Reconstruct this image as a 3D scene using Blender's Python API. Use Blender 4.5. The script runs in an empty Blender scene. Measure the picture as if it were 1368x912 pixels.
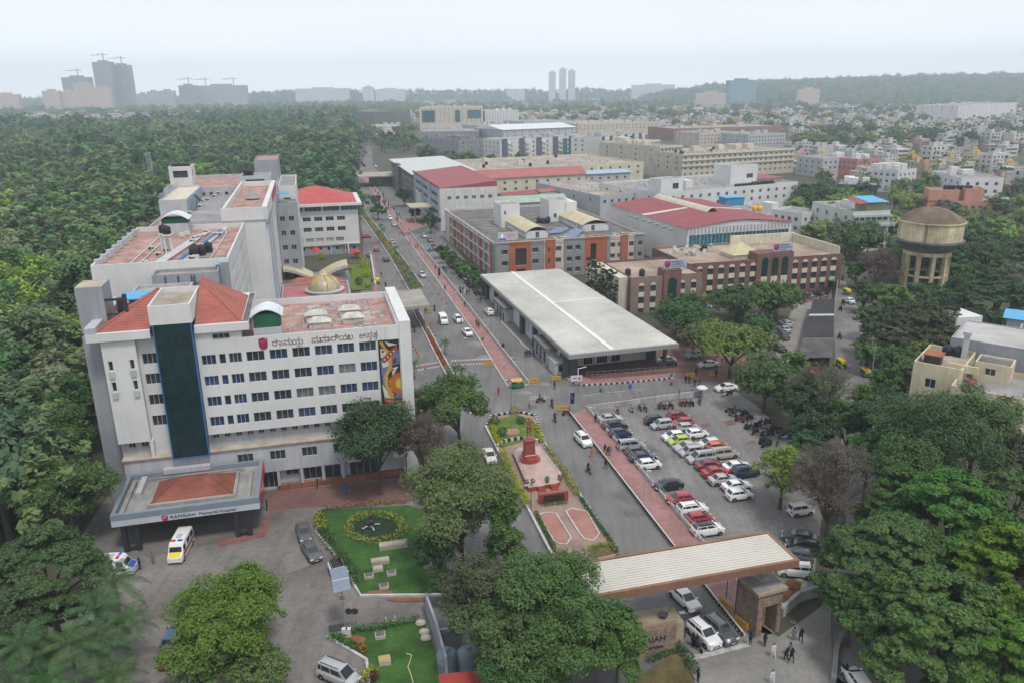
import bpy,bmesh,math,random
from mathutils import Vector,Matrix
R=math.radians
SC=bpy.context.scene
COL=SC.collection
rnd=random.Random(7)
CAM_H,FPX=55.0,1044.0
PITCH,ROLL=R(17.85),R(0.636)
FW=Vector((0,math.cos(PITCH),-math.sin(PITCH)))
_r0=Vector((1,0,0));_u0=Vector((0,math.sin(PITCH),math.cos(PITCH)))
RT=math.cos(ROLL)*_r0-math.sin(ROLL)*_u0
UP=math.sin(ROLL)*_r0+math.cos(ROLL)*_u0
EYE=Vector((0,0,CAM_H))
def G(x,y,z=0.0):
 """surveyed point of the site at height z"""
 d=FW*FPX+RT*(x-684)-UP*(y-456)
 t=(z-CAM_H)/d.z
 return EYE+d*t
def crop(x0,y0,s):
 return lambda x,y:(x0+x/s,y0+y/s)
MATS={}
def _nodes(name):
 m=bpy.data.materials.new(name);m.use_nodes=True
 nt=m.node_tree
 return m,nt,nt.nodes['Principled BSDF']
def mat(name,col,rough=0.85,var=0.25,sc=0.35,fine=6.0,bump=0.0,spec=0.25,metal=0.0,tex=None,col2=None,tsc=1.0,coat=0.0,objvar=0.0,stain=0.0,wear=0.0):
 if name in MATS:return MATS[name]
 m,nt,b=_nodes(name);N=nt.nodes;Lk=nt.links
 def n(t,**k):
  x=N.new(t)
  for a,v in k.items():
   if a in x.inputs:x.inputs[a].default_value=v
   else:setattr(x,a,v)
  return x
 tc=n('ShaderNodeTexCoord')
 base=n('ShaderNodeRGB');base.outputs[0].default_value=(*col,1)
 out=base.outputs[0]
 hgt=None
 if tex=='brick':
  t=N.new('ShaderNodeTexBrick');t.inputs['Scale'].default_value=tsc
  t.inputs['Color1'].default_value=(*col,1);t.inputs['Color2'].default_value=(*[c*0.75 for c in col],1)
  t.inputs['Mortar'].default_value=(*(col2 or(.3,.28,.26)),1);t.inputs['Mortar Size'].default_value=0.025
  Lk.new(tc.outputs['Object'],t.inputs['Vector']);out=t.outputs['Color'];hgt=t.outputs['Fac']
 elif tex=='stone':
  t=N.new('ShaderNodeTexVoronoi');t.inputs['Scale'].default_value=tsc
  Lk.new(tc.outputs['Object'],t.inputs['Vector'])
  mx=N.new('ShaderNodeMix');mx.data_type='RGBA'
  mx.inputs['A'].default_value=(*col,1);mx.inputs['B'].default_value=(*(col2 or col),1)
  sp=N.new('ShaderNodeSeparateColor');Lk.new(t.outputs['Color'],sp.inputs[0]);Lk.new(sp.outputs[0],mx.inputs['Factor'])
  out=mx.outputs['Result'];hgt=t.outputs['Distance']
 elif tex in('ribx','riby','ribz'):
  t=N.new('ShaderNodeTexWave');t.wave_type='BANDS';t.bands_direction={'x':'X','y':'Y','z':'Z'}[tex[3]]
  t.inputs['Scale'].default_value=tsc;t.inputs['Distortion'].default_value=0.15
  Lk.new(tc.outputs['Object'],t.inputs['Vector'])
  mx=N.new('ShaderNodeMix');mx.data_type='RGBA'
  mx.inputs['A'].default_value=(*(col2 or[c*0.7 for c in col]),1);mx.inputs['B'].default_value=(*col,1)
  cr=N.new('ShaderNodeMapRange');cr.inputs['From Min'].default_value=0.02;cr.inputs['From Max'].default_value=0.3
  Lk.new(t.outputs['Fac'],cr.inputs['Value']);Lk.new(cr.outputs['Result'],mx.inputs['Factor'])
  out=mx.outputs['Result'];hgt=t.outputs['Fac']
 def mul(o,scale,amt,detail=5.0,rough_=0.6,stretch=None):
  z=n('ShaderNodeTexNoise');z.inputs['Scale'].default_value=scale;z.inputs['Detail'].default_value=detail
  z.inputs['Roughness'].default_value=rough_
  if stretch:
   mp=N.new('ShaderNodeMapping');mp.inputs['Scale'].default_value=stretch;mp.inputs['Rotation'].default_value=(0,0,R(-14)if stretch[2]==1 else 0)
   Lk.new(tc.outputs['Object'],mp.inputs['Vector']);Lk.new(mp.outputs[0],z.inputs['Vector'])
  else:Lk.new(tc.outputs['Object'],z.inputs['Vector'])
  r=N.new('ShaderNodeMapRange');r.inputs['From Min'].default_value=0.3;r.inputs['From Max'].default_value=0.7
  r.inputs['To Min'].default_value=1-amt;r.inputs['To Max'].default_value=1+amt*0.6
  Lk.new(z.outputs['Fac'],r.inputs['Value'])
  x=N.new('ShaderNodeMix');x.data_type='RGBA';x.blend_type='MULTIPLY';x.inputs['Factor'].default_value=1
  Lk.new(o,x.inputs['A']);Lk.new(r.outputs['Result'],x.inputs['B'])
  return x.outputs['Result']
 if var:out=mul(mul(out,sc,var),fine,var*0.5,3)
 if stain:out=mul(out,1.0,stain,4,0.7,(1.2,1.2,0.12))
 if wear:out=mul(mul(out,1.0,wear,5,0.65,(.9,.05,1)),.05,wear,3)
 if objvar:
  oi=N.new('ShaderNodeObjectInfo');hs=N.new('ShaderNodeHueSaturation')
  r=N.new('ShaderNodeMapRange');r.inputs['To Min'].default_value=1-objvar;r.inputs['To Max'].default_value=1+objvar
  Lk.new(oi.outputs['Random'],r.inputs['Value']);Lk.new(r.outputs['Result'],hs.inputs['Value'])
  Lk.new(out,hs.inputs['Color']);out=hs.outputs['Color']
 Lk.new(out,b.inputs['Base Color'])
 b.inputs['Roughness'].default_value=rough;b.inputs['Metallic'].default_value=metal
 b.inputs['Specular IOR Level'].default_value=spec
 if coat:b.inputs['Coat Weight'].default_value=coat;b.inputs['Coat Roughness'].default_value=0.05
 if bump:
  bm=N.new('ShaderNodeBump');bm.inputs['Strength'].default_value=bump;bm.inputs['Distance'].default_value=0.05
  if hgt is None:
   z=n('ShaderNodeTexNoise');z.inputs['Scale'].default_value=fine;Lk.new(tc.outputs['Object'],z.inputs['Vector']);hgt=z.outputs['Fac']
  Lk.new(hgt,bm.inputs['Height']);Lk.new(bm.outputs[0],b.inputs['Normal'])
 MATS[name]=m
 return m
def leafmat(name,col,hv=0.014,vv=0.28,sat=0.15,trans=0.14,iv=.34):
 if name in MATS:return MATS[name]
 m,nt,b=_nodes(name);N=nt.nodes;Lk=nt.links
 oi=N.new('ShaderNodeObjectInfo');geo=N.new('ShaderNodeNewGeometry')
 hs=N.new('ShaderNodeHueSaturation');hs.inputs['Color'].default_value=(*col,1)
 def rng(src,a,c):
  r=N.new('ShaderNodeMapRange');r.inputs['To Min'].default_value=a;r.inputs['To Max'].default_value=c
  Lk.new(src,r.inputs['Value']);return r.outputs['Result']
 w=N.new('ShaderNodeTexWhiteNoise');w.noise_dimensions='1D';Lk.new(oi.outputs['Random'],w.inputs['W'])
 Lk.new(rng(oi.outputs['Random'],0.5-hv,0.5+hv),hs.inputs['Hue'])
 Lk.new(rng(w.outputs['Value'],1-sat,1+sat),hs.inputs['Saturation'])
 isl=rng(geo.outputs['Random Per Island'],1-iv,1+iv*1.1)
 w2=N.new('ShaderNodeMath');w2 .operation='MULTIPLY'
 Lk.new(isl,w2 .inputs[0]);Lk.new(rng(w.outputs['Value'],1-vv,1+vv),w2 .inputs[1])
 Lk.new(w2 .outputs[0],hs.inputs['Value'])
 Lk.new(hs.outputs['Color'],b.inputs['Base Color'])
 b.inputs['Roughness'].default_value=0.6;b.inputs['Specular IOR Level'].default_value=0.2
 if trans:
  tr=N.new('ShaderNodeBsdfTranslucent');mx=N.new('ShaderNodeMixShader');mx.inputs[0].default_value=trans
  Lk.new(hs.outputs['Color'],tr.inputs['Color'])
  o=N['Material Output'];Lk.new(b.outputs[0],mx.inputs[1]);Lk.new(tr.outputs[0],mx.inputs[2]);Lk.new(mx.outputs[0],o.inputs['Surface'])
 MATS[name]=m
 return m
def glass(name,col=(.02,.028,.035),rough=0.08,var=0.5):
 if name in MATS:return MATS[name]
 return mat(name,col,rough,var,sc=0.8,fine=2.0,spec=0.5,objvar=0.4)
class MB:
 def __init__(s):s.v=[];s.f=[];s.m=[];s.T=None
 def add(s,pts,faces,mi=0):
  o=len(s.v)
  s.v+=[tuple(s.T@Vector(p))if s.T else tuple(p)for p in pts]
  for f in faces:s.f.append(tuple(o+i for i in f));s.m.append(mi)
 def poly(s,pts,mi=0):s.add(pts,[tuple(range(len(pts)))],mi)
 def box(s,x0,x1,y0,y1,z0,z1,mi=0,top=None):
  p=[(x0,y0,z0),(x1,y0,z0),(x1,y1,z0),(x0,y1,z0),(x0,y0,z1),(x1,y0,z1),(x1,y1,z1),(x0,y1,z1)]
  s.add(p,[(0,3,2,1),(0,1,5,4),(1,2,6,5),(2,3,7,6),(3,0,4,7)],mi);s.add(p[4:],[(0,1,2,3)],mi if top is None else top)
 def prism(s,poly,z0,z1,mi=0,top=None,off=0):
  n=len(poly)
  p=[(x,y,z0)for x,y in poly]+[(x,y,z1)for x,y in poly]
  s.add(p,[(i,(i+1)%n,n+(i+1)%n,n+i)for i in range(n)],mi)
  s.add(p[n:],[tuple(range(n))],mi if top is None else top)
  s.add(p[:n],[tuple(range(n))[::-1]],mi)
 def tube(s,a,b,r0,r1=None,n=6,mi=0,cap=True):
  a,b=Vector(a),Vector(b);r1=r0 if r1 is None else r1
  d=(b-a)
  if d.length<1e-6:return
  d.normalize();u=d.orthogonal().normalized();w=d.cross(u)
  p=[]
  for c,r in((a,r0),(b,r1)):
   p+=[tuple(c+(u*math.cos(6.2832*i/n)+w*math.sin(6.2832*i/n))*r)for i in range(n)]
  s.add(p,[(i,(i+1)%n,n+(i+1)%n,n+i)for i in range(n)]+([tuple(range(n))[::-1],tuple(range(n,2*n))]if cap else[]),mi)
 def lathe(s,prof,n=24,c=(0,0),mi=0,sx=1,sy=1):
  p=[(c[0]+r*sx*math.cos(6.2832*i/n),c[1]+r*sy*math.sin(6.2832*i/n),z)for r,z in prof for i in range(n)]
  f=[(k*n+i,k*n+(i+1)%n,(k+1)*n+(i+1)%n,(k+1)*n+i)for k in range(len(prof)-1)for i in range(n)]
  s.add(p,f,mi)
  s.add(p[-n:],[tuple(range(n))],mi)
 def loft(s,rings,mi=0,cap=True):
  n=len(rings[0]);p=[q for r in rings for q in r]
  f=[(k*n+i,k*n+(i+1)%n,(k+1)*n+(i+1)%n,(k+1)*n+i)for k in range(len(rings)-1)for i in range(n)]
  if cap:f+=[tuple(range(n))[::-1],tuple(range((len(rings)-1)*n,len(rings)*n))]
  s.add(p,f,mi)
 def mesh(s,name,mats,smooth=False):
  me=bpy.data.meshes.new(name);me.from_pydata(s.v,[],s.f)
  for m in(mats if isinstance(mats,(list,tuple))else[mats]):me.materials.append(m)
  if any(s.m):me.polygons.foreach_set('material_index',s.m)
  if smooth:me.polygons.foreach_set('use_smooth',[True]*len(s.f))
  me.update();return me
 def build(s,name,mats,parent=None,loc=(0,0,0),rz=0,smooth=False,label=None,cat=None,group=None,kind=None):
  return put(s.mesh(name,mats,smooth),name,parent,loc,rz,label,cat,group,kind)
def put(me,name,parent=None,loc=(0,0,0),rz=0,label=None,cat=None,group=None,kind=None,sc=1):
 o=bpy.data.objects.new(name,me);COL.objects.link(o)
 o.location=loc;o.rotation_euler=(0,0,rz)
 if sc!=1:o.scale=(sc,sc,sc)if not isinstance(sc,(tuple,list))else sc
 if parent:o.parent=parent
 return tag(o,label,cat,group,kind)
def tag(o,label=None,cat=None,group=None,kind=None):
 if label:o['label']=label
 if cat:o['category']=cat
 if group:o['group']=group
 if kind:o['kind']=kind
 return o
def thing(name,label,cat,loc=(0,0,0),rz=0,group=None):
 return put(None,name,None,loc,rz,label,cat,group)
def kids(o):return[c for c in bpy.data.objects if c.parent==o]
KIDS={}
def copy_tree(o,loc=None,rz=None,label=None,parent=None,sc=None):
 if o.name not in KIDS:KIDS[o.name]=kids(o)
 c=o.copy();COL.objects.link(c)
 if parent:c.parent=parent
 for k in KIDS[o.name]:copy_tree(k,parent=c)
 if loc is not None:c.location=loc
 if rz is not None:c.rotation_euler=(0,0,rz)
 if sc is not None:c.scale=(sc,sc,sc)
 if label:c['label']=label
 return c
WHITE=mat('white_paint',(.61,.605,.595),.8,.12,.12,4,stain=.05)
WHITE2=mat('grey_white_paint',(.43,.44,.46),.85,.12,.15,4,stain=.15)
GREYW=mat('grey_wall_paint',(.29,.305,.33),.85,.14,.2,4,stain=.15)
CREAM=mat('cream_paint',(.58,.53,.42),.85,.14,.2,4,stain=.2)
CONC=mat('weathered_concrete',(.30,.29,.275),.9,.3,.25,5,stain=.12)
CONCD=mat('dark_weathered_concrete',(.15,.145,.14),.9,.4,.3,5)
CONCT=mat('tan_weathered_concrete',(.38,.32,.26),.9,.4,.3,5)
ASPH=mat('asphalt',(.175,.17,.165),.9,.16,.12,3,bump=.1,wear=.22)
TILE=mat('red_roof_tiles',(.36,.115,.09),.75,.25,.4,6,tex='ribz',tsc=1.5,bump=.6)
TERRA=mat('terracotta_terrace',(.40,.245,.21),.85,.45,.45,5)
DARKM=mat('dark_metal',(.03,.03,.035),.45,.1,spec=.5)
STEEL=mat('galvanised_steel',(.42,.43,.44),.4,.15,spec=.5,metal=.6)
FRAME=mat('aluminium_window_frame',(.42,.43,.45),.5,.1,spec=.4)
GLASS=glass('window_glass',(.035,.047,.06))
GLASSB=glass('curtained_window_glass',(.03,.058,.12),.15)
GLASST=glass('teal_glass',(.03,.14,.17),.06)
GLASSD=glass('dark_green_curtain_glass',(.008,.028,.032),.05,.4)
BLUESH=mat('blue_sheet',(.09,.36,.58),.5,.15,spec=.3)
PVC=mat('black_water_tank',(.02,.021,.025),.5,.1)
TANKY=mat('yellow_water_tank',(.75,.42,.03),.5,.1)
RUBBER=mat('tyre_rubber',(.018,.018,.018),.8,.1)
REDSH=mat('red_roof_sheet',(.30,.07,.075),.6,.2,.2,3,tex='ribx',tsc=1.2,spec=.3)
PIPEW=mat('white_pipe',(.62,.62,.62),.5,.1)
WIN={}
SIDE_ROT={'front':0,'back':math.pi,'left':-math.pi/2,'right':math.pi/2}
def window(parent,side,s,z,at,w,h,n=3,gm=None,rec=.18,fm=None,simple=False):
 gm=gm or GLASS;fm=fm or FRAME
 key=(round(w,2),round(h,2),n,gm.name,fm.name,simple)
 if key not in WIN:
  t=.06 if not simple else .1
  f=MB();hw,hh=w/2,h/2
  f.box(-hw,hw,-.05,.03,-hh,-hh+t);f.box(-hw,hw,-.05,.03,hh-t,hh)
  for i in range(n+1):
   x=-hw+(w-t)*i/n
   f.box(x,x+t,-.05,.03,-hh+t,hh-t)
  g=MB();g.box(-hw+.01,hw-.01,0,.02,-hh+.01,hh-.01)
  if simple:
   o=len(f.m);g2=g;f.v_off=0
   f.add(g2 .v,[tuple(q)for q in g2 .f],1)
   WIN[key]=(f.mesh('window',[fm,gm]),None)
  else:WIN[key]=(f.mesh('window',fm),g.mesh('pane',gm))
 fme,gme=WIN[key]
 loc={'front':(s,at+rec,z),'back':(s,at-rec,z),'left':(at+rec,s,z),'right':(at-rec,s,z)}[side]
 o=put(fme,'window',parent,loc,SIDE_ROT[side])
 if gme:put(gme,'pane',o)
 return o
def wallface(mb,side,at,s0,s1,z0,z1,holes=(),rec=.2,mi=0):
 fn={'front':lambda s,z,d:(s,at+d,z),'back':lambda s,z,d:(s,at-d,z),'left':lambda s,z,d:(at+d,s,z),'right':lambda s,z,d:(at-d,s,z)}[side]
 hs=[h for h in holes if h[0]>=s0-1e-4 and h[1]<=s1+1e-4 and h[2]>=z0-1e-4 and h[3]<=z1+1e-4]
 xs=sorted({round(s0,3),round(s1,3),*[round(h[0],3)for h in hs],*[round(h[1],3)for h in hs]})
 zs=sorted({round(z0,3),round(z1,3),*[round(h[2],3)for h in hs],*[round(h[3],3)for h in hs]})
 for j in range(len(zs)-1):
  run=None
  cz=(zs[j]+zs[j+1])/2
  for i in range(len(xs)):
   solid=False
   if i<len(xs)-1:
    cx=(xs[i]+xs[i+1])/2
    solid=not any(h[0]<cx<h[1]and h[2]<cz<h[3]for h in hs)
   if solid and run is None:run=xs[i]
   if not solid and run is not None:
    mb.poly([fn(run,zs[j],0),fn(xs[i],zs[j],0),fn(xs[i],zs[j+1],0),fn(run,zs[j+1],0)],mi);run=None
 for h in hs:
  a,b,c,d=h[:4]
  for p,q in(((a,c),(b,c)),((b,c),(b,d)),((b,d),(a,d)),((a,d),(a,c))):
   mb.poly([fn(p[0],p[1],0),fn(q[0],q[1],0),fn(q[0],q[1],rec),fn(p[0],p[1],rec)],mi)
def block(parent,x0,x1,y0,y1,z0,z1,wm,rm=None,wins=None,par=.9,name='wall',simple=False,n=3,rec=.2,pt=.22,roofname='roof',opens=None,capm=None):
 """a storeyed block: four walls with real openings, roof deck below a parapet, windows as parts"""
 wins=wins or{};opens=opens or{}
 w=MB()
 for side,at,s0,s1 in(('front',y0,x0,x1),('back',y1,x0,x1),('left',x0,y0,y1),('right',x1,y0,y1)):
  hs=list(wins.get(side,()))+list(opens.get(side,()))
  wallface(w,side,at,s0,s1,z0,z1,hs,rec)
  for h in wins.get(side,()):
   k=h[4]if len(h)>4 and h[4]else{}
   window(parent,side,(h[0]+h[1])/2,(h[2]+h[3])/2,at,h[1]-h[0]-.01,h[3]-h[2]-.01,rec=rec-.02,simple=k.get('simple',simple),n=k.get('n',n),gm=k.get('gm'),fm=k.get('fm'))
  for h in opens.get(side,()):
   a,b,c,d=h[:4];fn={'front':lambda s,z:(s,at+rec,z),'back':lambda s,z:(s,at-rec,z),'left':lambda s,z:(at+rec,s,z),'right':lambda s,z:(at-rec,s,z)}[side]
   w.poly([fn(a,c),fn(b,c),fn(b,d),fn(a,d)],1)
 zr=z1-par
 if par>0:
  a0,a1,b0,b1=x0+pt,x1-pt,y0+pt,y1-pt
  O=[(x0,y0),(x1,y0),(x1,y1),(x0,y1)];I=[(a0,b0),(a1,b0),(a1,b1),(a0,b1)]
  for i in range(4):
   j=(i+1)%4
   w.poly([(*O[i],z1),(*O[j],z1),(*I[j],z1),(*I[i],z1)])
   w.poly([(*I[i],z1),(*I[j],z1),(*I[j],zr),(*I[i],zr)])
 else:a0,a1,b0,b1=x0,x1,y0,y1
 r=MB();r.poly([(a0,b0,zr),(a1,b0,zr),(a1,b1,zr),(a0,b1,zr)])
 o=w.build(name,[wm,DARKROOM],parent)
 r.build(roofname,rm or CONC,parent)
 return o
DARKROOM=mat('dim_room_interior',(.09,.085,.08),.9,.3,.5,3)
def rows(s0,pitch,n,w,zs,h,k=None,skip=()):
 return[(s0+pitch*i,s0+pitch*i+w,z,z+h,k)for z in zs for i in range(n)if(i,z)not in skip]
def span(s0,s1,n,w,zs,h,k=None):
 p=(s1-s0)/n
 return rows(s0+(p-w)/2,p,n,w,zs,h,k)
def hip(mb,x0,x1,y0,y1,z0,z1,r=None,mi=0):
 """hipped roof with its ridge along the longer side"""
 w,d=x1-x0,y1-y0
 if w>=d:
  k=d/2 if r is None else r
  a,b=(x0+k,(y0+y1)/2,z1),(x1-k,(y0+y1)/2,z1)
  mb.poly([(x0,y0,z0),(x1,y0,z0),b,a],mi);mb.poly([(x1,y1,z0),(x0,y1,z0),a,b],mi)
  mb.poly([(x1,y0,z0),(x1,y1,z0),b],mi);mb.poly([(x0,y1,z0),(x0,y0,z0),a],mi)
 else:
  k=w/2 if r is None else r
  a,b=((x0+x1)/2,y0+k,z1),((x0+x1)/2,y1-k,z1)
  mb.poly([(x0,y0,z0),(x1,y0,z0),a],mi);mb.poly([(x1,y1,z0),(x0,y1,z0),b],mi)
  mb.poly([(x1,y0,z0),(x1,y1,z0),b,a],mi);mb.poly([(x0,y1,z0),(x0,y0,z0),a,b],mi)
def arch(mb,x0,x1,y0,y1,z0,rise,n=10,mi=0,th=.12):
 """barrel vault along y"""
 for k in range(n):
  a,b=k/n,(k+1)/n
  xa,xb=x0+(x1-x0)*a,x0+(x1-x0)*b
  za,zb=z0+rise*math.sin(math.pi*a),z0+rise*math.sin(math.pi*b)
  mb.poly([(xa,y0,za),(xb,y0,zb),(xb,y1,zb),(xa,y1,za)],mi)
  mb.poly([(xa,y0,za-th),(xb,y0,zb-th),(xb,y0,zb),(xa,y0,za)],mi)
  mb.poly([(xa,y1,za-th),(xb,y1,zb-th),(xb,y1,zb),(xa,y1,za)],mi)
  mb.poly([(xa,y0,za-th),(xb,y0,zb-th),(xb,y1,zb-th),(xa,y1,za-th)],mi)
def tank(parent,x,y,z,r=.7,h=1.5,m=None,name='water_tank',nb=14):
 t=MB();t.lathe([(r*.97,0),(r,.1),(r,h*.45),(r*1.03,h*.5),(r,h*.55),(r,h*.85),(r*.75,h*.95),(r*.3,h),(r*.28,h*1.08)],nb)
 return t.build(name,m or PVC,parent,(x,y,z),smooth=True)
FONT={}
def text(body,name,size,m,parent,loc,rot,depth=.03,align='LEFT'):
 c=bpy.data.curves.new(name,'FONT');c.body=body;c.size=size;c.extrude=depth;c.align_x=align
 c.resolution_u=2
 o=bpy.data.objects.new(name,c);COL.objects.link(o)
 bpy.context.view_layer.update()
 me=bpy.data.meshes.new_from_object(o.evaluated_get(bpy.context.evaluated_depsgraph_get()))
 bpy.data.objects.remove(o);me.materials.clear();me.materials.append(m)
 p=put(me,name,parent,loc);p.rotation_euler=rot
 return p
def shield(mb,cx,cz,w,h,y=0,th=.05,mi=0):
 pts=[]
 for t in range(13):
  a=math.pi*t/12
  pts.append((cx+w/2*math.cos(a),cz-h*.1-h*.42*math.sin(a)**.8))
 pts+=[(cx-w/2,cz+h*.36),(cx,cz+h*.46),(cx+w/2,cz+h*.36)]
 n=len(pts)
 mb.add([(x,y,z)for x,z in pts]+[(x,y-th,z)for x,z in pts],[tuple(range(n,2*n))]+[(i,(i+1)%n,n+(i+1)%n,n+i)for i in range(n)],mi)
def boxes(P,name,m,B):
 if 'u' not in WIN:
  u=MB();u.box(-.5,.5,-.5,.5,0,1);WIN['u']=u
 if('u',m.name)not in WIN:WIN['u',m.name]=WIN['u'].mesh(name,m)
 for x,y,z,w,d,h in B:put(WIN['u',m.name],name,P,(x,y,z),0,sc=(w,d,h))
INK=mat('dark_sign_lettering',(.03,.03,.06),.5,0)
MAROON=mat('maroon_emblem',(.30,.02,.08),.5,.2,1,spec=.3)
SIGNW=mat('pale_sign_board',(.5,.53,.6),.6,.08)
HAZE_D=2.2e-4;SUN_E=1.5;EXPO=0.54
SKY0,SKY1,SKY2=(9.9,10.2,10.6),(7.4,7.75,8.25),(6.0,6.35,7.0)
def leaf(mb,p,s,nrm,mi=0,asp=.6):
 n=Vector(nrm).normalized();u=n.orthogonal().normalized()
 a=rnd.random()*6.283;u=(u*math.cos(a)+n.cross(u)*math.sin(a));w=n.cross(u)
 u=u*s;w=w*s*asp;p=Vector(p)
 mb.add([p-u,p+w*.9+n*s*.15,p+u,p-w*.9+n*s*.15],[(0,1,2,3)],mi)
def rdir(up=0.0):
 while True:
  v=Vector((rnd.uniform(-1,1),rnd.uniform(-1,1),rnd.uniform(-1,1)))
  if .05<v.length<1:
   v.normalize()
   if v.z>-1+up or rnd.random()<.25:return v
def leafball(mb,c,rx,ry,rz,n,s,up=.7,shell=.35,mi=0):
 for _ in range(n):
  d=rdir(up);k=1-shell*rnd.random()**1.5
  p=(c[0]+d.x*rx*k,c[1]+d.y*ry*k,c[2]+d.z*rz*k)
  nn=d+rdir()*.9+Vector((0,0,.4))
  leaf(mb,p,s*rnd.uniform(.6,1.3),nn,mi)
def W2(pts,z=0):return[(q.x,q.y)for q in(G(x,y,z)for x,y in pts)]
def gpoly(name,px,z,m,zb=None,kind='structure',label=None,cat=None,group=None,world=False):
 P=px if world else W2(px,z)
 if sum(P[i][0]*P[(i+1)%len(P)][1]-P[(i+1)%len(P)][0]*P[i][1]for i in range(len(P)))<0:P=P[::-1]
 mb=MB()
 if zb is None:mb.poly([(x,y,z)for x,y in P])
 else:mb.prism(P,zb,z,1 if isinstance(m,list)else 0,0)
 return mb.build(name,m,kind=kind,label=label,cat=cat,group=group)
def offs(P,d):
 out=[]
 for i,p in enumerate(P):
  a=Vector(P[max(i-1,0)]);b=Vector(P[min(i+1,len(P)-1)]);t=(b-a).normalized()
  out.append((p[0]-t.y*d,p[1]+t.x*d))
 return out
def resample(P,step):
 out=[tuple(P[0])];acc=0
 for a,b in zip(P,P[1:]):
  a,b=Vector(a),Vector(b);L=(b-a).length;s=step-acc
  while s<=L:out.append(tuple(a+(b-a)*(s/L)));s+=step
  acc=(L-(s-step))
 return out
def strip(mb,P,w,z0,z1,mi=0,side=0):
 A=offs(P,w/2+side);B=offs(P,-w/2+side)
 for i in range(len(P)-1):
  q=[A[i],B[i],B[i+1],A[i+1]]
  mb.add([(x,y,z)for z in(z0,z1)for x,y in q],[(0,1,5,4),(1,2,6,5),(2,3,7,6),(3,0,4,7),(4,5,6,7)],mi)
KERBW=mat('white_kerb_paint',(.5,.5,.49),.85,.3,.6,5)
KERBK=mat('black_kerb_paint',(.03,.03,.03),.85,.2)
def kerb(P,name='kerb',w=.22,h=.16,bw=False,label=None,z0=0):
 mb=MB()
 if bw:
  Q=resample(P,.55)
  for i in range(len(Q)-1):strip(mb,[Q[i],Q[i+1]],w,z0,z0+h,i%2)
 else:strip(mb,P,w,z0,z0+h)
 return mb.build(name,[KERBW,KERBK],kind='structure')
def railing(P,h,label,m,step=2.0,nr=3,base=.0,name='railing',group=None,pr=.03):
 o=thing(name,label,'railing',(*P[0],base),0,group)
 mb=MB()
 for k in range(nr):
  z=h*(1-k/nr*.95)
  for a,b in zip(P,P[1:]):mb.tube((a[0]-P[0][0],a[1]-P[0][1],z),(b[0]-P[0][0],b[1]-P[0][1],z),pr,n=4)
 mb.build('rail',m,o)
 pm=MB();pm.tube((0,0,0),(0,0,h),pr*1.2,n=5);me=pm.mesh('post',m)
 for q in resample(P,max(step,sum((Vector(a)-Vector(b)).length for a,b in zip(P,P[1:]))/70)):put(me,'post',o,(q[0]-P[0][0],q[1]-P[0][1],0))
 return o
def hedge(P,w,h,m,label,n=22,s=.16,name='hedge',z=0,group=None,cat='hedge'):
 mb=MB();c=P[0]
 for q in resample(P,w*.6):
  leafball(mb,(q[0]-c[0],q[1]-c[1],h*.5),w*.55,w*.55,h*.55,n,s,shell=.5)
 return mb.build(name,m,loc=(*c,z),label=label,cat=cat,group=group)
L_BROAD=leafmat('broadleaf_green',(.074,.142,.036))
L_DARK=leafmat('dark_evergreen',(.052,.104,.034))
L_RAIN=leafmat('rain_tree_green',(.07,.145,.027),.02,.15)
L_BRIGHT=leafmat('fresh_green',(.125,.195,.04))
L_OLIVE=leafmat('olive_green',(.095,.118,.05))
L_LIME=leafmat('yellow_green_shrub',(.27,.28,.04),.02,.15)
L_BROWN=leafmat('dry_brown_twigs',(.098,.082,.068),.02,.15,trans=.1)
L_PALM=leafmat('palm_green',(.055,.115,.036),.02,.15)
L_HEDGE=leafmat('hedge_green',(0.060,0.132,0.030),.02,.15)
L_FLOWER=leafmat('orange_flowering_shrub',(.30,.13,.03),.03,.2)
BARK=mat('tree_bark',(.09,.07,.055),.95,.3,1,6,bump=.3)
BARKP=mat('pale_palm_bark',(.22,.2,.17),.95,.3,1,6)
EARTH=mat('bare_earth',(.12,.085,.06),.95,.4,.15,2)
GRASS=mat('lawn_grass',(.046,.112,.024),.95,.5,.35,5,bump=.6)
DRYGR=mat('dry_lawn',(.13,.105,.045),.95,.5,.4,5,bump=.5)
PAVER=mat('grey_brown_pavers',(.235,.215,.198),.9,.28,.1,1.2,wear=.15,tex='brick',tsc=1.6,col2=(.17,.155,.145))
CARPK=mat('car_park_concrete',(.25,.238,.225),.9,.25,.12,1.5,wear=.18,tex='brick',tsc=1.2,col2=(.19,.18,.175))
REDPV=mat('red_walkway_pavers',(.36,.195,.18),.9,.22,.25,2,tex='brick',tsc=1.4,col2=(.25,.15,.14))
REDPD=mat('dark_red_pavers',(.22,.115,.10),.9,.25,.25,2,tex='brick',tsc=1.4,col2=(.17,.11,.1))
MARBLE=mat('pink_marble',(.46,.33,.28),.35,.22,.5,3,spec=.5)
GRANITE=mat('red_granite',(.27,.06,.045),.35,.2,.6,8,spec=.5)
LINE=mat('worn_road_paint',(.42,.42,.41),.9,.35,1.2,6)
def terrain():
 mb=MB();n=72;rs=[0,120,300,600,1000,1600,2400,3400,4600,6000]
 pts=[(0,0,0)];fs=[]
 for k,r in enumerate(rs[1:]):
  for i in range(n):
   a=6.2832*i/n;pts.append((r*math.sin(a),r*math.cos(a),0))
 fs+=[(0,1+(i+1)%n,1+i)for i in range(n)]
 for k in range(len(rs)-2):
  for i in range(n):
   j=(i+1)%n;fs.append((1+k*n+i,1+k*n+j,1+(k+1)*n+j,1+(k+1)*n+i))
 mb.add(pts,fs)
 return mb.build('ground',mat('scrub_ground',(.085,.085,.055),.95,.4,.02,.3),kind='structure',loc=(0,0,-.03))
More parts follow.
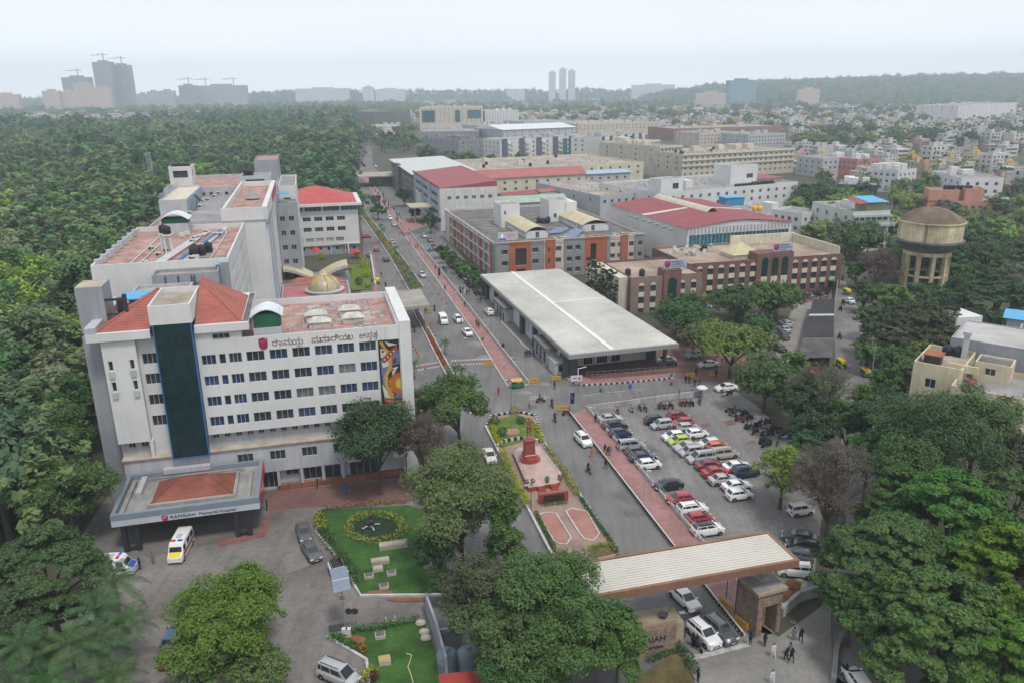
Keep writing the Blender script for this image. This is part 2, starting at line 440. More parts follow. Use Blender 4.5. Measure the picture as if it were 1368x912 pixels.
terrain()
gpoly('road',[(560,912),(545,700),(560,560),(480,430),(486,320),(476,270),(466,235),(468,222),(498,222),(600,318),(655,395),(760,478),(965,470),(990,520),(790,560),(905,700),(985,812),(1130,912)],0.0,ASPH)
gpoly('far_road',W2([(478,240),(500,240),(496,196),(490,196)]),0.005,ASPH,world=True)
gpoly('side_road',[(1114,372),(1127,372),(1150,420),(1162,520),(1176,640),(1190,720),(1250,860),(1260,912),(1112,912),(1112,800),(1130,700),(1122,560),(1114,450)],0.0,mat('dusty_asphalt',(.2,.188,.18),.92,.3,.12,2))
gpoly('car_park',[(783,549),(935,527),(975,518),(1010,540),(1068,600),(1098,690),(1085,790),(1000,792),(905,715)],.012,CARPK)
gpoly('forecourt',[(60,912),(120,800),(90,740),(160,640),(360,650),(560,635),(560,674),(430,680),(420,700),(480,795),(572,790),(600,912)],.012,PAVER)
gpoly('forecourt_path',[(352,656),(560,638),(650,640),(650,662),(430,676),(376,680),(362,690)],.02,REDPD)
gpoly('gate_apron',[(880,912),(925,865),(1008,842),(1040,850),(1110,800),(1112,912)],.012,mat('dusty_concrete',(.23,.22,.205),.92,.3,.15,2))
gpoly('dropoff_paving',[(150,700),(345,640),(362,690),(352,712),(205,742),(150,740)],.024,mat('dropoff_tiles',(.17,.155,.148),.9,.3,.2,2))
for q in([(352,690),(362,690),(354,716),(344,716)],[(290,722),(344,708),(354,716),(292,730)]):
 gpoly('paving_band',q,.03+.004*(q[0][0]<300),mat('red_paint_band',(.23,.10,.085),.9,.3))
gpoly('hall_forecourt',[(752,492),(772,511),(900,503),(968,512),(1008,490),(960,440),(880,440)],.016,REDPD)
gpoly('shed_lane',[(1036,470),(1064,398),(1112,392),(1098,490),(1062,522),(1046,500)],.012,mat('lane_concrete',(.24,.225,.205),.92,.25,.2,2))
gpoly('bike_bay',[(1058,408),(1068,396),(1112,388),(1108,400)],.02,REDPD)
def tan_spots():
 m=mat('dust_and_repair_patches',(.24,.225,.20),.95,.3,.3,2)
 for i,(x,y,rx,ry)in enumerate([(600,385,14,6),(640,460,20,5),(720,530,16,3),(652,478,16,4),(700,524,12,3),(590,350,12,6),(720,512,16,3),(560,330,9,5),(1108,432,7,5)]):
  gpoly('repair_patch',[(x+rx*math.cos(a*.7)*rnd.uniform(.7,1.2),y+ry*math.sin(a*.7)*rnd.uniform(.7,1.2))for a in range(9)],.006+.0005*i,m)
tan_spots()
def road_wear():
 m=mat('dark_asphalt_patch',(.152,.148,.144),.9,.3,.4,3);rr=random.Random(41)
 for k,(x,y,w,d)in enumerate(((838,672,3,7),(795,610,2,4),(700,545,5,2),(560,400,2.4,9),(600,470,2,6),(705,470,2.5,5),(930,700,4,3),(985,660,3,5),(870,600,2,6),(1140,470,2,6))):
  q=G(x,y);c,s=math.cos(R(14)),math.sin(R(14));P=[(q.x+c*a-s*b,q.y+s*a+c*b)for a,b in((-w/2,-d/2),(w/2,-d/2+rr.uniform(-.4,.4)),(w/2+rr.uniform(-.3,.3),d/2),(-w/2,d/2))]
  gpoly('dark_patch',P,.034+.0006*k,m,world=True)
 for k,(x,y)in enumerate(((835,645),(760,560),(870,690),(958,610),(610,450),(420,780),(370,710),(1060,830),(715,560))):
  mb=MB();mb.lathe([(.38,0),(.36,.02)],14);mb.build('manhole_cover',CONCD,loc=G(x,y,.05),label='round dark manhole cover set in the paving, one of several in the roads and forecourt',cat='manhole cover',group='manhole covers in the paving')
road_wear()
for q in([(375,745),(415,728),(432,748),(385,765)],):
 gpoly('paler_pavers',q,.03,mat('pale_pavers',(.235,.22,.2),.9,.2,.5,2,tex='brick',tsc=1.6,col2=(.16,.15,.14)))
for q in([(870,522),(872,521),(985,655),(982,656)],[(966,563),(978,560),(984,566),(971,569)],[(936,566),(947,564),(949,569),(938,570)],[(996,590),(1006,587),(1010,592),(999,594)]):
 gpoly('paving_band',q,.02,REDPD)
WL=W2([(678,516),(640,453),(614.7,417.8),(575,362),(537,310.5),(489.7,245),(482,232)])
WR=W2([(706,514),(648,440),(620,404),(584,358),(546,310.5),(497,245),(490,232)])
gpoly('walkway',WL+WR[::-1],.16,[REDPV,CONC],0,world=True)
kerb(WL,h=.2);kerb(WR,h=.24);kerb([WL[0],WR[0]],h=.2)
NL=W2([(763.4,554),(810,613),(899,728),(995,850)])
NR=W2([(783,546),(840,611),(905,688),(1006,806)])
gpoly('walkway',NL+NR[::-1],.2,[REDPV,CONC],0,world=True)
kerb(NL,h=.3)
par=MB();strip(par,NR,.2,0,.75);par.build('low_wall',KERBW,label='white low wall along the car park side of the red walkway',cat='wall')
par=MB();strip(par,WR[:5],.18,.1,.95);par.build('low_wall',KERBW,label='white parapet of the far red walkway beside the service road',cat='wall')
railing(NR,1.5,'grey steel railing on the wall between red walkway and parked cars',STEEL,2.4,3,0)
bal=thing('balustrade','low black and white baluster edge between red walkway and boulevard','balustrade',(*NL[0],0))
bm_=MB();Q=[(x-NL[0][0],y-NL[0][1])for x,y in offs(NL,-.3)]
strip(bm_,Q,.14,.62,.72);bm_.build('rail',KERBW,bal)
pm=MB();pm.box(-.1,.1,-.1,.1,.2,.62);me=pm.mesh('baluster',KERBK)
for q in resample(Q,.62)[:99]:put(me,'baluster',bal,(q[0],q[1],0))
HK=W2([(664,424),(700,462),(762,508),(771,513)])
kerb(HK)
KB=W2([(757,498),(765,512),(778,515),(830,512),(902,505)]);kerb(KB,h=.3,w=.3,bw=True)
gpoly('pavement',W2([(757,498),(765,511),(778,514),(830,511),(902,504),(902,499),(830,505),(790,508),(770,500)]),.24,[REDPV,CONC],0,world=True)
railing(W2([(783,506),(830,503),(897,498)]),1.3,'thin steel railing along the paved front of the grey roofed hall',STEEL,1.2,2,.2)
cw=MB();CN=W2([(786,548),(830,543),(893,534),(938,528)]);strip(cw,CN,.25,0,1.1)
cw.build('boundary_wall',mat('pale_render',(.4,.4,.4),.9,.25,.3,4,stain=.3),label='pale rendered wall at the head of the car park behind parked motorbikes',cat='wall')
gpoly('pavement',W2([(786,547),(892,533),(938,527),(936,522),(890,527),(790,541)]),.2,[REDPV,CONC],0,world=True)
railing(W2([(790,540),(830,536),(890,527),(934,521)]),1.3,'thin steel railing along the pavement above the car park wall',STEEL,1.2,2,.2)
for x0,y0,x1,y1 in((780,528,803,525),(812,524,835,521.5),(845,521,862,519),(706,533,729,531.5)):
 a,b=W2([(x0,y0),(x1,y1)]);mb=MB();strip(mb,[a,b],.14,.008,.014);mb.build('lane_marking',LINE,kind='structure')
def crosswalk(A,B,C,D,n):
 A,B,C,D=(Vector(v)for v in W2([A,B,C,D]))
 mb=MB();mb2=MB()
 for k in range(n):
  t0,t1=k/n,(k+.55)/n
  for u0,u1 in((0,.25),(.72,1)):
   q=[(A.lerp(B,t)).lerp(D.lerp(C,t),u)for t,u in((t0,u0),(t1,u0),(t1,u1),(t0,u1))]
   mb.poly([(v.x,v.y,.014)for v in q])
 q=[A.lerp(D,.3),B.lerp(C,.3),B.lerp(C,.68),A.lerp(D,.68)]
 mb2 .poly([(v.x,v.y,.012)for v in q])
 mb.build('crosswalk',LINE,kind='structure');mb2 .build('crosswalk_band',REDPD,kind='structure')
crosswalk((552,496),(601,487),(597,480.5),(549,488.5),16)
crosswalk((606,488),(690,483),(686,476.5),(603,480.5),22)
ML=W2([(474,272),(484,290),(520,342),(546,388)])
MR=W2([(481,270),(493,290),(536,342),(566,384)])
gpoly('median',ML+MR[::-1],.2,[EARTH,CONC],0,world=True);kerb(ML,h=.32);kerb(MR,h=.28)
ML2=W2([(556,409),(578,449),(599,488),(618,520),(640,552)]);MR2=offs(ML2,-1.5)
gpoly('median',ML2+MR2[::-1],.2,[EARTH,CONC],0,world=True);kerb(ML2,h=.32);kerb(MR2,h=.28)
hedge([tuple((Vector(a)+Vector(b))/2)for a,b in zip(ML,MR)],1.5,.9,L_LIME,'yellow green hedge in the boulevard median under the small palms',16,.25)
hedge(offs(ML2[1:3],-.75),.9,.7,L_FLOWER,'orange flowering hedge in the narrow median near the crosswalk',30,.13)
hedge(offs(ML2[3:],-.75),.9,.8,L_OLIVE,'dull green hedge in the narrow median beyond the crosswalk',30,.13)
def lawn(px,label,m=GRASS,z=.1):
 return gpoly('lawn',px,z,[m,EARTH],0)
lawn([(425,690),(434,681),(545,674),(585,688),(602,790),(482,794),(470,772),(447,738),(424,712)],'')
lawn([(440,850),(470,842),(566,826),(598,912),(494,912),(492,880)],'')
lawn([(840,912),(905,868),(916,880),(928,905),(928,912)],'',DRYGR)
kerb(W2([(600,795),(482,796),(468,773),(446,739),(423,712),(424,690)]),h=.25,w=.3)
kerb(W2([(438,851),(490,882),(493,912)]),h=.25,w=.3)
for a,b,c in(((474,853),16,5),((545,800),30,3),((508,790),20,2.5)):
 gpoly('bare_soil',[(a[0]+b*math.cos(t*.785),a[1]+c*math.sin(t*.785))for t in range(8)],.115,mat('red_soil',(.24,.105,.06),.95,.4,.4,3))
ring=[G(502+37*math.cos(t*.2618),704+18.5*math.sin(t*.2618),.3)for t in range(25)]
hedge([(q.x,q.y)for q in ring],1.5,.9,L_LIME,'round ring of yellow green shrubs on the hospital lawn',42,.16)
gpoly('flower_bed',[(502+30*math.cos(t*.2618),704+14*math.sin(t*.2618))for t in range(24)],.16,mat('dark_ground_cover',(.02,.045,.02),.95,.5,1,6,bump=.8),.02)
fo=thing('lawn_ornament','small dark tiered ornament with white curled feet inside the shrub ring','ornament',G(496,704,.16))
mb=MB();mb.lathe([(.5,0),(.6,.25),(.25,.35),(.18,.7),(.38,.85),(.36,1.05),(.14,1.15),(.1,1.5),(.24,1.62),(.2,1.8),(.04,2)],14);mb.build('tiers',DARKM,fo,smooth=True)
for k in range(4):
 mb=MB();a=k*1.57+.5;q=[Vector((math.cos(a)*r,math.sin(a)*r,z))for r,z in((.5,.3),(.8,.35),(1.05,.12),(1.2,.3))]
 for u,v in zip(q,q[1:]):mb.tube(u,v,.07,n=5)
 mb.build('scroll_foot',PIPEW,fo)
hedge(W2([(434,680),(470,677),(545,671)],0),.8,.8,L_FLOWER,'orange flower border along the top of the hospital lawn',26,.14)
hedge(W2([(428,695),(431,712),(444,735),(466,762),(474,782)]),1.6,1.5,L_DARK,'dark green shrub border along the kerb of the hospital lawn',60,.17)
hedge(W2([(426,698),(432,712)]),1.5,1.8,L_LIME,'yellow green bush at the left corner of the hospital lawn',80,.16)
hedge(W2([(470,846),(520,838),(563,828)]),.9,.9,L_HEDGE,'clipped green hedge along the lower lawn beside the paved path',34,.14)
hedge(W2([(443,851),(478,868)]),1.1,.9,L_HEDGE,'clipped green hedge at the left point of the lower lawn',50,.14)
hedge(W2([(482,868),(492,873)]),.9,.9,L_FLOWER,'orange flowering shrub at the corner of the lower lawn',60,.14)
hedge(W2([(488,908),(500,898)]),1.3,1.2,L_LIME,'yellow shrub beside the silver van at the lower lawn',70,.15)
hedge(W2([(496,912),(503,906)]),.9,1.1,leafmat('dark_red_shrub',(.10,.015,.02),.02,.15),'dark red shrub at the foot of the lower lawn',60,.14)
hedge(W2([(905,868),(918,880),(930,903)]),1.0,1.3,L_HEDGE,'rounded green hedge in front of the stone name wall',60,.14)
hedge(W2([(870,884),(903,870)]),.8,.8,L_DARK,'low dark hedge at the foot of the stone name wall',40,.14)
SLAB=mat('stone_slab',(.42,.38,.31),.9,.25,1,5)
def slab(x,y,w,d,h,lab,top=SLAB,rz=14,z=.1):
 o=thing('manhole_slab',lab,'slab',G(x,y,z),R(rz))
 mb=MB();mb.box(-w/2,w/2,-d/2,d/2,-.05,h);mb.build('plinth',SLAB,o)
 mb=MB();mb.box(-w/2+.12,w/2-.12,-d/2+.12,d/2-.12,h,h+.08);mb.build('cover',top,o)
slab(526,730,3.6,1.1,.6,'long pale stone chamber on the lawn below the shrub ring')
slab(508,751,2.2,.9,.5,'pale stone slab in the middle of the lawn, upper of two')
slab(505,761,1.2,.9,.4,'small pale stone slab just below the longer middle one')
for x,y,l in((493,770,'grey manhole cover at the left of the lower lawn edge'),(523,766,'grey manhole cover right of the small pale slab'),(513,784,'grey manhole cover nearest the kerb of the upper lawn'),(571,756,'grey manhole cover half under the olive tree'),(566,738,'pale manhole slab beside the olive tree crown'),(522,829,'grey manhole cover at the hedge beside the paved path')):
 slab(x,y,1.1,.9,.35,l,CONCD)
slab(508,850,1.1,.9,.4,'grey manhole cover near the top of the lower lawn',CONCD)
slab(514,884,1.2,1.0,.5,'yellowish stone slab in the middle of the lower lawn',mat('yellow_stone',(.45,.34,.12),.9,.2))
for x,y in((562,833),(567,845),(569,853)):
 mb=MB();mb.lathe([(.5,0),(.62,.15),(.5,.4),(.2,.5)],9,sy=.7);mb.build('boulder',SLAB,loc=G(x,y,.1),label={833:'pale boulder by the grey wall, topmost of three',845:'pale boulder by the grey wall, middle of three',853:'pale boulder by the grey wall, lowest of three'}[y],cat='boulder')
hs=MB();hp=[G(x,y,.14)for x,y in((543,872),(550,874),(548,882),(545,890),(549,900),(552,912))]
for a,b in zip(hp,hp[1:]):hs.tube(a,b,.05,n=5)
hs.build('garden_hose',mat('yellow_hose',(.5,.45,.2),.6,.1),label='pale yellow hose snaking over the lower lawn',cat='hose')
isl=[(649,572),(656,557),(690,551),(715,556),(728,594),(826,738),(796,760),(745,758)]
gpoly('traffic_island',isl,.3,[mat('pinkish_brown_pavers',(.36,.245,.20),.9,.25,.3,2,tex='brick',tsc=1.8,col2=(.25,.18,.15)),GRANITE],0)
kerb(W2(isl[:1]+isl[-1:],0)[::-1],h=.5,w=.3);kerb(W2([isl[4],isl[5]],0),h=.5,w=.3)
kerb(W2([(649,572),(656,557),(690,551),(715,556),(728,594)]),h=.45,w=.35,bw=True)
gpoly('island_lawn',[(652,573),(658,560),(690,554),(712,559),(722,586),(700,588),(672,597),(662,595)],.36,[mat('bright_lawn',(.11,.17,.025),.95,.4,.5,5,bump=.5),EARTH],.25)
kerb(W2([(664,600),(674,593),(696,589),(727,594)]),h=.9,w=.3,bw=True)
dz=.95
DA=[(685,603),(694,597),(722,595),(751,632),(747,644),(735,646),(718,649),(706,651),(702,642)]
gpoly('statue_terrace',DA,dz,[MARBLE,GRANITE],.25)
for k in range(4):
 for(xa,ya),(xb,yb)in(((718,649),(727,647.5)),((735,646),(744,644.8))):
  a,b=W2([(xa,ya),(xb,yb)],dz);t=Vector((.242,-.97))*.34
  mb=MB();q=[Vector(a)+t*k,Vector(b)+t*k,Vector(b)+t*(k+1),Vector(a)+t*(k+1)]
  mb.prism([tuple(v)for v in q][::-1],.3,dz-.17*k);mb.build('terrace_step',GRANITE,kind='structure')
st=railing(W2([(687,604),(702,640)],dz),1.0,'thin steel railing on the left edge of the statue terrace',STEEL,1.1,2,dz,pr=.025)
st=railing(W2([(722,597),(748,634)],dz),1.0,'thin steel railing on the right edge of the statue terrace',STEEL,1.1,2,dz,pr=.025)
hedge(W2([(671,604),(690,648),(706,676)],.6),1.2,1.0,L_LIME,'yellow green hedge along the left side of the statue terrace',60,.15,z=.3)
hedge(W2([(731,598),(752,628),(772,660)],.6),1.2,1.0,L_LIME,'yellow green hedge along the right side of the statue terrace',60,.15,z=.3)
hedge(W2([(716,686),(742,736)],.4),.6,.7,L_HEDGE,'narrow clipped hedge on the left edge of the memorial paving',26,.13,z=.3)
hedge(W2([(776,666),(826,738)],.4),.6,.7,L_HEDGE,'narrow clipped hedge on the right edge of the memorial paving',26,.13,z=.3)
hedge(W2([(656,563),(664,590),(669,597)],.4),1.1,.8,L_LIME,'yellow green shrub edge left of the round island lawn',50,.14,z=.3)
hedge(W2([(716,570),(724,590)],.4),1.1,.8,L_LIME,'yellow green shrub edge right of the round island lawn',50,.14,z=.3)
for x,y,r,m,l in((688,553,1.0,L_LIME,'round yellow bush at the back of the island lawn'),(671,581,.9,L_HEDGE,'round green bush at the left of the island lawn'),(696,565,.8,L_HEDGE,'round green bush at the right of the island lawn'),(660,567,1.0,L_DARK,'dark green bush at the left back of the island lawn')):
 mb=MB();leafball(mb,(0,0,r*.8),r,r,r*.8,260,.15);mb.build('round_bush',m,loc=G(x,y,.36),label=l,cat='bush')
gpoly('planting_ring',[(684+11*math.cos(t*.4189),576+4.5*math.sin(t*.4189))for t in range(15)],.42,mat('pinkish_soil',(.3,.2,.15),.95,.3),.3)
for P in([(719,688),(728,684.5),(743,686),(763,718),(757,727),(746,726),(740,722)],[(756,683),(763,679),(784,683),(801,713),(793,722),(781,720),(774,712)]):
 gpoly('paving_panel',P,.33,mat('bright_red_pavers',(.42,.16,.12),.9,.25,.3,3,tex='brick',tsc=2),.29)
 kerb(W2(P+P[:1],.3),w=.18,h=.14,z0=.3)
lw=thing('memorial_block','red granite memorial block with a dark plaque below the statue steps','memorial',G(739,669,.3),R(14))
mb=MB();mb.box(-2.1,2.1,-.35,.35,0,1.5);mb.build('block',GRANITE,lw)
mb=MB();mb.box(-1.5,1.5,-.4,-.355,.25,1.25);mb.build('plaque',mat('dark_plaque',(.05,.03,.03),.4,.2),lw)
hedge(W2([(727,673),(756,670)],.4),1.2,.35,L_HEDGE,'low green grass bed in front of the memorial block',60,.12,z=.3)
gpoly('planting_bed',[(790,732),(800,728),(816,729),(823,738),(795,744)],.36,DRYGR,.3)
hedge(W2([(792,742),(788,733),(800,728),(815,728),(823,736)],.4),.5,.6,L_LIME,'yellow green shrub border round the small bed at the island tip',30,.12,z=.3)
for k,(x,y)in enumerate(((712,647),(731,644),(748,641),(704,648))):
 o=thing('planter',['potted shrub at the left of the statue steps','potted shrub between the two statue stairs','potted shrub at the right of the statue steps','potted shrub at the far left corner of the terrace'][k],'planter',G(x,y,dz))
 mb=MB();mb.lathe([(.2,0),(.28,.35),(.3,.4)],12);mb.build('pot',GRANITE,o)
 mb=MB();leafball(mb,(0,0,.65),.35,.35,.4,90,.1);mb.build('foliage',L_HEDGE,o)
so=G(707,613,dz)
st=thing('statue','bronze standing figure on a tall red granite pedestal','statue',so,R(14))
mb=MB();mb.lathe([(1.75,0),(1.75,.22),(1.5,.22),(1.5,.45),(1.2,.45),(1.1,.75)],20);mb.build('plinth',GRANITE,st)
mb=MB();mb.loft([[(-w,-w,z),(w,-w,z),(w,w,z),(-w,w,z)]for w,z in((.95,.7),(.9,1.0),(.8,1.1),(.68,3.1),(.82,3.25),(.82,3.5),(.62,3.6))]);mb.build('pedestal',GRANITE,st)
STATUE_AT=(st,3.6)
H0=G(375.5,656);HR=R(14)
hosp=thing('hospital_building','white six storey hospital with red tiled corner roof and tall dark glass strip','hospital',H0,HR)
K4=dict(n=3,gm=GLASS);KB_=dict(n=3,gm=GLASSB);K1=dict(n=1,gm=GLASS)
def hospital():
 P=hosp
 zs=(20.15,17.15,14.15,11.2)
 fw=[(-2.5+3.02*i,-.15+3.02*i,z,z+1.4,K4)for z in zs for i in range(6)]
 for j,z in enumerate(zs):
  for i,(a,b)in enumerate(((-8.25,-6.4),(-6.0,-5.15),(-4.75,-3.1))):
   fw.append((a,b,z,z+1.4,dict(n=1 if i==1 else 3,gm=(GLASSB,GLASS)[(i+j)%2 if i==1 else(j==0 and i==2)])))
 cu=glass('pale_curtain_glass',(.16,.18,.19),.3);cb=glass('dim_blue_curtain_glass',(.035,.06,.11),.12);rw_=random.Random(4)
 fw=[(*f[:4],dict(f[4],gm=rw_.choice((GLASS,GLASS,cb,cb,cu))))if f[0]>-2.6 else f for f in fw]
 block(P,-8.7,18.3,0,20,10,23.6,WHITE,TERRA,{'front':fw,'right':span(1,19,5,2,zs,1.4,K4)},par=1.0,name='main_wall',roofname='terrace')
 lw=[(-15.7,-13.85,z,z+1.5,K4)for z in(20.7,17.85,14.85,11.8)]
 block(P,-16.1,-8.7,.9,16,7.6,24.6,WHITE,None,{'front':lw},par=0,name='stair_wall')
 sl=[(a,a+.55,z,z+1.3,K1)for z in(20.5,17.6)for a in(-19.7,-17.1)]
 block(P,-20.2,-16.1,0,16,10,24.6,WHITE,None,{'front':sl},par=0,name='corner_wall')
 mb=MB()
 for a in(-19.7,-17.1):
  for z in(20.5,17.6):mb.box(a-.05,a+.6,-.25,0,z-.95,z-.1)
 mb.build('sill_box',WHITE2,P)
 mb=MB();mb.box(-8.7,-2.8,.003,12,23.6,24.6);mb.build('parapet_block',WHITE,P)
 window(P,'front',-5.4,24.05,0,2.2,.75,rec=-.02)
 sw=[(-8.3+1.53*i,-7.5+1.53*i,9.0,9.85,dict(n=2))for i in range(17)]
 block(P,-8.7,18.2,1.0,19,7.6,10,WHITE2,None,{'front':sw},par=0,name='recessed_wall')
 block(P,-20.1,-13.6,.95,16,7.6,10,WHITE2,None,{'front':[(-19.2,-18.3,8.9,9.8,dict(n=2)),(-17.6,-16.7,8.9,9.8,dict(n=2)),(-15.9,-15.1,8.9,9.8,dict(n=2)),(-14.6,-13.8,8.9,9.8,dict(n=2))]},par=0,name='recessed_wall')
 mb=MB();mb.box(-20.15,-8.9,-.25,1,7.45,7.6);mb.box(-8.9,18.3,-.25,1.1,7.45,7.6);mb.build('ledge',mat('stained_ledge',(.47,.40,.32),.9,.35,.5,5),P)
 mb=MB();mb.box(-16.3,-15.85,0,.9,7.6,10);mb.build('pier',WHITE,P)
 low=[(-.95+4.4*i,1.2+4.4*i,5.1,6.5,K4)for i in range(-1,5)]
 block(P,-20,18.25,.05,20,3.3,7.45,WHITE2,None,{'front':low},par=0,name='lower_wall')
 gl=[(-2.4,-.1,.3,2.8,dict(n=3)),(3.4,6.0,.9,3.0,dict(n=3)),(6.4,8.7,.4,3.0,dict(n=2)),(10,14,.5,3,dict(n=4)),(-16,-11,.2,3,dict(n=4)),(-10,-5,.2,3,dict(n=4)),(.9,2.7,2.0,2.8,dict(n=2))]
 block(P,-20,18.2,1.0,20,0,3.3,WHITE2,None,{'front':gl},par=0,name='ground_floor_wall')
 mb=MB();mb.box(-.1,18.2,.3,1.0,0,.9);mb.build('plinth',mat('brick_plinth',(.30,.10,.055),.9,.3,.5,4,tex='brick',tsc=3),P)
 mb=MB()
 for x in(-20,-.1,3.15,6.15,9,18):mb.box(x-.2,x+.2,.1,1,.9 if x>-1 else 0,3.3)
 mb.build('column',WHITE2,P)
 mb=MB();mb.box(-15,-8.9,-.9,.05,5.2,5.9);mb.build('awning',WHITE2,P)
 mb=MB();mb.box(-13.5,-8.85,-.8,.9,7.4,26.4);mb.build('curtain_glass',GLASSD,P)
 mb=MB()
 for x in(-13.56,-8.91):mb.box(x,x+.14,-.86,-.1,7.35,26.4)
 mb.box(-13.5,-8.8,-.86,-.1,7.3,7.42)
 mb.build('blue_edge_frame',mat('blue_frame',(.04,.14,.32),.5,.1),P)
 mb=MB()
 for z in range(9,26,2):mb.box(-13.4,-8.95,-.82,-.79,z,z+.04)
 for x in(-12.3,-11.2,-10.1):mb.box(x,x+.04,-.82,-.79,7.5,26.3)
 mb.build('mullion_grid',mat('glass_joint',(.012,.03,.033),.5,.1),P)
 block(P,-13.78,-8.62,-.85,9.5,26.4,28.95,WHITE,CONCT,par=.7,name='cap_wall',roofname='cap_roof')
 mb=MB();mb.box(-21.7,-14.0,-.5,16.5,24.6,25.7);mb.build('eave_slab',WHITE,P)
 mb=MB();mb.box(-8.55,-1.7,-.5,16.5,24.75,25.8);mb.build('eave_slab',WHITE,P)
 mb=MB();A=(-8.5,9.3,29.7);B=(-8.5,.1,25.82);C_=(-2.6,.1,25.82);D=(-2.6,14.5,25.82);E=(-8.5,12,29.7)
 mb.poly([B,C_,A]);mb.poly([C_,D,E,A]);mb.poly([D,(-8.5,16.3,25.82),E]);mb.build('tiled_roof',TILE,P)
 mb=MB();A=(-14.02,9.3,29.0);B=(-20.6,.1,25.72);C_=(-14.02,.1,25.72);D=(-20.6,12,25.72)
 mb.poly([B,C_,A]);mb.poly([D,B,A]);mb.poly([(-14.02,16,25.72),D,A]);mb.build('tiled_roof',TILE,P)
 mb=MB();mb.box(-2.5,-1.75,0,16,25.8,25.85);mb.build('roof_gutter',CONCD,P)
 mb=MB()
 mb.tube((-8.5,9.3,29.72),(-2.6,.1,25.86),.13);mb.tube((-14.05,9.3,29.02),(-20.6,.1,25.78),.13)
 mb.build('hip_ridge',mat('ridge_tiles',(.36,.13,.10),.8,.2),P)
 mb=MB();mb.box(-21.7,-20.4,-.5,16.5,25.7,26.5);mb.build('left_parapet',WHITE2,P)
 block(P,-22.9,-20.2,2.5,17,0,24.6,GREYW,None,par=0,name='side_wall')
 mb=MB();mb.box(-23.2,-19.9,4.0,8.5,24.6,30.9,0,1);mb.build('stack',[GREYW,CONCT],P)
 mb=MB()
 for z in(28.8,26.8):mb.box(-19.9,-17.4,4.2,4.5,z,z+.3)
 mb.box(-17.7,-17.2,4.1,4.6,25,29.6);mb.box(-18.8,-17.7,5.4,6.4,25.6,28.8);mb.build('roof_ladder_frame',DARKM,P)
 mb=MB();mb.box(-19.5,-15.3,9,14,27.6,27.75);mb.build('blue_shelter_roof',BLUESH,P)
 block(P,-19,-11,13,20,22,27.2,WHITE2,CONCT,{'front':[(-17.5,-16.7,25.2,26.0,dict(n=1))]},par=.4,name='roof_room_wall')
 mb=MB();mb.box(18.3,19.9,-.3,20.3,0,24.2);mb.build('end_pier',WHITE,P)
 mb=MB();mb.box(16.4,18.3,-.12,0,3.3,23.65);mb.build('end_pier',WHITE,P)
 block(P,-2.8,17,20,24,0,22.4,WHITE2,CONC,par=.3,name='rear_ledge_wall')
 arch_=MB();arch(arch_,-1.6,2.7,.8,5.2,26.0,1.0,12);arch_.build('barrel_canopy',mat('white_roof_sheet',(.6,.62,.64),.5,.15,spec=.4),P)
 mb=MB();mb.box(-1.3,2.4,1,4.6,22.6,24.4);mb.build('canopy_room_wall',WHITE2,P)
 mb=MB();mb.box(-1.2,2.3,1.1,4.5,24.4,26.3);mb.build('canopy_screen',mat('green_screen',(.02,.10,.06),.7,.4),P)
 mb=MB();rr=random.Random(3)
 for y in(2.2,6,10,14,17.6):mb.tube((3+rr.uniform(0,4),y,22.85),(17.6-rr.uniform(0,5),y+rr.uniform(-.3,.3),22.85),.05)
 for x in(3.4,5.2,9.4,13.6,15.2):mb.tube((x,1.2,22.9),(x+rr.uniform(-.2,.2),18.6,22.9),.05)
 mb.build('roof_pipe',mat('dull_pipe',(.45,.42,.38),.6,.3),P)
 wp=mat('whitish_waterproofing',(.46,.40,.36),.9,.4,1,4)
 for k in range(9):
  x,y,a=rr.uniform(4,16),rr.uniform(2,18),rr.uniform(.6,1.6);mb=MB();mb.poly([(x+a*rr.uniform(.6,1.3)*math.cos(t*.785),y+a*rr.uniform(.5,1.1)*math.sin(t*.785),22.606+k*.002)for t in range(8)]);mb.build('roof_patch',wp,P)
 boxes(P,'roof_fixture',WHITE2,[(rr.uniform(2.9,17.5),rr.uniform(.8,19),22.6,rr.uniform(.3,.7),rr.uniform(.2,.45),rr.uniform(.2,.8))for _ in range(40)])
 for x,y in((7.5,5.5),(7.0,9.5),(12.3,6.5),(12.0,11)):
  mb=MB();mb.box(x-1.5,x+1.5,y-.7,y+.7,22.6,23.5);hip(mb,x-1.7,x+1.7,y-.9,y+.9,23.5,24.2);mb.build('skylight',mat('dirty_white_vent',(.5,.49,.44),.85,.3,1,5),P)
 mb=MB();shield(mb,-.15,22.55,1.15,1.7,0);mb.build('emblem',MAROON,P)
 mb=MB();mb.box(-.5,.3,-.07,-.05,22.8,22.86);mb.tube((.25,-.06,23.2),(.25,-.1,23.2),.16,n=10);mb.build('emblem_mark',mat('pink_emblem_mark',(.6,.2,.3),.5,0),P)
 kan=mat('brown_facade_letters',(.22,.13,.12),.6,.1)
 x=.95
 for ch,dx,dz,sz in(('\u0cb0',.92,0,1),('\u0cbe',.55,0,1),('\u0cae',1.12,0,1),('\u0caf',1.15,0,1),('\u0caf',-.62,-.55,.5),(' ',1.5,0,1),('\u0cae',1.05,0,1),('\u0cae',1.1,0,1),('\u0cbe',.5,0,1),('\u0cb0',.72,0,1),('\u0cbf',.32,0,1),('\u0caf',1.15,0,1),('\u0cb2',1.05,0,1),(' ',.6,0,1),('\u0c86',1.02,0,1),('\u0cb8',.85,0,1),('\u0caa',-.05,-.5,.5),('\u0ca4',.8,0,1),('\u0cb0',.3,-.5,.5)):
  if ch!=' ':text(ch,'facade_letter',1.2*sz,kan,P,(x if dz==0 else x-.55,-.03,22.05+dz),(R(90),0,0),.012)
  if dz==0:x+=dx
 mu=MB();X0,X1,Z0,Z1=15.25,18.15,12.0,21.6
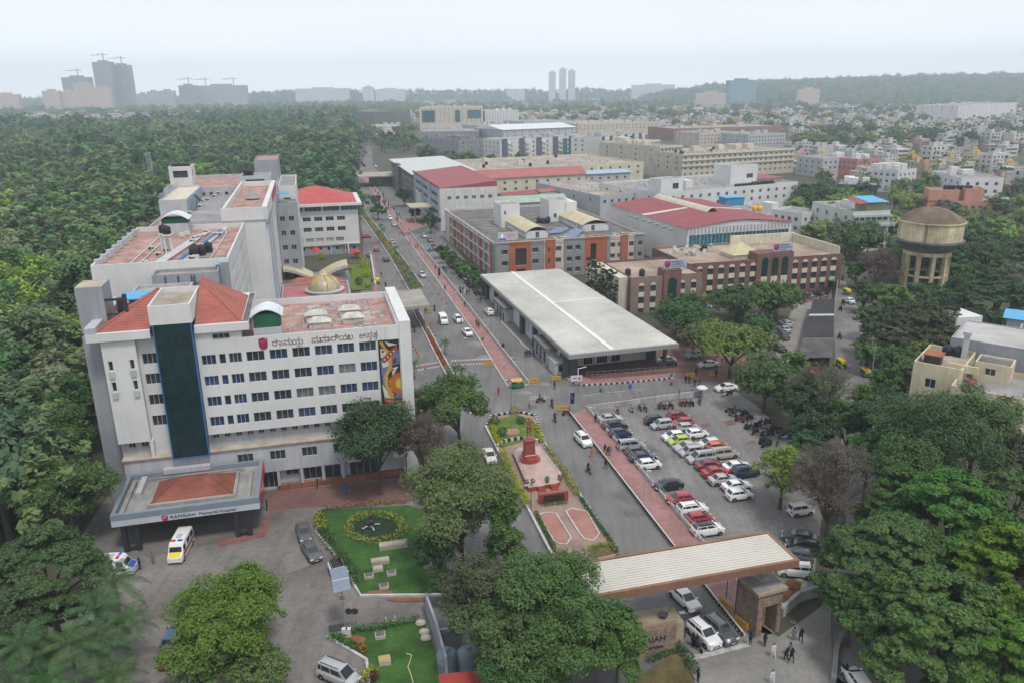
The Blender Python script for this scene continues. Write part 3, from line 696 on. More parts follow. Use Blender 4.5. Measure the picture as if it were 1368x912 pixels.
 mu.box(X0,X1,-.2,.0,Z0,Z1);mural=mu.build('mural',mat('mural_black',(.02,.024,.022),.5,.2),P)
 def tile_shape(pts,m,y,nm):
  q=MB();n=len(pts);V=[(X0+a*(X1-X0),Z1-b*(Z1-Z0))for a,b in pts]
  q.add([(a,y,b)for a,b in V]+[(a,y+.02,b)for a,b in V],[tuple(range(n))]+[(i,(i+1)%n,n+(i+1)%n,n+i)for i in range(n)]);q.build(nm,m,mural)
 ochre=mat('mural_ochre',(.45,.26,.05),.5,.2);mred=mat('mural_red',(.30,.06,.035),.5,.2);mblu=mat('mural_blue',(.12,.16,.27),.5,.2);mwh=mat('mural_white',(.5,.52,.46),.5,.2);mor=mat('mural_orange',(.42,.12,.03),.5,.2);myl=mat('mural_yellow',(.55,.38,.06),.5,.2)
 tile_shape([(.05,.3),(.55,.28),(.5,.45),(.3,.6),(.12,.8),(.08,.5)],mblu,-.225,'blue_field')
 tile_shape([(.62,.22),(.95,.14),(.97,.38),(.6,.4)],mblu,-.225,'blue_field')
 tile_shape([(.6,.92),(.95,.72),(.97,.93)],mblu,-.225,'blue_field')
 tile_shape([(.08,.12),(.36,.15),(.4,.24),(.08,.27)],mwh,-.227,'pale_field')
 tile_shape([(.3,.02),(.92,.08),(.5,.1)],mwh,-.227,'pale_field')
 tile_shape([(.12,.34),(.5,.32),(.45,.4),(.16,.42)],mwh,-.227,'pale_field')
 tile_shape([(.55,.44),(.9,.42),(.62,.56)],mwh,-.227,'pale_field')
 tile_shape([(.06,.68),(.2,.75),(.5,.92),(.15,.9)],mwh,-.227,'pale_field')
 for a,b in((.42,.62),(.44,.73),(.5,.82)):tile_shape([(a,b),(a+.13,b+.04),(a+.02,b+.06)],mwh,-.229,'pale_field')
 tile_shape([(.04,.02),(.22,.02),(.36,.12),(.56,.18),(.62,.3),(.6,.44),(.38,.55),(.36,.7),(.6,.85),(.62,1),(.42,1),(.42,.9),(.2,.74),(.2,.54),(.44,.4),(.44,.26),(.34,.18),(.16,.1)],ochre,-.232,'ochre_band')
 sun=[]
 for k in range(28):
  a=math.pi*(.5+k/27);r=.42 if k%2 else .56
  sun.append((.98+r*1.25*math.cos(a),.69-r*.36*math.sin(a)*1.0))
 tile_shape(sun,mor,-.234,'sunburst')
 tile_shape([(.98+.22*1.2*math.cos(math.pi*(.5+k/10)),.69-.085*math.sin(math.pi*(.5+k/10)))for k in range(11)],myl,-.237,'sun_disc')
 tile_shape([(.1,.28),(.86,.09),(.96,.15),(.22,.36)],mred,-.236,'red_banner')
 tile_shape([(.1,.9),(.92,.95),(.96,1),(.12,.98)],mred,-.236,'red_banner')
 tile_shape([(.64,.31),(.84,.27),(.84,.36),(.66,.38)],mat('mural_maroon',(.14,.03,.04),.5,.2),-.233,'maroon_field')
 for k in range(4):
  a,b=.26+k*.155,.295-k*.04
  tile_shape([(a+.045*math.cos(t),b+.016*math.sin(t))for t in(0,.8,1.6,2.4,3.2,4,4.8,5.6)],mwh,-.238,'banner_mark')
 for k in range(5):
  a,b=.22+k*.13,.935+k*.01
  tile_shape([(a,b),(a+.09,b+.005),(a+.05,b+.03)],mwh,-.238,'banner_mark')
 for a,b in((.2,.17),(.62,.465)):
  tile_shape([(a+.07*math.cos(t*.8),b+.022*math.sin(t*.8))for t in range(8)],mred,-.236,'red_dot')
 cx0,cx1,cy0,cy1=-19.5,-1.9,-11.7,-.3
 cm=MB();cm.box(cx0,cx1,cy0,cy1,4.0,4.8)
 canopy=cm.build('entrance_canopy',mat('pale_fascia',(.46,.49,.54),.6,.1),P)
 mb=MB()
 for a in((cx0,cx1,cy0,cy0+.5),(cx0,cx1,cy1-.5,cy1),(cx0,cx0+.5,cy0+.5,cy1-.5),(cx1-.5,cx1,cy0+.5,cy1-.5)):mb.box(*a,4.803,5.6)
 mb.build('parapet',mat('slate_cladding',(.20,.235,.28),.5,.12),canopy)
 mb=MB();mb.box(cx0+.5,cx1-.5,cy0+.5,cy1-.5,4.81,4.9);mb.build('deck',CONC,canopy)
 mb=MB()
 mb.box(-15.6,-4.9,-9.7,-2.6,4.9,5.35);mb.build('roof_kerb',CONC,canopy)
 mb=MB();hip(mb,-15.2,-5.3,-9.2,-3.0,5.35,7.1,3.2);mb.tube((-15.2,-9.2,5.4),(-12,-6.1,7.1),.12);mb.tube((-5.3,-9.2,5.4),(-8.5,-6.1,7.1),.12);mb.tube((-12,-6.1,7.12),(-8.5,-6.1,7.12),.12);mb.build('tiled_roof',mat('orange_roof_tiles',(.24,.08,.055),.75,.3,.5,5,tex='ribz',tsc=2.2,bump=.6),canopy)
 mb=MB();mb.box(-3.6,-3.1,-10.8,-3,4.9,5.3);mb.box(-18.6,-18.2,-10.9,-2,4.9,5.3);mb.box(-17.2,-4.4,-2.0,-1.7,4.9,5.3);mb.build('deck_kerb',CONC,canopy)
 mb=MB()
 for k in range(6):mb.box(-17.6,-16.9,-6.2+k*.8,-5.5+k*.8,4.9,5.6)
 mb.build('roof_vent_row',WHITE2,canopy)
 for x in(-18.4,-16.9,-5.0,-3.5):
  mb=MB();mb.box(x-.28,x+.28,cy0+.4,cy0+.95,0,4.0);mb.build('column',DARKM,canopy)
 mb=MB()
 for x in(-17.6,-4.25):mb.box(x-.5,x+.5,cy0+.5,cy0+.85,.4,.6)
 mb.build('column_tie',DARKM,canopy)
 mb=MB();mb.box(cx1,cx1+.12,cy0+1,cy1-.6,4.1,5.5);mb.build('red_side_board',mat('red_sign',(.45,.03,.05),.5,.1),canopy)
 text('Hospital','side_lettering',.9,SIGNW,canopy,(cx1+.13,cy0+3,4.5),(R(90),0,R(90)),.01)
 mb=MB();shield(mb,-13.3,4.42,.75,.78,cy0);mb.build('emblem',mat('crimson_emblem',(.35,.03,.06),.5,.1),canopy)
 mb=MB();mb.tube((-13.55,cy0-.07,4.4),(-13.05,cy0-.07,4.62),.04);mb.build('emblem_stroke',SIGNW,canopy)
 t=text('RAMAIAH','canopy_lettering',.62,INK,canopy,(-12.7,cy0-.02,4.2),(R(90),0,0),.02)
 t.scale=(1.12,1,1)
 text('Memorial Hospital','canopy_lettering',.60,INK,canopy,(-9.3,cy0-.02,4.2),(R(90),0,0),.015).scale=(1.0,1,1)
hospital()
def ac_unit(parent,x,y,z,rz=0):
 mb=MB();mb.box(-.5,.5,-.22,.22,.12,.9);mb.tube((-.18,-.225,.5),(-.18,-.26,.5),.27,n=10,mi=1);mb.tube((.3,-.225,.5),(.3,-.26,.5),.17,n=8,mi=1)
 mb.box(-.45,-.35,-.2,.2,0,.12);mb.box(.35,.45,-.2,.2,0,.12)
 return mb.build('air_conditioner',[mat('off_white_metal',(.58,.57,.52),.6,.15),DARKM],parent,(x,y,z),rz)
def rear_wing():
 P=hosp
 slit=[(y,y+1.0,z,z+1.1,K1)for z in(25.5,22.6,19.7,16.7)for y in[30+1.9*k for k in range(18)]]
 block(P,-27,-6.3,27.6,65.4,0,29.2,WHITE,TERRA,{'right':slit},par=1.0,name='rear_wall',roofname='rear_terrace',pt=.3)
 mb=MB();mb.box(-7.6,-6.28,26.6,27.6,0,28.6);mb.build('rear_pier',GREYW,P)
 mb=MB();mb.box(-8.3,-7.6,27.0,27.55,20,28.2);mb.build('blue_vent_shaft',mat('blue_paint',(.10,.2,.33),.6,.2),P)
 for k in range(8):
  mb=MB();mb.box(-27,-26.2,30+4.2*k,31+4.2*k,28.3,29.6);mb.build('parapet_block',WHITE2,P)
 block(P,-17.5,-7.7,23.4,27.58,0,27.9,GREYW,CONCT,{'front':[(-13,-12.3,25.6,26.4,K1)]},par=.5,name='service_wall')
 mb=MB()
 for x in(-15.5,-13.6,-11.6,-11.2):mb.tube((x,23.2,22.4),(x,23.2,27.6),.1,n=5)
 mb.tube((-16,23.15,26.3),(-9,23.15,26.3),.09,n=5);mb.build('service_pipe',DARKM,P)
 for k in range(6):ac_unit(P,-16.6+k*1.5,23.0,24.6-(k%2)*1.4)
 rr=random.Random(5)
 mb=MB()
 for x0,x1,y0,y1 in((-17.5,-13.2,29,60),(-13.8,-10.2,28.6,64),(-18.2,-15,29,52)):
  for k in range(3):mb.tube((x0+k*.35,y0,28.6),(x1+k*.35,y1,28.6),.11)
 for x in(-9.6,-22,-20.5):mb.tube((x,29,28.45),(x+.5,62,28.45),.08)
 mb.build('roof_pipe',PIPEW,P)
 mb=MB()
 for k in range(3):mb.tube((-14.6+k*.3,30,28.75),(-10.7+k*.3,60,28.75),.09)
 mb.build('blue_roof_pipe',mat('blue_pipe',(.10,.22,.45),.5,.1),P)
 for k in range(22):ac_unit(P,rr.uniform(-21,-9),rr.uniform(30,62),28.2,rr.choice((0,0,1.57,3.14)))
 for x,y in((-12.3,33.5),(-11.2,34.6),(-12.4,35.5),(-10.4,37)):tank(P,x,y,28.6,.75,1.7)
 mb=MB();mb.box(-13.4,-9.6,32.5,37.6,28.25,28.55);mb.build('tank_stand',CONC,P)
 for x,y in((-17.2,40),(-18,41.5)):
  mb=MB()
  for dx,dy in((-.5,-.5),(.5,-.5),(.5,.5),(-.5,.5)):mb.tube((dx,dy,0),(dx,dy,3.2),.13,n=5)
  mb.box(-.8,.8,-.8,.8,3.2,3.4);t=mb.build('tank_tower',PIPEW,P,(x,y,28.2));tank(t,0,0,3.4,.7,1.4)
 mb=MB()
 for k in range(5):mb.box(-9.4+.1*k,-7.2,29.5+k*.9,30.1+k*.9,28.25,28.5)
 mb.build('roof_slab_stack',CONC,P)
 mb=MB();mb.box(-21.5,-16.5,60,64,28.2,30.4);mb.build('hut_wall',WHITE2,P)
 mb=MB();arch(mb,-21.8,-16.2,59.4,64.4,31.2,1.2,12);mb.build('barrel_canopy',mat('white_roof_sheet',(.6,.62,.64)),P)
 mb=MB();mb.box(-21.4,-16.6,60.1,63.9,30.4,31.3);mb.build('hut_screen',mat('green_screen',(.02,.10,.06)),P)
 bl=[(-9+k*2.4,-7.4+k*2.4,z,z+1.2,K1)for z in(28.2,)for k in range(0)]
 rw=[(y,y+2.0,z,z+1.6,dict(n=2))for z in(26.5,23.2,19.9,16.6,13.3,10,6.7)for y in(69,75,81,87,93,99,105,111)]
 block(P,-10.4,-2.1,65.4,118,0,32.2,WHITE,TERRA,{'right':rw},par=1.3,name='lift_wall',roofname='lift_terrace',pt=.45)
 mb=MB();mb.box(-10.7,-2.0,65.1,65.4,29.6,32.25);mb.box(-2.1,-1.5,65.1,118,29.6,32.25);mb.build('fascia',WHITE,P)
 for y in(67.2,72.5,78,84):
  mb=MB();mb.box(-2.1,-1.6,y,y+.5,0,28.5);mb.build('blue_shaft',mat('blue_fin',(.06,.16,.36),.5,.1),P)
  mb=MB();mb.box(-2.1,-1.65,y-.9,y-.55,0,28.5);mb.build('white_fin',WHITE,P)
 mb=MB();mb.box(-1.48,-1.42,90,116,29.9,31.9);mb.build('red_board',mat('red_sign',(.45,.03,.05)),P)
 mb=MB();mb.poly([(-7.5,88,31.2),(-4.3,88,31.2),(-5.9,90,33)]);mb.poly([(-4.3,88,31.2),(-4.3,92,31.2),(-5.9,90,33)]);mb.poly([(-4.3,92,31.2),(-7.5,92,31.2),(-5.9,90,33)]);mb.poly([(-7.5,92,31.2),(-7.5,88,31.2),(-5.9,90,33)]);mb.build('pyramid_vent',CONC,P)
 block(P,-27,-10.4,65.4,120,0,27.6,WHITE2,TERRA,par=.8,name='far_wall',roofname='far_terrace')
 block(P,-27.4,-21.2,94,124,27,31,WHITE2,CREAM,par=.3,name='plant_room_wall')
 mb=MB()
 for k in range(9):mb.box(-21.2,-21.1,95+3.1*k,96.5+3.1*k,27.2,30.7)
 mb.build('plant_room_stripe',mat('pale_blue_paint',(.3,.42,.55),.7,.2),P)
 r_=MB()
 for k in range(11):r_.tube((-27.2,94+3*k,31),(-27.2,94+3*k,32.1),.05,n=4)
 for z in(31.6,32.1):r_.tube((-27.2,94,z),(-27.2,124,z),.05,n=4)
 r_.build('roof_railing',STEEL,P)
 mb=MB();mb.tube((-20.5,104,30.7),(-16,97,27.2),.35,n=6);mb.build('duct',DARKM,P)
 for x0,x1,y0,y1,z in((-20.5,-11,70,74,29.3),(-20.5,-12,82,88,28.9),(-19,-11,96,101,29.5),(-20,-12,108,114,29)):
  block(P,x0,x1,y0,y1,26.9,z,WHITE2,CONC,par=.2,name='roof_room_wall')
 for k in range(14):ac_unit(P,rr.uniform(-20,-11.5),rr.uniform(68,118),26.9+2.2*(k%3==0),0)
 block(P,-31,-25,136,144,0,35.2,WHITE,CONC,{'front':[(-30,-26,32,34,dict(n=1)),(-29,-27.5,27,28.4,K1)],'right':[(138,140,32,34,K1)]},par=.8,name='stair_tower_wall')
 for k in range(4):tank(P,-30+1.3*k,139,34.4,.65,1.4)
 block(P,-31,-1.5,124,160,0,30.4,WHITE2,TERRA,{'front':span(-24,-12,6,.9,(28.1,),.9,K1)},par=.8,name='far_block_wall',roofname='far_block_terrace')
 block(P,-11,-3,122,132,28,33.2,WHITE2,CONC,{'front':[(-9.5,-4.5,29.5,32.3,dict(n=1))]},par=.6,name='lift_head_wall')
 mb=MB();arch(mb,-9.6,-4.8,119.5,122,30.2,.9,10);mb.build('barrel_canopy',mat('white_roof_sheet',(.6,.62,.64)),P)
 for x in(-9.5,-8.2):tank(P,x,126,33,.7,1.6)
 block(P,-8,-1.4,140,160,28,36,GREYW,TERRA,par=.4,name='far_head_wall')
 block(P,-1.4,3.4,128,160,0,29.6,WHITE,CONC,{'front':[(-.2,1.8,z,z+1.2,dict(n=2))for z in(25,21,17,13)]},par=.6,name='far_stair_wall')
 mb=MB();mb.box(-1.4,1.6,119,123.5,28.4,28.55);mb.build('blue_awning',BLUESH,P)
 block(P,-2.0,3.4,118,126,0,26,GREYW,CONC,{'front':rows(-1.4,2.4,2,1.4,(5,9,13,17,21),1.4,dict(n=2))},par=.5,name='link_wall')
rear_wing()
def block2():
 O=G(360+600/4.8,230+520/4.8)
 P=thing('hospital_annexe','white four storey annexe with a hipped red roof and glazed top strip','building',O,HR)
 big=span(-24.2,-4.8,5,2.75,(12.1,8.5),1.45,dict(n=3))+[(-26.4,-24.4,12.4,13.1,dict(n=2)),(-22.9,-20.2,4.9,6.3,dict(n=3))]
 low=rows(-23.8,2.9,8,1.1,(1.6,),1.2,dict(n=1))
 top=[(-25+6.15*k,-19.4+6.15*k,15.5,17.2,dict(n=4,gm=GLASST))for k in range(4)]
 oth=rows(-19.3,3.45,4,2.7,(4.9,),1.3,dict(n=3,gm=glass('shuttered_window',(.25,.25,.25),.6,.2)))
 block(P,-27.5,-.8,0,25,3.4,17.3,WHITE,None,{'front':big+top+oth,'right':span(1,24,5,2.6,(12.1,8.5,4.9),1.4,dict(n=3))},par=0)
 block(P,-27.2,-1.2,.5,25,0,3.4,GREYW,None,{'front':low},par=0,name='base_wall')
 mb=MB();mb.box(-30.2,.6,-1.8,27.5,17.3,18.2);mb.build('eave_slab',WHITE,P)
 mb=MB();hip(mb,-29,-.9,-.8,26.5,18.21,22.8,12.4);mb.build('tiled_roof',mat('coral_roof_tiles',(.47,.095,.085),.7,.18,.3,5,tex='ribz',tsc=1.6,bump=.5),P)
 mb=MB()
 for k in range(5):mb.tube((-26+k*5,-.3,.2),(-26+k*5,-.3,3.6),.12)
 mb.tube((-8,-.4,3.9),(-1,-.4,3.9),.2);mb.tube((-5,-.5,.2),(-5,-.5,3.9),.3);mb.build('duct',PIPEW,P)
block2()
def low_blocks():
 z=6.0
 A=G(360+75/4.8,230+822/4.8,z)
 P=thing('domed_hall','low hall with a flat pink roof and a gold ribbed glass dome','hall',(A.x,A.y,0),HR)
 block(P,0,17,0,15,0,z+.5,GREYW,mat('pink_roof',(.42,.16,.17),.85,.2,.3,4),par=.5,pt=.5)
 D=G(434,389,z);L=Vector((D.x-A.x,D.y-A.y));dx=L.x*math.cos(HR)+L.y*math.sin(HR);dy=-L.x*math.sin(HR)+L.y*math.cos(HR)
 dm=MB();dm.lathe([(3.9,5.9),(4.9,6.2),(5.0,6.6),(4.3,6.75),(4.1,6.75)],30,(dx,dy));d=dm.build('dome_base',WHITE2,P,smooth=False)
 dm=MB();prof=[(4.0*math.cos(t*R(9)),6.75+3.5*math.sin(t*R(9)))for t in range(10)];dm.lathe(prof,32,(dx,dy));dm.build('dome',mat('pale_dome_glass',(.42,.38,.25),.35,.2,.8,3,spec=.5),P,smooth=True)
 gold=mat('gold_rib',(.55,.33,.05),.4,.2,spec=.5)
 for k in range(8):
  mb=MB();a=k*math.pi/4+.2
  for t in range(9):
   r0,z0=4.08*math.cos(t*R(9.6)),6.75+3.6*math.sin(t*R(9.6));r1,z1=4.08*math.cos((t+1)*R(9.6)),6.75+3.6*math.sin((t+1)*R(9.6))
   mb.tube((dx+r0*math.cos(a),dy+r0*math.sin(a),z0),(dx+r1*math.cos(a),dy+r1*math.sin(a),z1),.17,n=5)
  mb.build('dome_rib',gold,P)
 mb=MB();mb.lathe([(.9,10.2),(.8,10.5),(.35,10.7),(.3,11.2),(.1,11.5)],12,(dx,dy));mb.build('dome_finial',CREAM,P)
 tr=mat('terracotta_tiles',(.40,.13,.085),.8,.3,.4,5,tex='ribz',tsc=1.8,bump=.5)
 P2=thing('tiled_pavilion','low pavilion with hipped terracotta roof left of the gold dome','pavilion',(A.x,A.y,0),HR)
 block(P2,-5.5,-.2,-2,14,0,5.6,GREYW,None,par=0)
 mb=MB();hip(mb,-6.6,-.1,-3,15,5.6,7.6);mb.build('tiled_roof',tr,P2)
 P2=thing('tiled_wing','low wing with a terracotta tiled roof behind the gold dome','pavilion',(A.x,A.y,0),HR)
 block(P2,.5,16,15.3,22,0,5.2,GREYW,None,par=0)
 mb=MB();hip(mb,.2,16.4,15.2,22.5,5.2,7.2);mb.build('tiled_roof',tr,P2)
 P3=thing('vaulted_pavilion','grey pavilion with two curved cream canopies meeting over its porch','pavilion',(A.x,A.y,0),HR)
 block(P3,-1,18,26,34,0,5.2,GREYW,CONC,{'front':[(2,5,.5,3.5,dict(n=3)),(12,15,.5,3.5,dict(n=3))]},par=.3)
 mb=MB()
 for s in(0,1):
  n=9
  for k in range(n):
   t0,t1=k/n,(k+1)/n
   x0,x1=(t0*8,t1*8)if s==0 else(17.6-t0*8,17.6-t1*8)
   za,zb=8.6-3.2*t0**1.6,8.6-3.2*t1**1.6
   for y0,y1 in((24.5,33),):
    mb.poly([(x0,y0,za),(x1,y0,zb),(x1,y1,zb),(x0,y1,za)])
    mb.poly([(x0,y0,za-.8),(x1,y0,zb-.8),(x1,y0,zb),(x0,y0,za)],1)
    mb.poly([(x0,y0,za-.8),(x1,y0,zb-.8),(x1,y1,zb-.8),(x0,y1,za-.8)],1)
 mb.build('curved_canopy',[mat('cream_sheet',(.5,.44,.28),.7,.2),WHITE2],P3)
 for k,(px,py,w)in enumerate(((393,334,5),(384,353,5))):
  q=G(px,py,5);o=thing('arched_shelter',['grey arched shelter at the foot of the annexe, upper of two','grey arched shelter beside the vaulted pavilion, lower of two'][k],'shelter',(q.x,q.y,0),HR)
  mb=MB();arch(mb,-3,3,-3,3,3.6,2.0,10);mb.build('vault',CONC,o)
  mb=MB();mb.box(-2.9,-2.6,-2.8,2.8,0,3.6);mb.box(2.6,2.9,-2.8,2.8,0,3.6);mb.build('wall',GREYW,o)
 gz=.3
 gpoly('garden_lawn',[(459,356),(495,350),(498,386),(470,388)],gz,[mat('bright_lawn',(.11,.17,.025)),EARTH],0)
 gpoly('garden_path',[(494,340),(500,340),(506,390),(499,390)],.1,[REDPV,CONC],0)
 kerb(W2([(495,341),(502,384)]),h=1.2,w=.5)
 rr=random.Random(2)
 for k,(px,py,r,m,lab)in enumerate(((484,350,1.4,L_LIME,'round yellow bush in the hotel garden, topmost by the pavilion'),(485,357,1.5,L_LIME,'round yellow bush in the garden, second from the top'),(489,370,1.7,L_LIME,'large round yellow bush in the garden by the road'),(480,380,1.3,L_DARK,'small dark umbrella shaped tree on the garden lawn'),(464,366,1.4,L_HEDGE,'green bush beside the gold dome'),(430,346,1.3,L_LIME,'yellow bush behind the vaulted pavilion'),(492,384,.9,L_LIME,'small yellow bush at the near end of the garden'),(478,344,1.3,L_FLOWER,'orange yellow bush at the far end of the garden'))):
  mb=MB();leafball(mb,(0,0,r*.8),r,r,r*.85,240,.25);mb.build('round_bush',m,loc=G(px,py,gz),label=lab,cat='bush')
 for k,(px,py)in enumerate(((424,365),(461,364),(474,344))):
  o=thing('parasol',['red parasol above the gold dome, leftmost of three','red parasol in the garden right of the vaulted pavilion','red parasol farthest up beside the annexe'][k],'parasol',G(px,py,.3))
  zz=5.2 if k==0 else 0
  mb=MB();mb.tube((0,0,zz),(0,0,zz+2.6),.05,n=6);mb.build('pole',PIPEW,o)
  mb=MB();mb.lathe([(2.1,zz+2.0),(1.1,zz+2.5),(.1,zz+2.9)],8);mb.build('canopy',mat('red_canvas',(.5,.03,.03),.7,.2),o)
 for k,(x,y)in enumerate(((4,40),(10,41))):
  q=Vector((A.x,A.y,0))+Vector((math.cos(HR)*x-math.sin(HR)*y,math.sin(HR)*x+math.cos(HR)*y,0))
  o=thing('blue_shelter',['long blue sheeted shelter below the annexe, left one','long blue sheeted shelter below the annexe, right one'][k],'shelter',q,HR)
  mb=MB();mb.poly([(-2.6,-1.5,2.4),(2.6,-1.5,2.4),(2.6,1.5,3),(-2.6,1.5,3)]);mb.build('roof',BLUESH,o)
  for xx,yy in((-2.4,-1.4),(2.4,-1.4),(2.4,1.4),(-2.4,1.4)):
   mb=MB();mb.tube((xx,yy,0),(xx,yy,2.5),.08,n=5);mb.build('post',STEEL,o)
 z=6.2
 a,b,c=G(564.9,387.2,z),G(574.5,407.9,z),G(470,409,z)
 P4=thing('flat_canopy','flat grey concrete canopy reaching from the hospital over the left carriageway','canopy',(b.x,b.y,0),HR)
 mb=MB();mb.box(-26,0,0,16.5,z-.7,z);mb.build('roof',mat('grey_beige_deck',(.32,.30,.26),.9,.3,.2,3),P4)
 for x,y in((-1,1),(-1,15.5),(-11,1),(-11,15.5)):
  mb=MB();mb.box(x-.3,x+.3,y-.3,y+.3,0,z-.7);mb.build('column',CONC,P4)
low_blocks()
KS=dict(simple=True,n=2)
def hall():
 C_=Vector((11.0,143.4,0))
 P=thing('roofed_hall','long low hall with a huge pale ribbed roof and deep grey fascia','hall',C_,R(15.7))
 z=6.0;W_,D_=23.6,73
 mb=MB();mb.box(0,W_,0,D_,z-.95,z-.12);P_roof=mb.build('roof',mat('grey_metal_fascia',(.29,.29,.29),.55,.12,spec=.4),P)
 mb=MB();mb.box(.25,W_-.25,.25,D_-.25,z-.118,z);mb.build('roof_sheet',mat('pale_ribbed_roof',(.50,.485,.425),.6,.25,.08,1.2,tex='riby',tsc=.75,col2=(.36,.365,.34),spec=.3),P_roof)
 mb=MB();mb.box(8.7,9.7,.3,D_-.3,z+.003,z+.12);mb.box(9.7,W_-.3,38,38.4,z+.003,z+.06);mb.build('ridge_strip',mat('bright_roof_strip',(.68,.68,.68),.6,.08),P_roof)
 mb=MB();mb.poly([(.2,-.06,z-.1),(W_,-.06,z-.1),(W_-.5,2.6,z-1.4),(.8,2.6,z-1.4)]);mb.poly([(0,-.05,z-.12),(W_,-.05,z-.12),(W_,.0,z-.94),(0,.0,z-.94)])
 mb.build('soffit',mat('grey_metal_fascia',(.29,.29,.29)),P_roof)
 fw=[(2.2,3.1,0,3.2,dict(n=1)),(4.3,5.3,1.6,3.0,dict(n=1)),(6.6,8.6,.2,3.2,dict(n=3)),(9.6,11.9,.2,3.2,dict(n=4)),(12.8,14.8,.2,3.3,dict(n=2)),(16.0,16.9,1.8,3.2,dict(n=1)),(18,18.8,2.3,3.2,dict(n=1))]
 lw=[(y,y+.7,1.2,3.4,dict(n=1))for y in(9,10.6,20,22,31,33,48,50,60,62,66)]
 block(P,1.4,20.8,9,72,0,z-.6,WHITE,None,{'front':fw,'left':lw},par=0)
 for y in(3.5,24,34,58,68,71.6):
  mb=MB();mb.box(.35,1.4,y,y+1.3,0,z-.6);mb.build('pilaster',mat('charcoal_cladding',(.075,.078,.085),.6,.15),P)
 mb=MB();mb.box(1.4,3.0,3.2,9,0,z-.6);mb.build('dark_porch_wall',mat('charcoal_cladding',(.075,.078,.085)),P)
 mb=MB();mb.box(20.8,22.6,8,12,0,z-.6);mb.build('dark_corner_wall',mat('charcoal_cladding',(.075,.078,.085)),P)
 mb=MB();mb.box(21.6,22.2,2.4,3.0,0,z-.5);mb.build('corner_post',mat('charcoal_post',(.10,.10,.10),.6,.1),P)
 for y0,y1 in((11,20.5),(44,55)):
  mb=MB();mb.box(-1.2,1.38,y0,y1,3.2,3.9);sp=mb.build('side_porch',mat('stained_porch_slab',(.17,.165,.155),.85,.3,.4,4),P)
  mb=MB();mb.box(-.7,1.38,y0+.4,y1-.4,0,3.2);mb.build('porch_wall',WHITE2,sp)
  for y in(y0+1.2,y0+4,y0+6.6):
   mb=MB();mb.box(-.75,-.7,y,y+1.4,.3,2.6);mb.build('porch_door',GLASS,sp)
 mb=MB();mb.box(-.9,1.38,5.4,9.5,0,2.5);mb.build('kiosk_wall',WHITE,P)
 mb=MB();mb.box(-1.2,1.4,5.1,9.8,2.5,2.62);mb.build('kiosk_roof',CONC,P)
 window(P,'front',0.2,1.4,5.4,.9,1.6,n=1,rec=-.02)
hall()
TERRAC=mat('terracotta_panel',(.36,.115,.06),.8,.2,.3,5)
GREYST=mat('grey_banded_cladding',(.26,.26,.255),.8,.15,.4,4,tex='ribz',tsc=.75,col2=(.17,.17,.17))
PINKW=mat('pinkish_white_wall',(.56,.47,.43),.85,.15,.3,4,stain=.15)
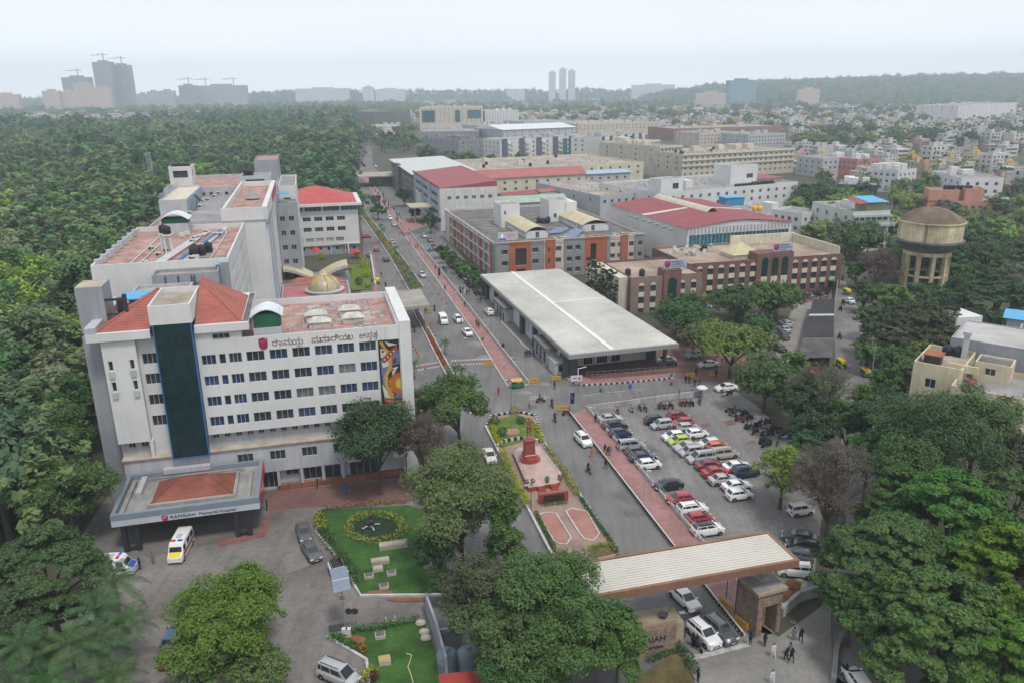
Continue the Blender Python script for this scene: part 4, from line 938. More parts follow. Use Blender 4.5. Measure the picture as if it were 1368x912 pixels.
def orange():
 P=thing('teaching_block','three storey teaching block with terracotta and grey panelled facades','building',(-4.5,230.2,0),R(16))
 zs=(7.85,4.35,1.0)
 win=[(a,b,z,z+1.5,dict(n=3))for z in zs for a,b in((1.7,3.7),(11.4,13.4),(16.2,16.8),(18.9,20.7),(25.2,26.9),(22.4,24.2),(36.9,38.5),(39.3,40.2),(43.2,44.8),(46.2,47.6))]
 dark=glass('brown_tinted_glass',(.035,.025,.02),.1)
 dfm=mat('brown_window_frame',(.10,.07,.055),.6,.1)
 big=[(6.0,9.6,4.2,9.5,dict(n=3,gm=dark,fm=dfm)),(30.2,32.2,4.3,9.5,dict(n=2,gm=dark,fm=dfm)),(6.3,9.3,.4,3.2,dict(n=3,gm=dark,fm=dfm))]
 wall=[]
 D_=74
 lb=[]
 y=6.0;k=0
 while y<66:
  for z in(.6,4.0,7.5):lb.append((y,y+1.9,z,z+2.4))
  y+=2.9 if k%2 else 3.6;k+=1
 block(P,0,48.3,0,D_,0,11.4,PINKW,CONCD,{'front':win+big},par=.7,opens={'left':lb},rec=.5,name='wall',roofname='roof')
 sec=[(0,3.9,'g',.3,11.6),(3.9,11.0,'t',.12,11.65),(15.6,18.6,'t',.55,12.0),(21.6,28.2,'g',.3,11.9),(28.2,35.6,'t',.2,11.9),(40.3,42.6,'t',.5,12.1),(35.6,36.7,'g',.3,11.8),(45.0,48.3,'g',.3,11.8),(11.0,15.2,'g',.06,11.5)]
 for a,b,m,d,zt in sec:
  w=MB();hs=[h for h in win+big if h[0]>=a and h[1]<=b]
  wallface(w,'front',-d,a,b,0,zt,hs,d+.02);w.poly([(a,-d,zt),(b,-d,zt),(b,.3,zt),(a,.3,zt)]);w.poly([(a,-d,0),(a,-d,zt),(a,.3,zt),(a,.3,0)]);w.poly([(b,-d,0),(b,-d,zt),(b,.3,zt),(b,.3,0)])
  w.build('panel',GREYST if m=='g' else TERRAC,P)
 y=2.5;k=0
 for y0,y1,m in((0,3.2,'g'),(3.2,5.6,'t'),(11.6,13.0,'g'),(18,20.0,'t'),(25.4,26.8,'g'),(31,33.2,'t'),(38.3,39.6,'g'),(45,47,'t'),(51,53,'g'),(57,59.5,'t'),(66,74,'p')):
  mb=MB();mb.box(-.45,-.003,y0,y1,0,11.7);mb.build('panel',{'g':GREYST,'t':TERRAC,'p':PINKW}[m],P)
 mb=MB()
 for z in(3.2,6.8,10.3):mb.box(-.6,-.46,5,66,z,z+.35)
 mb.box(-.62,-.46,0,74,11.2,11.8);mb.box(0,48.3,-.7,-.56,11.6,11.75);mb.build('cornice_band',WHITE,P)
 cream=mat('cream_sheet',(.5,.44,.28),.7,.2)
 for x0,x1,y0,y1 in((12,19,8,34),(33,42,14,40)):
  block(P,x0,x1,y0,y1,10.7,13.0,WHITE,None,{'front':[(x0+3,x0+4.2,10.8,12.7,KS)],'left':span(y0+2,y1-2,7,1,(11.6,),.8,KS)},par=0,name='roof_hall_wall')
  mb=MB();arch(mb,x0-.4,x1+.4,y0-.4,y1,12.9,1.5,10);mb.build('vaulted_roof',cream,P)
 block(P,10,16.5,30,40,10.7,18.4,WHITE,CONCT,{'front':[(11,11.8,15,16.4,KS),(14,15,11,13,KS)]},par=.5,name='stair_tower_wall')
 block(P,29,36,36,46,10.7,18.2,WHITE,CONC,{'front':[(30.6,31.8,12,13.6,KS)]},par=.5,name='stair_tower_wall')
 mb=MB();mb.box(35,39,35.5,45,10.7,17.4);mb.build('stair_tower_wall',WHITE,P)
 sol=mat('solar_panel',(.16,.21,.30),.25,.15,spec=.5)
 for x0,y0,n in((21,12,6),(23,4,4),(27,10,8)):
  for k in range(n):
   mb=MB();mb.poly([(x0+k*1.05*.8,y0+k*1.05-0,11.2),(x0+4+k*.84,y0+k*1.05,11.2),(x0+4+k*.84,y0+.95+k*1.05,11.75),(x0+k*.84,y0+.95+k*1.05,11.75)]);mb.build('solar_panel',sol,P)
 for x,y in((26,34),(27.5,34),(25,35.5),(28.6,36)):tank(P,x,y,10.7,.8,1.9)
 rr=random.Random(9)
 for k in range(26):ac_unit(P,rr.uniform(18,47),rr.choice((1.4,2.2,3))+rr.uniform(0,1),10.72,rr.choice((0,3.14)))
 for k in range(8):
  mb=MB();mb.box(3,11,24+k*3.2,24.6+k*3.2,10.7,11.0);mb.build('roof_beam',CONC,P)
 sg=thing('roof_sign','white and blue roof sign board with orange lettering on the terracotta block','sign',Vector((-4.5,230.2,0))+Matrix.Rotation(R(16),3,'Z')@Vector((.9,.6,11.4)),R(16))
 mb=MB();mb.box(0,6.2,0,.25,.7,3.1,0);mb.build('board',mat('grey_sign_board',(.42,.44,.5),.6,.05),sg)
 for x in(.4,2.2,4,5.8):
  mb=MB();mb.box(x,x+.12,.05,.2,0,.7);mb.build('post',DARKM,sg)
 mb=MB();mb.box(.25,2.4,-.03,-.005,.85,1.25);mb.build('blue_strip',mat('sign_blue',(.05,.05,.4),.5,0),sg)
 mb=MB();mb.lathe([(.02,0),(.35,.2),(.4,.6),(.22,1.0),(.1,1.25)],10,sy=.12);mb.build('white_emblem',mat('bright_white',(.85,.85,.85),.5,0),sg,(1.25,-.02,1.4))
 om=mat('orange_letters',(.8,.17,.03),.5,0)
 text('RAMAIAH','lettering',.85,om,sg,(2.65,-.02,2.1),(R(90),0,0),.02).scale=(.8,1,1)
 text('INSTITUTE','lettering',.7,om,sg,(2.95,-.02,1.3),(R(90),0,0),.02).scale=(.8,1,1)
orange()
def grey():
 O=Vector((-28.6,319,0))
 P=thing('louvred_block','blue grey block with long horizontal louvre bands and a red sheet roof','building',O,R(15))
 gl=mat('blue_grey_cladding',(.33,.37,.43),.7,.12,.3,4,stain=.1)
 bands=[(y0,y1,z,z+1.5)for z in(2.2,5.8,9.4,13.0)for y0,y1 in((2.5,22),(27.5,44),(46,66))]
 block(P,0,24,0,72,0,17.2,gl,None,{'front':[(3+k*3.2,4.8+k*3.2,13.2,14.6,KS)for k in range(6)]},par=0,opens={'left':bands},rec=.6)
 mb=MB()
 for y0,y1 in((22.5,27),(44.4,45.8),(0,2.2)):mb.box(-.5,0,y0,y1,0,17.4)
 for z in(1.3,4.9,8.5,12.1,15.7):mb.box(-.35,-.003,2.2,66,z,z+.8)
 mb.build('louvre_fascia',gl,P)
 mb=MB();mb.poly([(0,0,17.3),(24,0,19.5),(24,72,19.5),(0,72,17.3)]);mb.poly([(0,0,17.3),(24,0,17.2),(24,0,19.5)])
 mb.box(-.4,0,-.2,72,17.2,18.0);mb.build('roof',[REDSH],P)
 mb=MB();mb.box(0,24,-.35,-.003,0,17.15);mb.build('front_wall',mat('off_white_front',(.56,.56,.54),.85,.15,.3,4,stain=.2),P)
 for k in range(6):window(P,'front',3.9+k*3.4,13.4,-.35,1.7,1.4,n=3,rec=-.02,simple=True)
 q=G(470+665/7.6,190+668/7.6,8)
 P=thing('entrance_canopy','cream flat roofed canopy on thin posts before the louvred block','canopy',(G(548,278,8).x,G(548,278,8).y,0),R(15))
 mb=MB();mb.box(0,20,0,13,7.7,8.2);mb.build('roof',mat('cream_deck',(.45,.40,.30),.8,.2),P)
 for x,y in((2,1),(10,1),(17,1),(2,12),(10,12)):
  mb=MB();mb.tube((x,y,0),(x,y,7.7),.25,n=8);mb.build('post',STEEL,P)
 gpoly('forecourt_terrace',[(540,312),(575,300),(578,288),(545,290),(530,300)],1.2,[REDPV,GREYW],0)
 O=Vector((-47.5,395,0))
 P=thing('scaffolded_building','long unfinished building clad in scaffolding under a pale sheet roof','building',O,R(15))
 sc_=mat('scaffold_net',(.17,.16,.14),.9,.45,.4,2.5,tex='ribz',tsc=.6)
 block(P,0,30,0,95,0,15.2,CONC,None,par=0,opens={'left':[(3+k*5,6.5+k*5,z,z+2.2)for k in range(18)for z in(1,4.5,8,11.5)]},rec=.6)
 mb=MB()
 for k in range(16):mb.tube((-.9,2+k*6,0),(-.9,2+k*6,15.5),.12,n=4)
 for z in(2.5,5.5,8.5,11.5,14.3):mb.tube((-.9,0,z),(-.9,95,z),.1,n=4)
 mb.build('scaffold',mat('bamboo_scaffold',(.2,.15,.1),.9,.3),P)
 mb=MB();mb.box(-2,0,52,62,0,16);mb.build('net_tower',sc_,P)
 mb=MB();mb.poly([(-1.5,-1,15.3),(32,-1,16.3),(32,97,16.3),(-1.5,97,15.3)]);mb.build('roof',mat('pale_sheet_roof',(.50,.52,.50),.6,.12,tex='ribx',tsc=.8,col2=(.44,.46,.44)),P)
 P=thing('porch_building','low cream flat canopy with blue doors at the far end of the walkway','canopy',(G(492,249).x,G(492,249).y,0),R(15))
 block(P,2,22,6,16,0,6,CREAM,CONCT,{'front':[(9,15,.3,4.5,dict(n=4,gm=GLASSB))]},par=.3)
 mb=MB();mb.box(-6,24,-8,17,6,6.6);mb.build('roof',mat('beige_deck',(.36,.31,.25),.85,.25),P)
grey()
BRICK=mat('brown_brick',(.185,.095,.078),.9,.2,.3,4,tex='brick',tsc=2.2,col2=(.22,.16,.14))
def archwin(P,x,z0,w,zt,gm,y=0,side='front'):
 mb=MB();hw=w/2;pts=[(x-hw,z0),(x+hw,z0)]+[(x+hw*math.cos(t*math.pi/8),zt-hw+hw*math.sin(t*math.pi/8))for t in range(9)]
 n=len(pts);mb.add([(a,y,b)for a,b in pts]+[(a,y-.05,b)for a,b in pts],[tuple(range(n,2*n))]+[(i,(i+1)%n,n+(i+1)%n,n+i)for i in range(n)])
 return mb
def brick():
 O=G(780+215/3.508,300+420/3.508)
 P=thing('brick_university_block','brown brick three storey university building with arched cream window bays','building',O,R(14))
 frm=mat('dark_window_frame',(.05,.05,.05),.5,.1)
 K=dict(n=2,fm=frm)
 zs=(5.6,2.6,-.2)
 colx=(2.95,6.15,14.2,17.4)
 def bay(P,x,y,zs,side_w=1.5,top=7.2):
  for z in zs:
   if z>0:
    mb=MB();mb.box(x-.75,x+.75,y-.06,y-.003,z-1.25,z-.02);mb.build('cream_panel',CREAM,P)
  mb=MB();pts=[(x+.75*math.cos(t*math.pi/8),top+.05+.7*math.sin(t*math.pi/8))for t in range(9)]
  n=len(pts);mb.add([(a,y-.06,b)for a,b in pts]+[(a,y,b)for a,b in pts],[tuple(range(n))]+[(i,(i+1)%n,n+(i+1)%n,n+i)for i in range(n)]);mb.build('arch_panel',CREAM,P)
 w=[(x-.75,x+.75,z,z+1.55,K)for z in zs[:2]for x in colx]+[(x-.75,x+.75,.1,1.2,K)for x in colx]
 rf=mat('patchy_tan_roof',(.36,.28,.215),.9,.45,.12,2.5)
 block(P,0,19.8,0,21,0,9.5,BRICK,rf,{'front':w},par=.6)
 for x in colx:bay(P,x,0,zs[:2])
 GR=mat('dark_green_arch_glass',(.012,.04,.032),.1,.3)
 block(P,8.8,13.6,-.5,3.5,0,10.9,BRICK,BRICK,par=.2,name='gable_wall')
 archwin(P,11.2,2.0,2.4,8.9,None,-.5).build('arched_glass',GR,P)
 mb=MB();mb.box(-2.5,-.003,2,21,0,9.2);mb.box(-4.2,-2.5,15,22,0,8.6);mb.build('cream_side_wall',CREAM,P)
 for y,z in((6,5.6),(6,2.4),(10,5.6)):window(P,'left',y,z+.7,-2.5,1.2,1.5,n=2,rec=-.02,simple=True)
 for x,y in((1.2,5),(4.4,3.4)):tank(P,x,y,8.9,.75,1.8)
 tank(P,-3.3,18,8.6,.8,1.8)
 OC=G(780+1195/3.508,300+300/3.508);d=OC-O
 ox=d.x*math.cos(R(14))+d.y*math.sin(R(14));oy=-d.x*math.sin(R(14))+d.y*math.cos(R(14))
 cols=[ox-2.7-3.05*k for k in range(5)]+[ox-28-3.2*k for k in range(6)]
 w2=[(x-.85,x+.85,z,z+1.65,K)for z in(6.75,3.7,.6)for x in cols]
 yy=oy
 block(P,ox-47.2,ox,yy,yy+24,0,10.1,BRICK,rf,{'front':w2},par=.6)
 for x in cols:
  for z in(6.75,3.7):
   mb=MB();mb.box(x-.85,x+.85,yy-.06,yy-.003,z-1.35,z-.02);mb.build('cream_panel',CREAM,P)
  mb=MB();pts=[(x+.85*math.cos(t*math.pi/8),8.45+.8*math.sin(t*math.pi/8))for t in range(9)]
  n=len(pts);mb.add([(a,yy-.06,b)for a,b in pts]+[(a,yy,b)for a,b in pts],[tuple(range(n))]+[(i,(i+1)%n,n+(i+1)%n,n+i)for i in range(n)]);mb.build('arch_panel',CREAM,P)
 block(P,ox-27.2,ox-16,yy-.5,yy+4,0,11.7,BRICK,BRICK,par=.2,name='gable_wall')
 for x in(ox-24.7,ox-21.6,ox-18.5):
  archwin(P,x,5.3,1.9,10.5,None,yy-.5).build('arched_glass',GR,P)
  mb=MB();mb.box(x-.95,x+.95,yy-.57,yy-.5,2.4,5.2);mb.build('cream_panel',CREAM,P)
 mb=MB();mb.box(ox-4,ox-2,yy-1.8,yy,2.6,2.8);mb.build('green_awning',mat('green_awning',(.03,.14,.06),.7,.2),P)
 mb=MB();mb.box(ox-1,ox-.4,yy+1,yy+24,9.5,12);mb.box(ox-22,ox-.4,yy+23.3,yy+24,9.5,12.2);mb.build('cream_parapet',CREAM,P)
 pm=MB();cx,cy=ox-27.5,yy+8
 for a,b in(((-4.5,-4),(4.5,-4)),((4.5,-4),(4.5,4)),((4.5,4),(-4.5,4)),((-4.5,4),(-4.5,-4))):pm.poly([(cx+a[0],cy+a[1],10.6),(cx+b[0],cy+b[1],10.6),(cx,cy,13.6)])
 pm.build('pyramid_roof',mat('cream_sheet',(.5,.44,.28),.7,.2),P)
 mb=MB();mb.box(cx-4.1,cx+4.1,cy-3.6,cy+3.6,9.5,10.6);mb.build('pyramid_wall',CREAM,P)
 rr=random.Random(4)
 for k in range(24):ac_unit(P,rr.uniform(ox-46,ox-4),yy+rr.uniform(12,23),9.5,rr.choice((0,3.14)))
 tank(P,ox-34,yy+17,9.5,.9,2);tank(P,ox-40,yy+12,9.5,.8,1.6,STEEL)
 def sign(name,lab,lx,ly,lz,w,h,lines):
  base=O+Matrix.Rotation(R(14),3,'Z')@Vector((lx,ly,lz))
  s=thing('roof_sign',lab,'sign',base,R(14))
  mb=MB();mb.box(0,w,0,.25,.4,h+.4);mb.build('board',mat('blue_grey_sign',(.38,.41,.5),.6,.06),s)
  for x in(.3,w/2,w-.4):
   mb=MB();mb.box(x,x+.12,.06,.2,0,.4);mb.build('post',DARKM,s)
  mb=MB();shield(mb,1.05,h/2+.42,1.5,h*.8,0);mb.build('emblem',MAROON,s)
  mb=MB();mb.tube((.6,-.06,h/2+.5),(1.4,-.06,h/2+1.0),.06);mb.build('emblem_stroke',mat('pink_emblem_mark',(.6,.2,.3)),s)
  for t,z,sz,sx in lines:text(t,'lettering',sz,INK,s,(2.05,-.015,z),(R(90),0,0),.02).scale=(sx,1,1)
 sign('a','blue grey board with maroon shield and RAMAIAH UNIVERSITY on the brick gable',8.6,-.3,10.9,6.4,2.2,[('RAMAIAH',1.75,.72,1),('UNIVERSITY',1.1,.72,.96),('OF APPLIED SCIENCES',.62,.40,.98)])
 sign('b','blue grey board with maroon shield and Kannada lettering above the brick gable of three arches',ox-22.5,yy-.3,11.7,6.2,2.2,[('\u0cb0\u0cbe\u0cae\u0caf\u0caf',1.8,.62,1),('\u0cb5\u0cbf\u0cb6\u0cb5 \u0cb5\u0cbf\u0ca6\u0caf\u0cbe\u0cb2\u0caf',1.15,.55,.8),('\u0c86\u0ca8\u0cb5\u0caf\u0cbf\u0c95',.6,.5,.9)])
 return ox,yy
brick()
def shed():
 a,b=G(780+1003/3.508,300+620/3.508,3),G(780+1075/3.508,300+350/3.508,3)
 c,d=G(780+1165/3.508,300+625/3.508,3),G(780+1175/3.508,300+352/3.508,3)
 P=thing('parking_shed','long open parking shed with a dark sooty sheet roof','shed',(a.x,a.y,0))
 L_=lambda v:Vector((v.x-a.x,v.y-a.y,3))
 A,B,C_,D=L_(a),L_(b),L_(c),L_(d)
 dark=mat('sooty_roof_sheet',(.045,.042,.043),.85,.35,.15,2,tex='riby',tsc=.5)
 def pt(u,v,z):q=A.lerp(B,v).lerp(C_.lerp(D,v),u);return(q.x,q.y,z)
 for v0,v1,m in((0,.29,mat('patched_roof_sheet',(.10,.09,.085),.85,.4,.3,2)),(.3,.66,dark),(.70,1.0,dark)):
  mb=MB();mb.poly([pt(0,v0,3.0),pt(1,v0,3.2),pt(1,v1,3.2),pt(0,v1,3.0)]);mb.poly([pt(0,v0,2.85),pt(1,v0,3.05),pt(1,v0,3.2),pt(0,v0,3.0)]);mb.build('roof',m,P)
 mb=MB();mb.poly([pt(0,.66,2.95),pt(1,.66,3.15),pt(1,.70,3.15),pt(0,.70,2.95)]);mb.build('pale_sheet',WHITE2,P)
 for v in(.02,.25,.5,.75,.97):
  for u in(.03,.97):
   q=pt(u,v,0);mb=MB();mb.tube(q,(q[0],q[1],3.0),.09,n=5);mb.build('post',STEEL,P)
 w=W2([(1108,490),(1112,440),(1118,385),(1122,366)]);mb=MB();strip(mb,w,.3,0,2.6)
 mb.build('boundary_wall',mat('mossy_wall',(.24,.22,.16),.9,.4,.3,4,stain=.3),label='long stained wall between the parking shed and the side road',cat='wall')
shed()
STONE=mat('rough_gate_stone',(.31,.225,.175),.9,.3,.5,6,tex='stone',tsc=3.2,col2=(.19,.13,.105),bump=.8)
WOODP=mat('brown_fascia_panel',(.25,.135,.085),.6,.25,.3,3,tex='ribx',tsc=1.6)
def gate():
 z=9.0
 A=Vector((-.9,61.1,0));ang=R(14.6)
 P=thing('gate_canopy','wide entrance gate canopy with white ribbed roof and brown fascia on stone piers','gate',A,ang)
 L_,D_=31.0,5.8
 mb=MB()
 mb.box(0,L_,0,.35,z-.75,z+.1);mb.box(0,L_,D_-.35,D_,z-.75,z+.1);mb.box(0,.35,.35,D_-.35,z-.75,z+.1);mb.box(L_-.35,L_,.35,D_-.35,z-.75,z+.1)
 P_f=mb.build('fascia',WOODP,P)
 mb=MB();mb.box(.35,L_-.35,.35,D_-.35,z-.7,z-.05)
 mb.build('roof_underlay',CONCD,P);mb=MB()
 for k in range(13):mb.box(.35,L_-.35,.42+k*.385,.42+k*.385+.32,z-.049,z+.03)
 mb.build('ribbed_roof',mat('white_ribbed_sheet',(.52,.495,.43),.6,.08,.2,1,spec=.3),P)
 B=G(830+735/4.11,690+665/4.11)
 d=B-A;bx=d.x*math.cos(ang)+d.y*math.sin(ang);by=-d.x*math.sin(ang)+d.y*math.cos(ang)
 Q=thing('gate_pier','tall rough stone gate pier with a flat slab top and an open doorway','pier',B,R(20))
 w=MB();hs=[(.7,2.5,0,3.6)]
 wallface(w,'front',0,0,3.0,0,5.2,hs,1.6)
 wallface(w,'left',0,0,3.6,0,5.2);wallface(w,'right',3.0,0,3.6,0,5.2);wallface(w,'back',3.6,0,3.0,0,5.2,[(.7,2.5,0,3.6)],1.6)
 w.build('stone_wall',STONE,Q)
 mb=MB();mb.box(.75,2.45,1.62,1.9,0,3.55);mb.build('door_leaf',mat('yellowish_panel',(.42,.36,.2),.8,.25,1.5,5),Q)
 mb=MB();mb.box(-.3,3.4,-.25,3.9,5.2,5.55);mb.build('cap_slab',mat('tan_slab',(.36,.29,.21),.9,.35,.4,4),Q)
 mb=MB();mb.box(-.05,3.15,0,3.65,5.552,5.6);mb.build('cap_top',CONC,Q)
 mb=MB();mb.box(1.2,2.3,1.4,3.2,5.55,5.75);mb.build('column_base',SLAB,Q)
 for y in(1.75,2.75):
  mb=MB();mb.tube((1.75,y,5.7),(1.75,y,z-.7),.22,n=10);mb.build('column',CONC,Q)
 N_=G(902,872)
 W_=thing('name_wall','stone entrance name wall with dark metal letters half behind the tree','wall',N_,R(14))
 mb=MB();mb.box(-6.5,0,0,2.2,0,3.3);mb.build('stone_wall',STONE,W_)
 mb=MB();mb.box(-6.7,.3,.6,2.9,3.3,3.55);mb.box(-.003,1.0,.4,2.9,0,3.3);mb.build('cap_slab',mat('tan_slab',(.36,.29,.21)),W_)
 text('RAMAIAH','lettering',.95,INK,W_,(-5.3,-.02,1.9),(R(90),0,0),.05)
 text('Campus','lettering',.6,INK,W_,(-3.4,-.02,1.1),(R(90),0,0),.05)
 mb=MB();mb.lathe([(.05,0),(.42,.25),(.5,.45)],12);mb.tube((0,0,.2),(.6,-.3,1.2),.03,n=4);mb.build('floodlight',DARKM,W_,(-.9,1.3,3.55))
 for lx in(4.0,10.5):
  mb=MB();q=A+Matrix.Rotation(ang,3,'Z')@Vector((lx,2.9,0));o=thing('gate_column',['stone clad gate column standing behind the big tree at the left end','stone clad gate column standing beside the name wall'][lx>5],'column',q,ang)
  mb.box(-1.1,1.1,-1.2,1.2,0,5.2);mb.build('stone_wall',STONE,o)
  mb=MB();mb.box(-1.3,1.3,-1.4,1.4,5.2,5.5);mb.build('cap_slab',mat('tan_slab',(.36,.29,.21)),o)
  mb=MB();mb.tube((0,0,5.5),(0,0,z-.7),.3,n=10);mb.build('column',CONC,o)
 w=W2([(1042,825),(1066,803),(1090,795)]);mb=MB();strip(mb,w,.4,0,1.3);mb.build('boundary_wall',CONC,label='low concrete wall right of the stone gate pier',cat='wall')
 for(x0,y0,x1,y1,lab)in((1112,870,1119,850,'low painted kerb wall at the mouth of the side road'),):
  mb=MB();strip(mb,W2([(1113,912),(1117,868),(1124,850)]),.5,0,.6);mb.build('kerb_wall',CONC,label=lab,cat='wall')
 for k,(x,y,s)in enumerate(((1060,783,1.2),(1068,780,1.0),(1055,795,.9),(1074,786,.8))):
  mb=MB();rr=random.Random(k);mb.lathe([(s,0),(s*.85,s*.3),(s*.4,s*.6),(.05,s*.7)],9,sy=.8);mb.build('rubble_heap',[mat('red_soil',(.24,.105,.06)),SLAB][k%2],loc=G(x,y),label=['red soil heap behind the gate pier, left one','pale rubble heap behind the gate pier, between two red heaps','red soil heap nearest the low concrete wall','small pale rubble heap farthest right behind the pier'][k],cat='heap')
 railing(W2([(1020,775),(1040,812),(1048,828)]),1.4,'white painted tube railing beside the stone gate pier',PIPEW,1.2,3)
 gpoly('gate_line',[(918,876),(1000,857),(1004,862),(922,883)],.03,LINE)
gate()
def enclosure():
 P=thing('tank_enclosure','pale blue grey walled enclosure beside the lower lawn under the big tree','enclosure',(0,0,0))
 mb=MB();strip(mb,W2([(570,818),(584,858),(597,906)]),.25,0,2.6);strip(mb,W2([(584,864),(600,862),(618,860)]),.25,0,2.2);mb.build('wall',mat('blue_grey_wall',(.30,.32,.355),.85,.15),P)
 for k,(x,y)in enumerate(((597,894),(625,892))):
  tank(None,*G(x,y)[:2],0,1.0,2.4,mat('blue_grey_tank',(.16,.20,.235),.5,.15))
  o=bpy.data.objects[[n.name for n in bpy.data.objects if n.name.startswith('water_tank')][-1]]
 mb=MB();q=G(616,914,2);mb.poly([(-2,-1,2.4),(2,-1,2.2),(2,1,2.5),(-2,1,2.7)]);mb.poly([(-2,-1,2.3),(2,-1,2.1),(2,-1,2.2),(-2,-1,2.4)])
 P2=thing('red_roof_shelter','small red sheeted shelter roof at the foot of the big tree','shelter',(q.x,q.y,0),R(10));mb.build('roof',mat('bright_red_sheet',(.32,.05,.04),.6,.2),P2)
 for x,y in((-1.8,-.9),(1.8,-.9),(1.8,.9),(-1.8,.9)):
  m2=MB();m2 .tube((x,y,0),(x,y,2.3),.06,n=5);m2 .build('post',STEEL,P2)
enclosure()
_wt=[o for o in bpy.data.objects if o.name.startswith('water_tank')and o.parent is None]
for o,l in zip(sorted(_wt,key=lambda o:o.location.x),('blue grey cylindrical tank against the grey enclosure wall','blue grey cylindrical tank half hidden under the big tree')):tag(o,l,'tank')
def tower():
 B=G(1230,392);P=thing('water_tower','round yellowish concrete water tower with a stained domed roof on tall columns','water tower',B,R(10))
 ye=mat('faded_yellow_plaster',(.60,.52,.33),.9,.4,.22,3,stain=.25);s=1.0
 mb=MB();mb.lathe([(8.2,20.3),(6.2,21.9),(3.9,23.1),(1.8,23.8),(.5,24.0)],40);mb.build('domed_roof',mat('mossy_dome',(.16,.12,.085),.95,.5,.25,3,bump=.3),P,smooth=True)
 mb=MB();mb.lathe([(7.95,15.4),(8.0,19.9),(8.35,20.0),(8.35,20.32),(8.1,20.35)],40);mb.build('drum',ye,P)
 mb=MB();mb.lathe([(5.9,12.2),(6.8,13.0),(8.3,14.7),(8.7,14.9),(8.7,15.3),(7.9,15.45)],40);mb.build('bowl',CONCD,P)
 ye2=mat('faded_yellow_column',(.55,.46,.30),.9,.3,.4,4,stain=.35)
 mb=MB();mb.lathe([(5.0,11.2),(5.95,11.2),(5.95,12.25),(5.0,12.25)],40);mb.build('ring_beam',ye2,P)
 for k in range(10):
  a=k*6.2832/10;mb=MB();x,y=5.5*math.cos(a),5.5*math.sin(a)
  mb.T=Matrix.Translation((x,y,0))@Matrix.Rotation(a,4,'Z');mb.box(-.42,.42,-.42,.42,0,11.2);mb.build('column',ye2,P)
  for z in(5.6,1.5):
   b=a+.6283;mb=MB();mb.tube((x,y,z),(5.5*math.cos(b),5.5*math.sin(b),z),.32,n=4);mb.build('tie_beam',ye2,P)
 a=-2.35;mb=MB()
 for s_ in(-.25,.25):mb.tube((8.2*math.cos(a)+s_,8.2*math.sin(a)-s_*.3,14),(8.2*math.cos(a)+s_,8.2*math.sin(a)-s_*.3,20.6),.06,n=4)
 for k in range(16):mb.tube((8.2*math.cos(a)-.25,8.2*math.sin(a)+.07,14+k*.42),(8.2*math.cos(a)+.25,8.2*math.sin(a)-.07,14+k*.42),.04,n=4)
 mb.build('ladder',DARKM,P)
tower()
TANW=mat('pale_tan_wall',(.55,.48,.40),.85,.15,.2,3,stain=.15)
def mid(name,label,a,b,z,depth,wm=WHITE,rm=CONC,nst=4,nw=12,zw=None,ww=1.5,wh=1.5,par=.8,cat='building',tanks=0,gm=None,extra=None,sidew=4):
 A,B=G(*a,z),G(*b,z);d=B-A;L=math.hypot(d.x,d.y);rz=math.atan2(d.y,d.x)
 P=thing(name,label,cat,(A.x,A.y,0),rz)
 st=3.3;zs=[z-par-2.6-st*k for k in range(nst)if z-par-2.6-st*k>.2]
 k=dict(simple=True,n=2,gm=gm)if gm else KS
 nw=min(nw,max(2,84//max(1,len(zs))))
 w={'front':span(.6,L-.6,nw,ww,zs,wh,k)}
 if sidew:w['left']=span(1,depth-1,sidew,ww,zs[:3],wh,k);w['right']=w['left'][:0]if nw*len(zs)+2*sidew*3>98 else list(w['left'])
 block(P,0,L,0,depth,0,z,wm,rm,w,par=par)
 rr=random.Random(int(A.x*7+A.y))
 for i in range(tanks):tank(P,rr.uniform(2,L-2),rr.uniform(2,depth-2),z-par,.9,2)
 if extra:extra(P,L,depth,z,rr)
 return P
def clutter(n=10,sheds=3,m=None):
 def f(P,L,D,z,rr):
  for i in range(sheds):
   x,y,w,d=rr.uniform(.1,.8)*L,rr.uniform(.2,.7)*D,rr.uniform(3,6),rr.uniform(3,6)
   mb=MB();mb.box(x,x+w,y,y+d,z-.8,z+rr.uniform(1.6,2.8));mb.build('stair_head',m or WHITE,P)
  boxes(P,'roof_fixture',WHITE2,[(rr.uniform(.03,.95)*L,rr.uniform(.05,.92)*D,z-.8,rr.uniform(.6,1.6),rr.uniform(.5,1.1),rr.uniform(.5,1.3))for i in range(n)])
 return f
def pitched(m,h=3,over=.8):
 def f(P,L,D,z,rr):
  mb=MB();o=over
  mb.poly([(-o,-o,z),(L+o,-o,z),(L+o,D/2,z+h),(-o,D/2,z+h)]);mb.poly([(L+o,D+o,z),(-o,D+o,z),(-o,D/2,z+h),(L+o,D/2,z+h)])
  mb.poly([(-o,-o,z),(-o,D/2,z+h),(-o,D+o,z)]);mb.poly([(L+o,-o,z),(L+o,D+o,z),(L+o,D/2,z+h)])
  mb.build('roof_sheet',m,P)
 return f
CORAL=mat('coral_roof_sheet',(.38,.135,.12),.65,.15,.2,3,tex='ribx',tsc=.8)
GREENR=mat('pale_green_roof_sheet',(.33,.43,.34),.7,.15,.2,3,tex='ribx',tsc=.8)
GREYST2=mat('grey_stone_cladding',(.235,.24,.255),.85,.2,.2,3)
TANC=mat('tan_flat_roof',(.36,.31,.25),.9,.4,.1,2)
